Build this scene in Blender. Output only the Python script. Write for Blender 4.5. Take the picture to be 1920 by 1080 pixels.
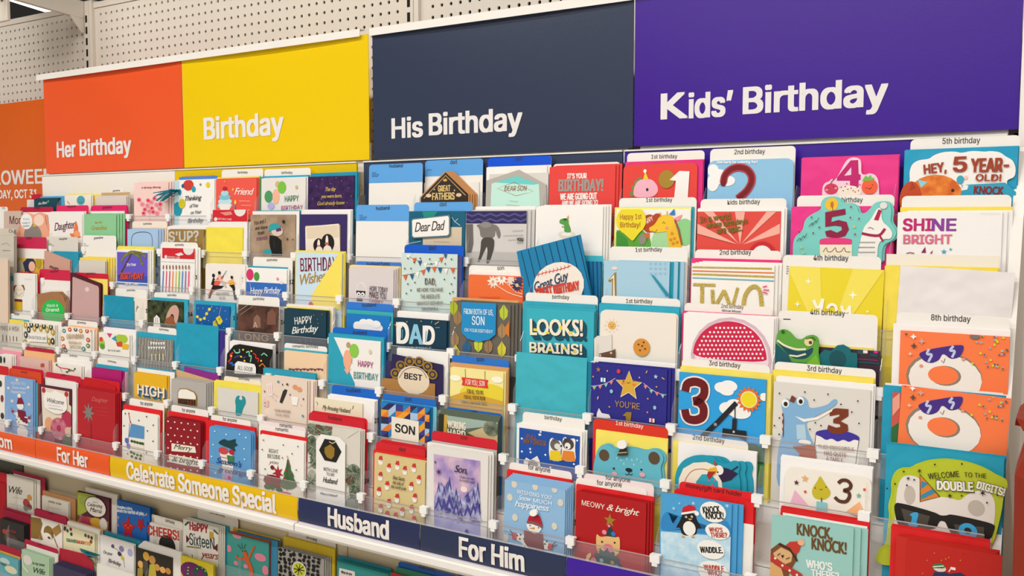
import bpy, math, random
from mathutils import Vector, Matrix
random.seed(7)
for o in list(bpy.data.objects): bpy.data.objects.remove(o)
SC = bpy.context.scene
COL = SC.collection
# ---------------------------------------------------------------- camera, world, lights, exposure
Z0 = 1.887                                   # height of the top edge of the section signs (m)
CAM = Vector((1.385, -1.5677, Z0 - 0.3874)); YAW = -0.5821; PIT = -0.0719; FPX = 1817.06
FW = Vector((math.sin(YAW)*math.cos(PIT), math.cos(YAW)*math.cos(PIT), math.sin(PIT)))
RT = Vector((math.cos(YAW), -math.sin(YAW), 0)); UP = RT.cross(FW)
cd = bpy.data.cameras.new('camera'); cam = bpy.data.objects.new('camera', cd); COL.objects.link(cam)
cam.matrix_world = Matrix(((RT.x, UP.x, -FW.x, CAM.x), (RT.y, UP.y, -FW.y, CAM.y), (RT.z, UP.z, -FW.z, CAM.z), (0, 0, 0, 1)))
cd.sensor_width = 36; cd.lens = FPX/1920*36; cd.clip_start = 0.02
SC.camera = cam
w = bpy.data.worlds.new('store_ambience'); SC.world = w; w.use_nodes = True
w.node_tree.nodes['Background'].inputs[0].default_value = (1.0, 0.97, 0.93, 1)
w.node_tree.nodes['Background'].inputs[1].default_value = 0.6
SC.view_settings.view_transform = 'Standard'; SC.view_settings.look = 'None'
SC.view_settings.exposure = -0.42; SC.view_settings.gamma = 1; SC.view_settings.use_curve_mapping = False
LAMPS = [(x_, y_) for x_ in (-1.6, 0.3, 2.2) for y_ in (-1.5, -3.2, -5.6, -8.2)]  # out of view; the two far lines are added to reflect in the signs
for i, (lx, ly) in enumerate(LAMPS):
    ld = bpy.data.lights.new('ceiling_lamp_light', 'AREA'); ld.shape = 'RECTANGLE'; ld.size = 1.5; ld.size_y = 0.14
    ld.energy = 36; ld.color = (1, 0.955, 0.9)
    lo = bpy.data.objects.new('ceiling_lamp_light', ld); COL.objects.link(lo); lo.location = (lx, ly, 3.28)

# ---------------------------------------------------------------- materials
def lin(c): return c/12.92 if c <= 0.04045 else ((c+0.055)/1.055)**2.4
def rgb(h):
    h = h.lstrip('#'); return tuple(lin(int(h[i:i+2], 16)/255) for i in (0, 2, 4)) + (1,)
MC = {}
def mat(h, rough=0.5, metal=0.0, kind='', h2=None):
    k = (h, rough, metal, kind, h2)
    if k in MC: return MC[k]
    m = bpy.data.materials.new((kind or 'paper') + '_' + h.lstrip('#')); m.use_nodes = True
    nt = m.node_tree; b = nt.nodes['Principled BSDF']
    b.inputs['Base Color'].default_value = rgb(h); b.inputs['Roughness'].default_value = rough
    b.inputs['Metallic'].default_value = metal; b.inputs['Specular IOR Level'].default_value = 0.35
    tc = nt.nodes.new('ShaderNodeTexCoord')
    def noise(scale, detail=2):
        n = nt.nodes.new('ShaderNodeTexNoise'); n.inputs['Scale'].default_value = scale; n.inputs['Detail'].default_value = detail
        nt.links.new(tc.outputs['Object'], n.inputs['Vector']); return n
    def ramp(src, c1, c2, a=0.35, z=0.65):
        r = nt.nodes.new('ShaderNodeValToRGB'); nt.links.new(src, r.inputs['Fac'])
        r.color_ramp.elements[0].position = a; r.color_ramp.elements[0].color = rgb(c1)
        r.color_ramp.elements[1].position = z; r.color_ramp.elements[1].color = rgb(c2)
        nt.links.new(r.outputs['Color'], b.inputs['Base Color'])
    def bump(n, s, d):
        u = nt.nodes.new('ShaderNodeBump'); u.inputs['Strength'].default_value = s; u.inputs['Distance'].default_value = d
        nt.links.new(n.outputs['Fac'], u.inputs['Height']); nt.links.new(u.outputs['Normal'], b.inputs['Normal'])
    if kind == 'clear':
        nt.nodes.remove(b); out = nt.nodes['Material Output']
        t = nt.nodes.new('ShaderNodeBsdfTransparent'); t.inputs[0].default_value = (0.995, 0.995, 1, 1)
        d = nt.nodes.new('ShaderNodeBsdfDiffuse'); d.inputs[0].default_value = (0.9, 0.9, 0.92, 1)
        g = nt.nodes.new('ShaderNodeBsdfGlossy'); g.inputs['Roughness'].default_value = 0.08
        x1 = nt.nodes.new('ShaderNodeMixShader'); x1.inputs[0].default_value = rough
        x2 = nt.nodes.new('ShaderNodeMixShader'); lw = nt.nodes.new('ShaderNodeLayerWeight'); f = nt.nodes.new('ShaderNodeMath'); f.operation = 'MULTIPLY_ADD'
        p4 = nt.nodes.new('ShaderNodeMath'); p4.operation = 'POWER'; p4.inputs[1].default_value = 4; nt.links.new(lw.outputs['Facing'], p4.inputs[0])
        nt.links.new(p4.outputs[0], f.inputs[0]); f.inputs[1].default_value = 0.2; f.inputs[2].default_value = 0.02
        nt.links.new(t.outputs[0], x1.inputs[1]); nt.links.new(d.outputs[0], x1.inputs[2])
        nt.links.new(f.outputs[0], x2.inputs[0]); nt.links.new(x1.outputs[0], x2.inputs[1]); nt.links.new(g.outputs[0], x2.inputs[2])
        nt.links.new(x2.outputs[0], out.inputs[0])
    elif kind == 'envelope': bump(noise(16, 2), 0.35, 0.02)
    elif kind == 'mottled': ramp(noise(60, 4).outputs['Fac'], h, h2)
    elif kind == 'cloudy': ramp(noise(22, 3).outputs['Fac'], h, h2)
    elif kind == 'glitter':
        v = nt.nodes.new('ShaderNodeTexVoronoi'); v.inputs['Scale'].default_value = 900
        nt.links.new(tc.outputs['Object'], v.inputs['Vector']); ramp(v.outputs['Distance'], h, h2, 0.2, 0.6)
    elif kind == 'grain':
        wv = nt.nodes.new('ShaderNodeTexWave'); wv.inputs['Scale'].default_value = 30; wv.inputs['Distortion'].default_value = 6
        nt.links.new(tc.outputs['Object'], wv.inputs['Vector']); ramp(wv.outputs['Fac'], h, h2, 0.1, 0.9)
    elif kind == 'steel': bump(noise(400, 2), 0.06, 0.002)
    else: bump(noise(250, 2), 0.05, 0.002)
    MC[k] = m; return m
def emit(h, s):
    m = bpy.data.materials.new('lit_diffuser'); m.use_nodes = True; b = m.node_tree.nodes['Principled BSDF']
    b.inputs['Emission Color'].default_value = rgb(h); b.inputs['Emission Strength'].default_value = s; return m
SP = {}      # named special inks
def ink(c):
    if c in SP: return SP[c]
    return mat(c)
SP['gold'] = mat('#b8943c', 0.35, 0.6); SP['silver'] = mat('#b4b0a8', 0.3, 0.7)
SP['glit'] = mat('#7a6118', 0.4, 0.3, 'glitter', '#e0c668'); SP['galaxy'] = mat('#241a42', 0.4, 0, 'mottled', '#4a2560')
SP['wood'] = mat('#77756f', 0.5, 0, 'grain', '#99968f'); SP['foil'] = mat('#2f9fb4', 0.2, 0.7)
SP['photo'] = mat('#8e7660', 0.5, 0, 'cloudy', '#b39a80'); SP['night'] = mat('#17160f', 0.5, 0, 'mottled', '#4a5530')
SP['lilac'] = mat('#8d78c0', 0.5, 0, 'cloudy', '#e3c3cc'); SP['pines'] = mat('#3f3f86', 0.5, 0, 'mottled', '#c3c3e4')
SP['snow'] = mat('#8f90c8', 0.5, 0, 'cloudy', '#b9b4dc'); SP['rose'] = mat('#a84460', 0.5, 0, 'mottled', '#d68a98')
SP['moss'] = mat('#3d4a38', 0.5, 0, 'mottled', '#8d9680'); SP['bloom'] = mat('#7a2f3c', 0.5, 0, 'mottled', '#c7a83f')
SP['movie'] = mat('#2a1c18', 0.4, 0, 'cloudy', '#6b4436'); SP['leafy'] = mat('#5a5f2a', 0.5, 0, 'mottled', '#8d9045')
SP['orangepeel'] = mat('#d2601a', 0.4, 0, 'mottled', '#ef8f35'); SP['frost'] = mat('#a9d2e6', 0.5, 0, 'mottled', '#d2e8f2')

# ---------------------------------------------------------------- mesh helpers
def obj(name, verts, faces, m, parent=None, M=None, smooth=False):
    me = bpy.data.meshes.new(name); me.from_pydata(verts, [], faces); me.update()
    if smooth:
        for p in me.polygons: p.use_smooth = True
    return omesh(name, me, m, parent, M)
def omesh(name, me, m, parent=None, M=None):
    if m and not me.materials: me.materials.append(m)
    o = bpy.data.objects.new(name, me); COL.objects.link(o)
    if parent: o.parent = parent
    if M is not None: o.matrix_local = M
    return o
def empty(name, loc):
    o = bpy.data.objects.new(name, None); COL.objects.link(o); o.location = loc; o.empty_display_size = 0.05
    return o
def tag(o, label, cat, group=None, kind=None):
    if label: o['label'] = label
    if cat: o['category'] = cat
    if group: o['group'] = group
    if kind: o['kind'] = kind
    return o
BOXF = [(0, 3, 2, 1), (4, 5, 6, 7), (0, 1, 5, 4), (1, 2, 6, 5), (2, 3, 7, 6), (3, 0, 4, 7)]
def boxv(x0, x1, y0, y1, z0, z1):
    return [(x0, y0, z0), (x1, y0, z0), (x1, y1, z0), (x0, y1, z0), (x0, y0, z1), (x1, y0, z1), (x1, y1, z1), (x0, y1, z1)]
def box(name, x0, x1, y0, y1, z0, z1, m, parent=None, bev=0):
    if parent: 
        l = parent.location; x0 -= l.x; x1 -= l.x; y0 -= l.y; y1 -= l.y; z0 -= l.z; z1 -= l.z
    o = obj(name, boxv(x0, x1, y0, y1, z0, z1), BOXF, m, parent)
    if bev:
        b = o.modifiers.new('bevel', 'BEVEL'); b.width = bev; b.segments = 2
    return o
def boxes(name, lst, m, parent=None):
    V = []; F = []; l = parent.location if parent else Vector()
    for (x0, x1, y0, y1, z0, z1) in lst:
        n = len(V); V += boxv(x0-l.x, x1-l.x, y0-l.y, y1-l.y, z0-l.z, z1-l.z); F += [tuple(i+n for i in f) for f in BOXF]
    return obj(name, V, F, m, parent)
def prism(pts, a0, a1, axis='x'):
    """extrude a closed 2-D outline; axis x: pts are (y, z); axis z: pts are (x, y)"""
    n = len(pts)
    if axis == 'x': V = [(a0, p[0], p[1]) for p in pts] + [(a1, p[0], p[1]) for p in pts]
    else: V = [(p[0], p[1], a0) for p in pts] + [(p[0], p[1], a1) for p in pts]
    F = [tuple(range(n-1, -1, -1)), tuple(range(n, 2*n))] + [(i, (i+1) % n, n+(i+1) % n, n+i) for i in range(n)]
    return V, F
def pris(name, pts, a0, a1, m, parent=None, axis='x'):
    if parent:
        l = parent.location
        if axis == 'x': pts = [(p[0]-l.y, p[1]-l.z) for p in pts]; a0 -= l.x; a1 -= l.x
    V, F = prism(pts, a0, a1, axis); return obj(name, V, F, m, parent)
def tube(name, pts, r, m, parent=None, seg=8):
    V = []; F = []; P = [Vector(p) for p in pts]
    if parent: P = [p - parent.location for p in P]
    for i, p in enumerate(P):
        d = (P[min(i+1, len(P)-1)] - P[max(i-1, 0)]).normalized(); a = d.orthogonal().normalized(); b = d.cross(a)
        V += [tuple(p + a*r*math.cos(t) + b*r*math.sin(t)) for t in [2*math.pi*k/seg for k in range(seg)]]
    for i in range(len(P)-1):
        for k in range(seg): F.append((i*seg+k, i*seg+(k+1) % seg, (i+1)*seg+(k+1) % seg, (i+1)*seg+k))
    F += [tuple(range(seg-1, -1, -1)), tuple(range(len(V)-seg, len(V)))]
    return obj(name, V, F, m, parent, smooth=True)

# ---------------------------------------------------------------- measuring: a reading in a view of the photograph -> a point on a known plane of the place
CR = {'c1': (0, 0, 2.7), 'c2': (660, 0, 3.483), 'c3': (1150, 0, 2.4545), 'c4': (0, 300, 4.155), 'c5': (0, 500, 4.155), 'c6': (0, 650, 4.32),
      'c7': (0, 830, 4.32), 'c8': (200, 300, 3.856), 'c9': (200, 500, 3.856), 'c10': (200, 700, 3.856), 'c11': (280, 900, 3.31),
      'c12': (620, 270, 3.4286), 'c13': (520, 460, 3.1767), 'c14': (560, 700, 3.1768), 'c15': (1080, 250, 4.319), 'c16': (1460, 240, 4.0),
      'c17': (960, 440, 3.692), 'c18': (1420, 450, 3.724), 'c19': (940, 640, 3.692), 'c20': (1400, 650, 3.692), 'c21': (900, 820, 3.692),
      'c22': (1400, 820, 3.692), 'p': (0, 0, 1.0)}
cur = CR['p']
def ray(x, y):
    u = cur[0] + x/cur[2]; v = cur[1] + y/cur[2]
    return FW + RT*((u-960)/FPX) + UP*((540-v)/FPX)
def hit(x, y, P, N):
    d = ray(x, y); return CAM + d*((P-CAM).dot(N)/d.dot(N))
def at(u, v, Y):
    global cur; k = cur; cur = CR['p']; r = hit(u, v, Vector((0, Y, 0)), Vector((0, 1, 0))); cur = k; return r

# ---------------------------------------------------------------- rack layout
PIT_X = 0.1524                                # pocket pitch (six inches)
def rowy(r): return -0.0511 - 0.0266*(min(r, 6)-1) - (0.0285 if r >= 7 else 0)
def rowz(r): return Z0 - 0.3823 - 0.084*(min(r, 6)-1) - (0.1115 if r >= 7 else 0)
def rowfloor(r): return rowz(r) - (0.070 if r == 7 else 0.100)
WHITE = mat('#efebe4', 0.45, 0, 'steel'); CREAM = mat('#e6ddd0', 0.5, 0, 'steel'); DARK = mat('#17130f', 0.8)
CLEAR = mat('#f4f6f8', 0.065, 0, 'clear'); CLIP = mat('#f6f5f2', 0.35); DIVM = mat('#f4f6f8', 0.10, 0, 'clear')
TEXTS = []
# ---------------------------------------------------------------- floor, ceiling, gondola wall
tag(box('floor', -8, 8, -12, 0.6, -0.05, 0, mat('#b9b2a8', 0.4)), 'pale polished store floor', None, None, 'structure')
tag(box('ceiling', -30, 14, -14, 40, 3.5, 3.55, mat('#1c1a18', 0.9)), 'dark open store ceiling', None, None, 'structure')
YW = 0.141; PX_ = 0.0250; PZ_ = 0.0238
def pegboard(name, x0, x1, z0, z1, hx0, hz1, nx, nz, label):
    """a sheet with real round holes: one cell of pitch size per hole, borders filled"""
    V = []; F = []
    def v(x, y, z): V.append((x, y, z)); return len(V)-1
    r = 0.0041; K = 8
    cx0 = hx0 - PX_/2; cz1 = hz1 + PZ_/2; cx1 = cx0 + nx*PX_; cz0 = cz1 - nz*PZ_
    for i in range(nx):
        for j in range(nz):
            x = hx0 + i*PX_; z = hz1 - j*PZ_
            ring = [v(x + r*math.cos(2*math.pi*(k+.5)/K), YW, z + r*math.sin(2*math.pi*(k+.5)/K)) for k in range(K)]
            back = [v(x + r*math.cos(2*math.pi*(k+.5)/K), YW+0.004, z + r*math.sin(2*math.pi*(k+.5)/K)) for k in range(K)]
            a = [v(x+PX_/2, YW, z+PZ_/2), v(x-PX_/2, YW, z+PZ_/2), v(x-PX_/2, YW, z-PZ_/2), v(x+PX_/2, YW, z-PZ_/2)]
            for q in range(4):
                k = 2*q; F.append((a[q], ring[k+1], ring[k])); F.append((a[q], ring[(k+2) % K], ring[k+1])); F.append((a[q], a[(q+1) % 4], ring[(k+2) % K]))
            for k in range(K): F.append((ring[k], ring[(k+1) % K], back[(k+1) % K], back[k]))
    for (a0, a1, b0, b1) in ((x0, cx0, z0, z1), (cx1, x1, z0, z1), (cx0, cx1, cz1, z1), (cx0, cx1, z0, cz0)):
        if a1 > a0 and b1 > b0: F.append((v(a0, YW, b0), v(a1, YW, b0), v(a1, YW, b1), v(a0, YW, b1)))
    o = obj(name, V, F, CREAM); return o
root = empty('pegboard_wall', (0, YW, 1.0)); tag(root, 'cream perforated pegboard wall with slotted uprights behind the signs', None, None, 'structure')
ZT = 2.117
for nm, x0, x1 in (('pegboard_panel', -2.44, -1.215), ('pegboard_panel', -1.175, -0.02), ('pegboard_panel', 0.02, 1.235)):
    nx = int((x1-x0-0.02)/PX_); nz = 30
    o = pegboard(nm, x0, x1, 0.3, ZT-0.017, (x0+x1)/2 - (nx-1)*PX_/2, 2.081, nx, nz, ''); o.parent = root; o.matrix_parent_inverse = Matrix.Translation(-root.location)
    box('top_trim', x0, x1, YW-0.003, YW+0.02, ZT-0.016, ZT, CREAM, root)
box('backing_board', -2.44, 1.235, YW+0.035, YW+0.045, 0.3, ZT-0.005, DARK, root)
def upright(X):
    p = box('upright', X-0.020, X+0.020, YW-0.010, YW+0.03, 0.02, ZT+0.006, CREAM, root)
    boxes('slot', [(X-0.011, X-0.003, YW-0.0108, YW-0.0102, ZT-0.035-0.032*k-0.020, ZT-0.035-0.032*k) for k in range(18)], DARK, root)
    box('seam_strip', X+0.004, X+0.007, YW-0.0125, YW-0.0101, 0.1, ZT+0.004, CREAM, root)
for X in (-1.195, 0.0, 1.235): upright(X)
# arm of the top shelf, fixed to the far upright, and the end of the next one
t = empty('shelf_bracket', (-1.2, YW-0.011, 2.08)); tag(t, 'cream steel shelf arm sticking out from the far slotted upright', 'bracket')
pris('arm', [(0.129, 2.122), (0.129, 2.0735), (-0.44, 2.125), (-0.45, 2.19), (-0.2, 2.16)], -1.214, -1.209, CREAM, t)
pris('gusset', [(0.1285, 2.0733), (0.1285, 2.034), (0.120, 2.034), (0.085, 2.0773)], -1.2135, -1.2095, CREAM, t)
pris('arm_lip', [(0.10, 2.0762), (-0.43, 2.1241), (-0.43, 2.128), (0.10, 2.080)], -1.228, -1.2142, CREAM, t)
t = empty('shelf_upstand', (-1.50, -0.10, 2.2)); tag(t, 'cream metal shelf end with a screw at the upper left corner', 'shelf end')
cur = CR['p']; a = at(13.5, 38, -0.1)
box('plate', a.x-0.25, a.x, -0.10, -0.09, a.z, a.z+0.30, CREAM, t, 0.002)
box('screw', a.x-0.026, a.x-0.016, -0.102, -0.1005, a.z+0.052, a.z+0.062, mat('#8d8578', 0.4, 0.6), t, 0.002)
# ceiling lamps: unseen fixtures over the aisle (far lines added) plus the strip seen at the upper left
def lamp(name, x0, x1, y0, y1, z, label, grp):
    t = empty(name, ((x0+x1)/2, (y0+y1)/2, z+0.03)); tag(t, label, 'lamp', grp)
    box('housing', x0-0.02, x1+0.02, y0-0.02, y1+0.02, z+0.012, z+0.06, WHITE, t)
    box('diffuser', x0, x1, y0, y1, z, z+0.0115, LIT, t)
    box('hanger', (x0+x1)/2-0.008, (x0+x1)/2+0.008, (y0+y1)/2-0.008, (y0+y1)/2+0.008, z+0.06, 3.5, WHITE, t)
LIT = emit('#fff6e8', 6)
for i, (lx, ly) in enumerate(LAMPS):
    lamp('linear_lamp', lx-0.75, lx+0.75, ly-0.07, ly+0.07, 3.30, 'unseen linear ceiling lamp, %s along the aisle in the %s line' % (('first', 'second', 'third')[i//4], ('nearest', 'second', 'third', 'farthest')[i % 4]), 'linear lamps over the aisle')
def on_z(u, v, z):
    d = ray(u, v); return CAM + d*((z-CAM.z)/d.z)
P1 = on_z(98, 21.5, 3.3); P2 = on_z(24, -2, 3.3); mid = (P1+P2)/2; hl = (P2-P1).length/2
t = empty('far_strip_lamp', (0, 0, 0)); tag(t, 'bright white strip lamp on the dark ceiling beyond the pegboard', 'lamp')
dr = (P2-P1).normalized(); t.matrix_world = Matrix.Translation(mid) @ Matrix.Rotation(math.atan2(dr.y, dr.x), 4, 'Z')
obj('housing', boxv(-hl-.03, hl+.03, -.10, .10, .012, .08), BOXF, WHITE, t); obj('diffuser', boxv(-hl, hl, -.08, .08, 0, .0115), BOXF, LIT, t); obj('hanger', boxv(-.01, .01, -.01, .01, .08, .2), BOXF, WHITE, t)

# ---------------------------------------------------------------- printed lettering (made from text at the end)
def put_text(parent, text, L, R, U, col, style='', z=0.0008, name='lettering'):
    """L, R: local 2-D ends of the base line, U: local height of capitals"""
    TEXTS.append((parent, text, Vector(L), Vector(R), U, col, style, z, name))
def frame_M(P, ex, ey):
    n = ex.cross(ey); return Matrix(((ex.x, ey.x, n.x, P.x), (ex.y, ey.y, n.y, P.y), (ex.z, ey.z, n.z, P.z), (0, 0, 0, 1)))

# ---------------------------------------------------------------- section signs
def sign(name, X0, X1, Zb, Zt, Y, panels, rail, label):
    """sheets that bow a little, each (x0, x1, colour); a white channel along the top"""
    t = empty(name, ((X0+X1)/2, Y, Zb)); tag(t, label, 'sign')
    for (a, b, c) in panels:
        V = []; F = []; n = 14; mrows = 8
        for j in range(mrows+1):
            for i in range(n+1):
                s = i/n; q = j/mrows
                bow = 0.004*math.sin(math.pi*s)*q*q
                V.append((a+(b-a)*s-t.location.x, bow, Zb+(Zt-Zb)*q-t.location.z))
        m = len(V); V += [(x, y+0.0012, z) for x, y, z in V]
        for j in range(mrows):
            for i in range(n):
                k = j*(n+1)+i; F.append((k, k+1, k+n+2, k+n+1)); F.append((m+k, m+k+n+1, m+k+n+2, m+k+1))
        ed = [i for i in range(n)]; 
        for i in range(n):
            F.append((i+1, i, m+i, m+i+1)); k = mrows*(n+1)+i; F.append((k, k+1, m+k+1, m+k))
        for j in range(mrows):
            k = j*(n+1); F.append((k, k+n+1, m+k+n+1, m+k)); k += n; F.append((k+n+1, k, m+k, m+k+n+1))
        obj('sign_sheet', V, F, mat(c, 0.3), t, smooth=False)
    if rail:
        pris('top_channel', [(Y+0.010, Zt+0.012), (Y-0.006, Zt+0.012), (Y-0.007, Zt-0.004), (Y-0.0055, Zt-0.004), (Y-0.005, Zt+0.0105), (Y+0.010, Zt+0.0105)], rail[0], rail[1], WHITE, t)
    return t
def sign_text(t, text, x0, y0, x1, y1, h, col='#ece8e6', style='b', Y=0.0):
    l = t.location; A = at(x0, y0, Y); B = at(x1, y1, Y); H = at(x0, y0-h, Y)
    p = empty('text_frame', (0, 0, 0)); COL.objects.unlink(p); bpy.data.objects.remove(p)
    TEXTS.append((t, text, Vector((A.x-l.x, A.z-l.z)), Vector((B.x-l.x, A.z-l.z)), H.z-A.z, col, style, -0.0006, 'lettering_upright'))
ZS = 1.6238
cur = CR['p']
s = sign('birthday_sign', -1.212, -0.010, ZS, Z0, 0, [(-1.212, -0.618, '#ec5a2a'), (-0.616, -0.010, '#efca00')], (-1.235, -0.028), 'orange and yellow sign reading Her Birthday and Birthday')
sign_text(s, 'Her', 108, 295, 142, 292, 28); sign_text(s, 'Birthday', 151, 292, 246, 287, 29); sign_text(s, 'Birthday', 384, 261, 531, 248, 39)
s = sign('his_birthday_sign', 0.0015, 0.610, ZS+0.0005, Z0-0.002, 0, [(0.0015, 0.610, '#303a52')], (-0.001, 0.611), 'dark navy sign with white lettering His Birthday')
sign_text(s, 'His', 736, 259, 792, 255, 36); sign_text(s, 'Birthday', 806, 253, 978, 240, 39)
s = sign('kids_birthday_sign', 0.6125, 1.221, ZS+0.003, Z0+0.002, 0, [(0.6125, 1.221, '#3d1190')], (0.613, 1.222), 'purple sign with white lettering Kids Birthday')
sign_text(s, 'K', 1241, 223, 1288, 220, 46, style='bf'); sign_text(s, "ids\u2019", 1293, 221, 1372, 214, 45); sign_text(s, 'Birthday', 1395, 213, 1662, 194, 48)
s = sign('halloween_sign', -2.25, -1.235, 1.515, 1.845, 0.06, [(-2.25, -1.235, '#da6018')], None, 'orange Halloween sign at the left edge with a date below')
A = at(4, 346, 0.06); B = at(79, 343, 0.06); k_ = (B.x-A.x)/4.15; l = s.location
TEXTS.append((s, 'HALLOWEEN', Vector((A.x-3.75*k_-l.x, A.z-l.z)), Vector((B.x+1.1*k_-l.x, A.z-l.z)), at(4, 321, 0.06).z-A.z, '#e6dcd8', 'B', -0.0006, 'lettering_upright'))
A = at(0, 372, 0.06); B = at(70, 370, 0.06)
TEXTS.append((s, 'SUNDAY, OCT 31', Vector((B.x-1.38*(B.x-A.x)-l.x, A.z-l.z)), Vector((B.x-l.x, A.z-l.z)), at(0, 357, 0.06).z-A.z, '#ece4de', 'B', -0.0006, 'lettering_upright'))

# ---------------------------------------------------------------- card racks
def rack(name, c0, c1, panels, label):
    X0 = c0*PIT_X; X1 = c1*PIT_X
    t = empty(name, ((X0+X1)/2, -0.02, rowfloor(7))); tag(t, label, 'rack')
    for (a, b, c) in panels:
        box('header_panel', a, b, -0.0205, -0.016, 1.40, 1.6165, mat(c, 0.4), t)
        box('header_ledge', a, b, -0.0225, -0.012, 1.6168, 1.6195, WHITE, t)
    box('gap_backing', X0+0.012, X1-0.012, 0.0065, 0.0085, 1.55, 1.66, WHITE, t)
    for r in range(1, 8):
        y = rowy(r); f = rowfloor(r); z = rowz(r); yb = (rowy(r-1) if r > 1 else -0.0225)
        boxes('step', [(X0+0.001, X1-0.001, y+0.0005, yb-0.0012, f-0.003, f), (X0+0.001, X1-0.001, yb-0.0022, yb-0.0012, f, (rowfloor(r-1)-0.0032) if r > 1 else 1.42)], WHITE, t)
        boxes('front_lip', [(X0+0.001, X1-0.001, y-0.0012, y, z-0.036, z)], CLEAR, t)
        boxes('lip_wire', [(X0+0.001, X1-0.001, y-0.0017, y-0.0013, z-0.0008, z+0.0008)], mat('#b9b4b0', 0.3, 0.4), t)
        for c in range(c0, c1+1):
            if c == c1: continue
            X = c*PIT_X; jit = random.uniform(-0.004, 0.004) if r < 7 else 0
            X = max(X0+0.001, min(X1-(0.0105 if c1 == 8 else 0.001), X+jit))
            sh = 0.012 if -8 < c <= -4 else 0.0
            d = pris('divider', [(y-0.0022, z-0.038), (y-0.0022, z+0.004), (y-0.001, z+0.030), (y+0.009, z+0.046), (y+0.022, z+0.044), (y+0.0235, z+0.03), (y+0.0235, z-0.038)], X-0.0006-sh, X+0.0006-sh, DIVM, t)
            l = t.location
            V = []; F = []
            for (x0, x1, y0, y1, z0, z1) in ((X-0.008, X+0.008, y-0.0075, y-0.0024, z-0.007, z+0.0055), (X-0.008, X+0.008, y-0.0024, y+0.0032, z+0.002, z+0.0055), (X-0.0045, X+0.0045, y-0.0072, y-0.0030, z-0.0125, z-0.0072)):
                n = len(V); V += boxv(x0-l.x, x1-l.x, y0-l.y, y1-l.y, z0-l.z, z1-l.z); F += [tuple(i+n for i in q) for q in BOXF]
            if not ((r == 1 and c > -3) or (r in (2, 3) and c >= 3)): obj('clip', V, F, CLIP, d)
            DIVS[(r, c)] = (d, X, y, z, t)
    zf = rowfloor(7)
    box('shelf_deck', X0+0.001, X1-0.001, -0.2255, -0.0225, zf-0.030, zf-0.0032, WHITE, t)
    pris('shelf_edge', [(-0.2256, zf-0.003), (-0.2415, zf-0.003), (-0.2435, zf-0.006), (-0.2435, zf-0.017), (-0.241, zf-0.020), (-0.2256, zf-0.020)], X0+0.0015, X1-0.0015, WHITE, t)
    return t
DIVS = {}
rack('card_rack', -8, 0, [(-1.20, -0.6265, '#f2ece2'), (-0.6255, -0.028, '#e6c300')], 'seven tier card rack under the orange and yellow signs')
rack('card_rack', 0, 4, [(-0.008, 0.600, '#333f5a')], 'seven tier card rack under the navy sign')
rack('card_rack', 4, 8, [(0.6045, 1.2095, '#3d1a98')], 'seven tier card rack under the purple sign')
# numbers printed on the dividers
for (r, c, s) in ((3, -4, '9'), (3, -3, '10'), (3, -2, '11'), (3, -1, '12'), (3, -5, '12'), (4, -4, '13'), (4, -3, '14'), (4, -2, '15'), (4, -1, '16'), (5, -4, '17'), (5, -6, '19'), (5, -5, '20'), (6, -1, '24'), (6, 1, '22'), (7, 1, '26'), (7, 4, '28')):
    if (r, c) in DIVS:
        d, X, y, z, t = DIVS[(r, c)]; l = t.location
        TEXTS.append((d, s, Vector((y+0.006-l.y, z+0.022-l.z)), Vector((y+0.006+0.006*len(s)-l.y, z+0.022-l.z)), 0.009, '#2a2624', 'b', X+0.0009-l.x, 'number_side'))
# end panel of the rack and the white panel past it
t = empty('end_panel', (1.232, -0.1, 0.0)); tag(t, 'white metal end panel closing the right side of the purple rack', 'panel')
pris('panel_sheet', [(YW-0.012, 0.02), (YW-0.012, 1.98), (0.0, 1.98), (-0.012, 1.60), (-0.060, 1.50), (-0.195, 1.00), (-0.235, 0.95), (-0.235, 0.02)], 1.2225, 1.2375, WHITE, t)
box('upright_post', 1.2376, 1.262, -0.004, 0.10, 0.02, 2.05, CREAM, t)
tag(box('wall_right', 1.27, 2.9, 0.02, 0.03, 0.02, 2.1, mat('#a8977c', 0.5)), 'beige display wall past the end of the racks', None, None, 'structure')
t = empty('red_gift_bag', (1.412, -0.28, 0.0)); tag(t, 'red paper bag with crumpled top at the right edge', 'bag')
V = []; F = []; n = 24
prof = [(0.0, 0.0), (0.55, 0.004), (0.9, -0.002), (1.21, 0.003), (1.262, -0.010), (1.272, 0.004)]
for j, (z, k) in enumerate(prof):
    for i in range(n):
        a = 2*math.pi*i/n; ca, sa = math.cos(a), math.sin(a)
        sx = math.copysign(abs(ca)**0.25, ca)*(0.145+k); sy = math.copysign(abs(sa)**0.25, sa)*(0.09+k)
        V.append((sx+random.uniform(-.002, .002)*(j > 2), sy+random.uniform(-.002, .002)*(j > 2), z+random.uniform(-.008, .008)*(j > 3)))
for j in range(len(prof)-1):
    for i in range(n): F.append((j*n+i, j*n+(i+1) % n, (j+1)*n+(i+1) % n, (j+1)*n+i))
F.append(tuple(range(n-1, -1, -1))); F.append(tuple(range(len(V)-n, len(V))))
obj('bag_body', V, F, mat('#8f2a12', 0.5, 0, 'envelope'), t)
for s_ in (-1, 1): tube('bag_handle', [(1.412-0.05, -0.28+s_*0.06, 1.268), (1.412-0.04, -0.28+s_*0.06, 1.270), (1.412, -0.28+s_*0.06, 1.271), (1.412+0.04, -0.28+s_*0.06, 1.270), (1.412+0.05, -0.28+s_*0.06, 1.268)], 0.003, mat('#8d2410'), t)

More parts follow.
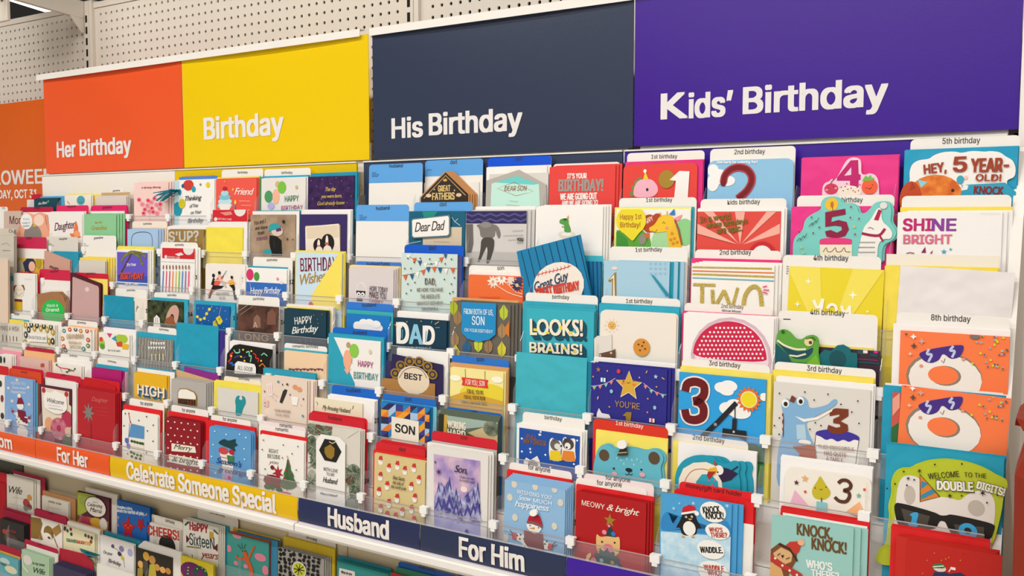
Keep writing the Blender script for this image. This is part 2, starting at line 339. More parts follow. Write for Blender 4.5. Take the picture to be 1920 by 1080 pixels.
# ---------------------------------------------------------------- curved label strips along the shelf edge
def strip(X0, X1, c, text, tx, label):
    t = empty('shelf_label_strip', ((X0+X1)/2, -0.226, 0.90)); tag(t, label, 'label strip', 'label strips along the shelf edge')
    zf = rowfloor(7); pts = []
    z0 = zf-0.0005; z1 = zf + 0.047
    arc = [(-0.2305 + 0.0022*abs(2*q/10-1)**2.0 - 0.0025, z0+(z1-z0)*q/10) for q in range(11)]
    pts = arc + [(y+0.0012, z) for y, z in reversed(arc)]
    o = pris('strip_sheet', pts, X0+0.0006, X1-0.0006, mat(c, 0.3), t)
    y1 = arc[-1][0]
    pris('holder_rim', [(y1-0.0016, z1+0.0002), (y1+0.0022, z1+0.0002), (y1+0.0022, z1+0.0018), (y1-0.0016, z1+0.0018)], X0+0.0004, X1-0.0004, mat('#cfc8d6', 0.2, 0, 'clear'), t)
    pris('holder_rim', [(arc[0][0]-0.0018, z0-0.0022), (arc[0][0]+0.002, z0-0.0022), (arc[0][0]+0.002, z0-0.0004), (arc[0][0]-0.0018, z0-0.0004)], X0+0.0004, X1-0.0004, mat('#cfc8d6', 0.35), t)
    if text:
        l = t.location; A = at(tx[0], tx[1], -0.2335); B = at(tx[2], tx[3], -0.2335); H = at(tx[0], tx[1]-tx[4], -0.2335)
        zc = zf+0.0235
        TEXTS.append((t, text, Vector((A.x-l.x, zc-(H.z-A.z)/2-l.z)), Vector((B.x-l.x, zc-(H.z-A.z)/2-l.z)), H.z-A.z, '#efe9e2', 'b', ('strip', -0.0017), 'lettering_upright'))
strip(-1.2185, -0.9165, '#ea5a22', 'Mom', (-16, 836, 23, 843, 22), 'orange shelf strip reading Mom at the far left')
strip(-0.9155, -0.612, '#ea5a22', 'For Her', (108, 861, 165, 872, 25), 'orange shelf strip reading For Her')
strip(-0.6105, -0.001, '#e4b806', 'Celebrate Someone Special', (239, 892, 517, 953, 30), 'yellow shelf strip reading Celebrate Someone Special')
strip(0.001, 0.307, '#262f55', 'Husband', (616, 976, 728, 1001, 33), 'navy shelf strip reading Husband')
strip(0.308, 0.611, '#2a3452', 'For Him', (862, 1036, 982, 1062, 36), 'navy shelf strip reading For Him')
strip(0.612, 1.2215, '#3f1a96', None, None, 'plain purple shelf strip under the purple rack')

# ---------------------------------------------------------------- lower racks below the shelf
def lowy(r): return -0.12 - 0.0266*(r-1)
def lowfloor(r): return 0.625 - 0.088*(r-1)
def lower_rack(c0, c1, label):
    X0 = c0*PIT_X; X1 = c1*PIT_X
    t = empty('lower_card_rack', ((X0+X1)/2, -0.09, 0.02)); tag(t, label, 'rack')
    box('back_panel', X0+0.001, X1-0.001, -0.092, -0.088, 0.02, 0.8715, mat('#c6b899', 0.5), t)  # beige darkened to carry some of the shade under the shelf
    for r in range(1, 5):
        y = lowy(r); f = lowfloor(r); yb = lowy(r-1) if r > 1 else -0.0925; z = f+0.085
        boxes('step', [(X0+0.001, X1-0.001, y+0.0005, yb-0.0012, f-0.003, f), (X0+0.001, X1-0.001, yb-0.0022, yb-0.0012, f, (lowfloor(r-1)-0.0032) if r > 1 else 0.66)], WHITE, t)
        boxes('front_lip', [(X0+0.001, X1-0.001, y-0.0012, y, z-0.036, z)], CLEAR, t)
        for c in range(c0, c1):
            X = max(X0+0.001, c*PIT_X)
            pris('divider', [(y-0.0022, z-0.038), (y-0.0022, z+0.004), (y-0.001, z+0.020), (y+0.009, z+0.036), (y+0.022, z+0.034), (y+0.0235, z-0.038)], X-0.0006, X+0.0006, DIVM, t)
    box('base_deck', X0+0.001, X1-0.001, -0.235, -0.0925, 0.02, lowfloor(4)-0.0035, WHITE, t)
    return t
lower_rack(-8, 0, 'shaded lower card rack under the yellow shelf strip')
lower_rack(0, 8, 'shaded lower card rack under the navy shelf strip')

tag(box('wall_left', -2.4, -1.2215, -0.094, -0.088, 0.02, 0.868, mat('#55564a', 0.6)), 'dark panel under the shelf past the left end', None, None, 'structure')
t = empty('neighbour_shelf', (-1.8, -0.15, 0.89)); tag(t, 'white shelf continuing past the left end of the racks', 'shelf')
box('shelf_deck', -2.4, -1.2205, -0.2255, -0.0225, 0.872, 0.899, WHITE, t); box('shelf_edge', -2.4, -1.2205, -0.2435, -0.2257, 0.884, 0.899, WHITE, t)
# ---------------------------------------------------------------- cards, envelopes and index tabs
LEAN = math.radians(2.0)
ORD = ['', 'top', 'second', 'third', 'fourth', 'fifth', 'sixth', 'bottom']
ST = {}
def pocket(row, c, name, y0=0.0):
    """start a pocket: tier row (L1.. for the lower rack, N1.. for the rack past the left end), crop the readings come from, short name of its front card"""
    global cur
    cur = CR[c]; ST['name'] = name; ST['row'] = row; ST['first'] = True; ST['n'] = 0; ST['used'] = {}
    if isinstance(row, str):
        k = int(row[1:])
        if row[0] == 'L': ST['y'] = lowy(k)+0.003; ST['floor'] = lowfloor(k); ST['where'] = 'under the shelf'
        else: ST['y'] = rowy(k)+0.003; ST['floor'] = rowfloor(k); ST['where'] = 'past the left end'
    else:
        ST['y'] = rowy(row)+0.003; ST['floor'] = rowfloor(row); ST['where'] = ORD[row]+' row'
    ST['y'] += y0
def plane(k, yaw=0.0, P=None):
    ex = Vector((math.cos(yaw), math.sin(yaw), 0)); back = Vector((-math.sin(yaw), math.cos(yaw), 0))
    ey = Vector((0, 0, 1))*math.cos(LEAN) + back*math.sin(LEAN); n = ex.cross(ey)
    if P is None: P = Vector((0, ST['y']+k, ST['floor']))
    return P, ex, ey, n
def outline(w, h, r, corners='t'):
    """rectangle 0-centred in x with rounded corners"""
    pts = []
    def arc(cx, cy, a0):
        for i in range(5):
            a = a0+math.pi/2*i/4; pts.append((cx+r*math.cos(a), cy+r*math.sin(a)))
    if r <= 0: return [(-w/2, 0), (w/2, 0), (w/2, h), (-w/2, h)]
    pts += [(-w/2, 0), (w/2, 0)]; arc(w/2-r, h-r, 0); arc(-w/2+r, h-r, math.pi/2)
    return pts
def folded(pts, w, spread):
    """front leaf and back leaf of a folded card, hinged on the left edge"""
    th = 0.00045; V = []; F = []
    a, f = prism(pts, -th, 0, 'z'); V += a; F += f; n = len(V)
    for (x, y, z) in a:
        V.append((x, y, z-th-0.0001-spread*(x+w/2)/w))
    F += [tuple(i+n for i in q) for q in f]
    return V, F
def build(kind, tl, tr, col, k, h=None, r=0.0, shape=None, yaw=0.0, rot=False, spread=0.0008, lift=0.0):
    P, ex, ey, n = plane(k)
    A = hit(tl[0], tl[1], P, n)
    if yaw: P, ex, ey, n = plane(k, math.radians(yaw), A)
    B = hit(tr[0], tr[1], P, n)
    d = B-A; ang = math.atan2(d.dot(ey), d.dot(ex))
    w = d.length if rot else d.dot(ex)
    if rot: ex, ey = (ex*math.cos(ang)+ey*math.sin(ang)), (ey*math.cos(ang)-ex*math.sin(ang))
    if not rot: A = A + ey*(d.dot(ey)/2)
    if h is None:
        h = (A.z-ST['floor']-lift)/math.cos(LEAN)
        if rot: h = 0.17
    base = A + ex*(w/2) - ey*h
    M = frame_M(base, ex, ey)
    return M, w, h
NM = {'card': 'greeting_card', 'env': 'envelope', 'tab': 'index_tab'}
def hx(x, y, M):
    P = M.translation; n = Vector((M[0][2], M[1][2], M[2][2])); q = M.inverted() @ hit(x, y, P, n); return q.x, q.y
def loc2(M, pts): return [hx(x, y, M) for x, y in pts]
def clip_poly(pts, w, h):
    x0, x1, y0, y1 = -w/2+.0002, w/2-.0002, 0.0, h-.0002
    def cut(ps, inside, inter):
        out = []
        for i in range(len(ps)):
            a, b = ps[i-1], ps[i]; ia, ib = inside(a), inside(b)
            if ib:
                if not ia: out.append(inter(a, b))
                out.append(b)
            elif ia: out.append(inter(a, b))
        return out
    def ix(v): return lambda a, b: (v, a[1]+(b[1]-a[1])*(v-a[0])/(b[0]-a[0]))
    def iy(v): return lambda a, b: (a[0]+(b[0]-a[0])*(v-a[1])/(b[1]-a[1]), v)
    for ins, it in ((lambda p: p[0] >= x0, ix(x0)), (lambda p: p[0] <= x1, ix(x1)), (lambda p: p[1] >= y0, iy(y0)), (lambda p: p[1] <= y1, iy(y1))):
        if len(pts) < 3: return []
        pts = cut(pts, ins, it)
    return pts if len(pts) >= 3 else []
def chaikin(p, it=2, closed=True):
    for _ in range(it):
        q = []
        if closed:
            for i in range(len(p)):
                a, b = p[i], p[(i+1) % len(p)]
                q += [(a[0]*.78+b[0]*.22, a[1]*.78+b[1]*.22), (a[0]*.22+b[0]*.78, a[1]*.22+b[1]*.78)]
        else:
            q = [p[0]]
            for a, b in zip(p, p[1:]): q += [(a[0]*.78+b[0]*.22, a[1]*.78+b[1]*.22), (a[0]*.22+b[0]*.78, a[1]*.22+b[1]*.78)]
            q.append(p[-1])
        p = q
    return p
# art primitives: all coordinates are readings in the current crop
def E(x, y, rx, ry, c, name='printed_disc'): return ('E', x, y, rx, ry, c, name)
def Q(pts, c, name='printed_shape'): return ('Q', pts, c, name)
def R(x0, y0, x1, y1, c, name='printed_panel'): return ('R', x0, y0, x1, y1, c, name)
def S(x, y, r, c, n=5, k=0.42, a0=0.0): return ('S', x, y, r, c, n, k, a0)
def Ln(pts, wd, c, name='printed_line'): return ('L', pts, wd, c, name)
def D(pts, r, c, name='printed_dots'): return ('D', pts, r, c, name)
def T(text, xl, yl, xr, yr, h, c, style=''): return ('T', text, xl, yl, xr, yr, h, c, style)
def Wv(x0, y0, x1, y1, c, wd=2.5): return ('W', x0, y0, x1, y1, c, wd)
def Pt(pts, z, th, c, name): return ('P', pts, z, th, c, name)     # a raised piece with thickness
def draw(o, M, w, h, art, clip=True, z0=0.0003):
    zi = z0; inc = min(0.00012, 0.0022/max(1, len(art)))
    for a in art:
        zi += inc; k = a[0]; V = []; F = []
        def addp(pts):
            if clip: pts = clip_poly(pts, w, h)
            if len(pts) >= 3:
                n = len(V); V.extend((x, y, zi) for x, y in pts)
                s = sum(pts[i-1][0]*pts[i][1]-pts[i][0]*pts[i-1][1] for i in range(len(pts)))
                F.append(tuple(range(n, n+len(pts))) if s > 0 else tuple(range(n+len(pts)-1, n-1, -1)))
        def ell(x, y, rx, ry, n=20):
            cx, cy = hx(x, y, M); ax = abs(hx(x+rx, y, M)[0]-cx); ay = abs(hx(x, y+ry, M)[1]-cy)
            return [(cx+ax*math.cos(2*math.pi*i/n), cy+ay*math.sin(2*math.pi*i/n)) for i in range(n)]
        nm = a[-1]; c = None
        if k == 'E': addp(ell(a[1], a[2], a[3], a[4])); c = a[5]
        elif k == 'Q':
            pq = loc2(M, a[1]); addp(chaikin(pq) if len(pq) >= 9 and nm != 'printed_numeral' else pq); c = a[2]
        elif k == 'R':
            (x0, y1), (x1, y0) = hx(a[1], a[2], M), hx(a[3], a[4], M); addp([(x0, y0), (x1, y0), (x1, y1), (x0, y1)]); c = a[5]
        elif k == 'S':
            cx, cy = hx(a[1], a[2], M); rr = abs(hx(a[1], a[2]+a[3], M)[1]-cy); n = a[5]*2
            addp([(cx+rr*(1 if i % 2 == 0 else a[6])*math.sin(2*math.pi*i/n+a[7]), cy+rr*(1 if i % 2 == 0 else a[6])*math.cos(2*math.pi*i/n+a[7])) for i in range(n)]); c = a[4]; nm = 'printed_star'
        elif k in 'LW':
            if k == 'W':
                m_ = max(6, int(abs(a[3]-a[1])/7)); pts = [(a[1]+(a[3]-a[1])*i/m_, a[2]+(a[4]-a[2])*i/m_+(4 if i % 2 else -4)) for i in range(m_+1)]; c = a[5]; wd = a[6]; nm = 'handwriting'
            else: pts = a[1]; c = a[3]; wd = a[2]
            cl_ = pts[0] == pts[-1]
            if k == 'L' and len(pts) >= 4 and not cl_ and nm not in ('printed_zigzag',): pts = chaikin(pts, 2, False)
            L = [Vector(p) for p in loc2(M, pts)]; hw = abs(hx(pts[0][0], pts[0][1]+wd, M)[1]-L[0].y)/2
            closed = len(L) > 3 and (L[0]-L[-1]).length < 1e-5; sd = []
            for i, p in enumerate(L):
                q0 = L[i-1] if i else (L[-2] if closed else p); q1 = L[i+1] if i < len(L)-1 else (L[1] if closed else p)
                d = (q1-q0); d = d.normalized() if d.length > 1e-9 else Vector((1, 0)); sd.append(Vector((-d.y, d.x))*hw)
            for i in range(len(L)-1): addp([tuple(L[i]-sd[i]), tuple(L[i+1]-sd[i+1]), tuple(L[i+1]+sd[i+1]), tuple(L[i]+sd[i])])
        elif k == 'D':
            c = a[3]
            for (x, y) in a[1]:
                addp(ell(x, y, a[2], a[2], 8))
                if a[2]/cur[2] >= 2.3 and F:          # big enough to tell apart: each its own piece
                    obj('printed_dot', V, F, ink(c), o); V = []; F = []
        elif k == 'T':
            L_ = Vector(hx(a[2], a[3], M)); R_ = Vector(hx(a[4], a[5], M)); H_ = Vector(hx(a[2], a[3]-a[6], M))
            put_text(o, a[1], L_, R_, H_.y-L_.y, a[7], a[8], zi); continue
        elif k == 'P':
            pts = loc2(M, a[1]); s = sum(pts[i-1][0]*pts[i][1]-pts[i][0]*pts[i-1][1] for i in range(len(pts)))
            if s < 0: pts = pts[::-1]
            V, F = prism(pts, zi+a[2], zi+a[2]+a[3], 'z'); zi += a[2]+a[3]; c = a[4]
        if F: obj(nm, V, F, ink(c), o)
COLN = {}
def cname(c):
    if not c.startswith('#'): return {'gold': 'gold', 'galaxy': 'dark purple', 'wood': 'grey'}.get(c, 'printed')
    r, g, b = [int(c[i:i+2], 16) for i in (1, 3, 5)]
    mx, mn = max(r, g, b), min(r, g, b)
    if mx-mn < 38: return 'white' if mx > 200 else 'grey' if mx > 90 else 'dark'
    if r == mx:
        if g > 190 and b > 150: return 'cream'
        if g > 185: return 'yellow'
        if g > 120 and r-b > 60: return 'tan' if r < 225 else 'peach'
        if b > 95 and g < 120: return 'pink'
        return 'orange' if g > 85 else 'red'
    if g == mx: return 'teal' if b > g-35 else 'green'
    return ('teal' if g > b-45 and r < 110 else 'light blue' if r > 100 else 'purple' if r > g+25 else 'blue')
USED = {}
def uniq(s):
    USED[s] = USED.get(s, 0)+1
    return s if USED[s] == 1 else s + ', ' + ('second', 'third', 'fourth', 'fifth', 'sixth', 'seventh', 'eighth')[USED[s]-2] + ' one back'
def add(kind, x0, y0, x1, y1, col, art=(), n=0, dx=4.0, dz=1.2, h=None, r=None, shape=None, yaw=0.0, rot=False, text=None, band=None, k=None, clip=True, tcol='#3a3634', label=None, spread=0.0009, lift=0.0, gap=None):
    """one thing of the pocket; n more like it behind, each shifted dx / dz millimetres"""
    step = {'card': 0.0027, 'env': 0.0021, 'tab': 0.0017}[kind] if gap is None else gap
    if k is None: k = ST['n']
    if r is None: r = 0.007 if kind == 'tab' else 0.0
    M, w, hh = build(kind, (x0, y0), (x1, y1), col, k, h, r, shape, yaw, rot, spread, lift)
    if shape: pts = loc2(M, chaikin(shape, 2) if len(shape) >= 12 else shape)
    else: pts = outline(w, hh, r)
    s = sum(pts[i-1][0]*pts[i][1]-pts[i][0]*pts[i-1][1] for i in range(len(pts)))
    if s < 0: pts = pts[::-1]
    nm = NM[kind]
    if kind == 'card':
        V, F = folded(pts, w, spread); m = ink(col) if not col.startswith('#') else mat(col, 0.42)
    else:
        V, F = prism(pts, -0.0008 if kind == 'env' else -0.0005, 0, 'z'); m = mat(col, 0.5, 0, 'envelope') if kind == 'env' else mat(col, 0.42)
    me = bpy.data.meshes.new(nm); me.from_pydata(V, [], F); me.update()
    o = omesh(nm, me, m, None, M)
    if kind == 'env':      # flap folded down on the back
        obj('flap', [(-w/2+.001, hh-.0006, -.00085), (0, hh-min(.06, hh*.5), -.00085), (w/2-.001, hh-.0006, -.00085), (-w/2+.001, hh-.0006, -.00115), (0, hh-min(.06, hh*.5), -.00115), (w/2-.001, hh-.0006, -.00115)],
            [(0, 2, 1), (3, 4, 5), (0, 1, 4, 3), (1, 2, 5, 4), (2, 0, 3, 5)], m, o)
    wh = ST['where']; nme = ST['name'].split()[:6]
    while nme[-1] in ('with', 'a', 'the', 'and', 'of', 'in', 'over', 'reading', 'an', 'beside', 'about', 'on', 'to', 'is', 'under', 'behind', 'for', 'from', 'by'): nme.pop()
    nme = ' '.join(nme)
    if ST['first'] and kind != 'tab':
        lab = label or '%s, %s' % (ST['name'], wh); ST['first'] = False
    elif label: lab = label
    elif kind == 'tab': lab = '%s tab%s behind %s, %s' % (cname(col), (' reading '+text.replace('\n', ' ')) if text else '', nme, wh)
    elif kind == 'env': lab = '%s envelope behind %s, %s' % (cname(col), nme, wh)
    else: lab = '%s card behind %s, %s' % (cname(col), nme, wh)
    cat = {'card': 'greeting card', 'env': 'envelope', 'tab': 'index tab'}[kind]; grp = {'card': 'greeting cards in the rack', 'env': 'envelopes in the rack', 'tab': 'index tabs in the rack'}[kind]
    tag(o, uniq(lab), cat, grp)
    art = list(art)
    if kind == 'tab' and band:                       # coloured head of the tab
        q = outline(w, hh, r); yb = hx((x0+x1)/2, band[0], M)[1]
        top = [(x, max(y, yb)) for x, y in q]
        obj('tab_band', [(x, y, 0.0002) for x, y in top], [tuple(range(len(top)))], mat(band[1], 0.35), o)
    draw(o, M, w, hh, art, clip and not shape)
    ST['M'] = M
    for i in range(n):
        c = bpy.data.objects.new(nm, me); COL.objects.link(c)
        sx = (i+1)*dx*0.001; sz = (i+1)*dz*0.001
        ex = Vector((M[0][0], M[1][0], M[2][0]))
        M2 = M.copy(); M2.translation = M.translation + ex*sx + Vector((0, (i+1)*step, max(0, sz))); c.matrix_world = M2
        tag(c, uniq('%s behind %s, %s' % ({'card': 'spare card', 'env': cname(col)+' envelope', 'tab': 'index tab'}[kind], nme, wh)), cat, grp)
    ST['n'] = k + step*(n+1)
    return o, M, w, hh
def tab(x0, y0, x1, y1, text='', tx=None, col='#f1ede6', band=None, h=None, tcol='#3a3634', th=None, art=(), **kw):
    a = list(art)
    if text and tx: a.append(T(text, tx[0], tx[1], tx[2], tx[3], tx[4] if len(tx) > 4 else (tx[2]-tx[0])/len(text)*1.85, tcol, ''))
    return add('tab', x0, y0, x1, y1, col, a, text=text, band=band, **kw)
def env(x0, y0, x1, y1, col, **kw): return add('env', x0, y0, x1, y1, col, **kw)
def card(x0, y0, x1, y1, col, art=(), **kw): return add('card', x0, y0, x1, y1, col, art, **kw)
TEAL = '#1a9fbe'; RED = '#dd1f26'; YEL = '#f4e36a'; BLU = '#0a62d2'; SKY = '#5fa6e6'; PINK = '#e8327f'; TAN = '#cf9f66'; W_ = '#f3efe9'
# ================================================================ TOP ROW
pocket(1, 'c4', 'dark teal card with white lettering and green sprig')
card(265, 302, 455, 298, '#0f4552', [T('the Best', 300, 350, 370, 340, 20, '#e8f0ea', 's'), S(378, 322, 14, '#5fd0a0', 4, .4)], n=1)
env(315, 285, 500, 280, '#46a6d8'); card(210, 312, 300, 305, '#e4dfdc', h=0.13); tab(245, 268, 325, 264, col='#c8102e')
pocket(1, 'c4', 'cream card with a smiling teal balloon')
card(505, 282, 710, 268, '#f2ece0', [E(630, 314, 32, 36, '#4aa9b8'), Ln([(618, 325), (630, 333), (643, 324)], 4, '#1d6a7a'), D([(620, 308), (640, 306)], 3, '#1d6a7a'), Ln([(525, 320), (545, 345)], 5, '#c23a3a')], n=1)
env(520, 268, 720, 256, '#f2e27a'); env(722, 272, 785, 262, '#f4e06a', h=.12)
pocket(1, 'c4', 'plain pale grey pink card beside a tan envelope')
card(750, 287, 985, 280, '#ddd3cc', n=2, dx=3); env(790, 258, 1010, 248, '#cba877'); tab(848, 226, 962, 220, 'grandma', (880, 246, 935, 243, 14))
pocket(1, 'c4', 'pink card reading A Birthday Blessing over a flower tree')
fl = [(1085, 310), (1110, 345), (1155, 315), (1150, 355), (1185, 375), (1220, 350), (1205, 300), (1245, 380), (1130, 385), (1165, 400), (1195, 405), (1180, 330), (1120, 415), (1225, 415), (1250, 345)]
card(1045, 178, 1312, 175, '#f6d3cc', [T('A Birthday Blessing', 1100, 224, 1255, 218, 15, '#9a3a4a', 's'), Ln([(1170, 470), (1165, 400), (1150, 340)], 3, '#c27a80'), D(fl, 19, '#f09aa8'), D(fl[::2], 11, '#d8324a'), D(fl[1::2], 7, '#e86a7a')], n=2, dx=7)
pocket(1, 'c8', 'white dotted card reading Thinking of You with teal tassel')
o, M, w, h = card(490, 147, 780, 141, '#f6f4f0', [R(490, 140, 522, 480, '#bfe0ea'), E(592, 182, 38, 40, '#d23c30'), E(553, 188, 11, 15, '#1f5a96'), E(630, 211, 15, 22, '#2aa0b4'), E(733, 180, 14, 20, '#e8d22a'), E(680, 177, 7, 9, '#8a8a8a'), E(515, 355, 32, 52, '#1796b0'), E(547, 316, 23, 35, '#d8c81e'), E(530, 232, 12, 22, '#1b8fa6'),
    T('Thinking', 570, 296, 690, 286, 34, '#2a2a2a', 's'), T('of You', 603, 346, 665, 338, 26, '#2a2a2a', 's'), T('on Your', 610, 392, 690, 384, 24, '#2a2a2a', 's'), T('Birthday', 590, 456, 705, 448, 32, '#2a2a2a', 's')], n=1, dx=6)
strands = []
for i in range(16):
    a = random.uniform(0, 1); b = random.uniform(-8, 8)
    strands += [Pt([(528, 214+b*.3), (532, 220+b*.3), (392+a*40+random.uniform(-14, 14), 238+a*68), (386+a*40, 232+a*68)], 0.0006 + 0.0001*i, 0.0002, 'foil', 'tassel_strand')]
draw(o, M, w, h, strands, False, 0.0015)
env(525, 124, 800, 114, '#4a86d8'); tab(530, 122, 795, 112, col='#7d3a94')
pocket(1, 'c8', 'coral card reading Friend with a frosted cupcake')
card(790, 137, 1085, 131, '#ee5b4c', [T('Friend', 925, 250, 1065, 252, 48, '#fbf1ee', 's'), E(855, 330, 55, 26, '#8ecbd8'), E(857, 300, 50, 24, '#bfe4ec'), E(855, 268, 42, 22, '#7ec4d4'), E(856, 240, 28, 20, '#a8dae4'), Q([(812, 318), (905, 318), (890, 365), (826, 365)], '#f4efe9'), E(857, 208, 17, 16, '#c01c2c'), S(916, 214, 16, '#f4c05a'), S(856, 156, 10, '#f4b45a'), Ln([(930, 330), (930, 372)], 9, '#4a8fd0'), E(934, 305, 8, 16, '#f6d25a'), Wv(962, 296, 1040, 298, '#f8d8d0'), Wv(978, 328, 1050, 330, '#f8d8d0'), Wv(962, 362, 1040, 362, '#f8d8d0')], n=1, dx=3)
env(800, 124, 1105, 118, YEL); env(815, 123, 1112, 119, '#7fb83a', h=.16); tab(832, 70, 1132, 63, 'birthday', (948, 98, 1020, 96))
pocket(1, 'c8', 'pale grey balloon card reading Happy Birthday')
card(1120, 133, 1440, 126, '#e8e4de', [E(1237, 176, 18, 24, '#d8b48a'), E(1172, 265, 30, 44, '#4c9a62'), E(1225, 265, 25, 56, '#f3b89a'), E(1190, 332, 26, 28, '#b9b4e0'), E(1268, 198, 30, 44, '#7cc23c'), T('HAPPY', 1290, 302, 1390, 296, 42, '#3f7d5a', ''), T('BIRTHDAY', 1265, 362, 1420, 354, 30, '#b84a8a', ''), E(1375, 196, 9, 14, '#cdb88a')], n=1)
env(1116, 121, 1458, 113, '#27a6c4', n=1, dx=2); tab(1140, 68, 1475, 56, 'birthday', (1265, 101, 1345, 99))
pocket(1, 'c8', 'purple starry card with gold script about the day')
card(1457, 122, 1790, 111, 'galaxy', [T('The day', 1583, 226, 1660, 222, 28, '#d9bb5a', 's'), T('you were born,', 1550, 276, 1700, 270, 26, '#d9bb5a', 's'), T('God already knew', 1525, 328, 1725, 320, 26, '#d9bb5a', 's'), D([(1480, 150), (1520, 190), (1560, 140), (1620, 170), (1700, 150), (1750, 200), (1490, 280), (1770, 260), (1660, 130), (1740, 310)], 3, '#b48ad0')])
env(1480, 104, 1812, 84, '#1c94b4', n=1, dx=2)
pocket(1, 'c12', 'plain tab marked husband alone in its pocket')
tab(248, 131, 592, 123, 'husband', (378, 152, 464, 149), band=(248, SKY), art=[Wv(266, 186, 292, 185, '#3a5a8a', 4), Wv(266, 197, 312, 196, '#3a5a8a', 4), Wv(266, 208, 306, 207, '#3a5a8a', 4)], label='empty blue headed tab reading husband, top row')
pocket(1, 'c12', 'dark house shaped card reading Great Fathers')
card(568, 172, 890, 172, '#c9915c', [Q([(740, 182), (885, 322), (885, 480), (580, 480), (580, 345)], '#33251e'), Ln([(600, 350), (740, 202), (868, 330)], 5, '#cda96a'), T('GREAT', 692, 306, 770, 303, 38, '#dcbf7a', 'b'), T('FATHERS', 655, 360, 797, 356, 44, '#e3c680', 'b'), Q([(727, 240), (724, 222), (733, 230), (738, 218), (743, 230), (750, 222), (748, 240)], '#d8b45a'), S(668, 292, 9, '#e8d8b0', 4, .3), S(798, 298, 9, '#e8d8b0', 4, .3), E(632, 332, 18, 12, '#e9c9a8'), E(826, 328, 18, 12, '#e9c9a8')],
     shape=[(740, 172), (892, 322), (892, 620), (568, 620), (568, 345)], n=3, dx=4, dz=0)
env(600, 250, 955, 244, '#f2ede6', h=.12); tab(608, 110, 980, 90, 'dad', (770, 131, 812, 126), band=(204, SKY), art=[Wv(620, 168, 648, 166, '#3a5a8a', 4)])
pocket(1, 'c12', 'grey six sided card reading Dear Son')
card(1000, 165, 1385, 165, '#b7b2aa', [Q([(1195, 205), (1340, 258), (1350, 480), (1025, 480), (1035, 255)], '#c4ecdf'), Q([(1195, 205), (1338, 256), (1300, 262), (1100, 250), (1060, 246)], '#6fd0cc'), Ln([(1072, 285), (1182, 246), (1303, 306), (1192, 333), (1072, 285)], 3, '#9a5a3a'), T('DEAR SON', 1118, 302, 1262, 300, 32, '#9a5a3a', 'i'), Wv(1150, 366, 1206, 372, '#a08a70', 2), Wv(1130, 392, 1216, 398, '#a08a70', 2)], shape=[(1210, 165), (1385, 262), (1395, 620), (990, 620), (1000, 235)])
card(1020, 190, 1400, 187, '#dcd8d2', h=.17); env(1002, 147, 1392, 141, '#f4f1ec'); tab(1012, 93, 1420, 70, 'son', (1188, 108, 1232, 106), band=(140, '#0a52d8'))
pocket(1, 'c12', 'red card reading It is Your Birthday in silver')
card(1408, 147, 1832, 137, '#e8453f', [T("IT'S YOUR", 1522, 222, 1645, 220, 32, '#fdf3ee', 'b'), T('BIRTHDAY!', 1468, 304, 1750, 302, 74, '#a59a92', 'B'), T('WE ARE GOING OUT', 1478, 360, 1712, 354, 40, '#fdf3ee', 'b'), T('AND WE ARE GOING TO', 1488, 396, 1718, 391, 30, '#fdf3ee', 'b')], n=2, dx=5)
tab(1430, 130, 1862, 113)
pocket(1, 'c15', 'red card with white number one and a pink dinosaur')
card(385, 252, 985, 242, '#e6453b', [E(470, 440, 22, 24, '#7d8a4a'), E(490, 400, 20, 22, '#7d8a4a'), E(520, 372, 18, 20, '#7d8a4a'), E(455, 490, 20, 24, '#7d8a4a'), Q([(465, 520), (470, 440), (500, 385), (560, 366), (620, 375), (660, 420), (668, 470), (640, 505), (600, 520)], '#f3b6c8'), Q([(546, 376), (562, 305), (588, 368)], '#f0d02a'), E(561, 306, 13, 15, '#fdf6f0'), E(579, 456, 10, 13, '#2a1a1a'), E(736, 372, 66, 74, 'gold'), Q([(760, 378), (840, 305), (922, 308), (900, 640), (785, 640), (812, 385)], '#f6f2ee', 'printed_numeral')], r=.009)
env(400, 233, 1030, 219, '#e22f80', n=1, dx=1); tab(415, 162, 1042, 136, '1st birthday', (610, 205, 820, 201))
pocket(1, 'c15', 'sky blue card with a big dark red number two')
two = [(1195, 400), (1205, 340), (1250, 292), (1315, 272), (1385, 288), (1425, 340), (1425, 400), (1385, 470), (1310, 530)]
card(1070, 216, 1765, 207, '#8fc4e6', [E(1110, 300, 45, 50, '#f4f4f2'), E(1160, 350, 60, 60, '#f4f4f2'), E(1230, 385, 60, 42, '#f4f4f2'), E(1110, 400, 50, 70, '#f4f4f2'), T('See back for coloring fun!', 1143, 244, 1470, 240, 20, '#fbfbfb', 'B'), Ln(two, 64, '#b2404a'), Ln(two, 42, '#7a0c18'), E(1195, 405, 24, 24, '#7a0c18')], r=.012)
card(1076, 212, 1770, 204, '#f1eee9', r=.01); tab(1088, 127, 1780, 101, '2nd birthday', (1283, 170, 1530, 164))
pocket(1, 'c16', 'pink die cut number four card with cherry and strawberry')
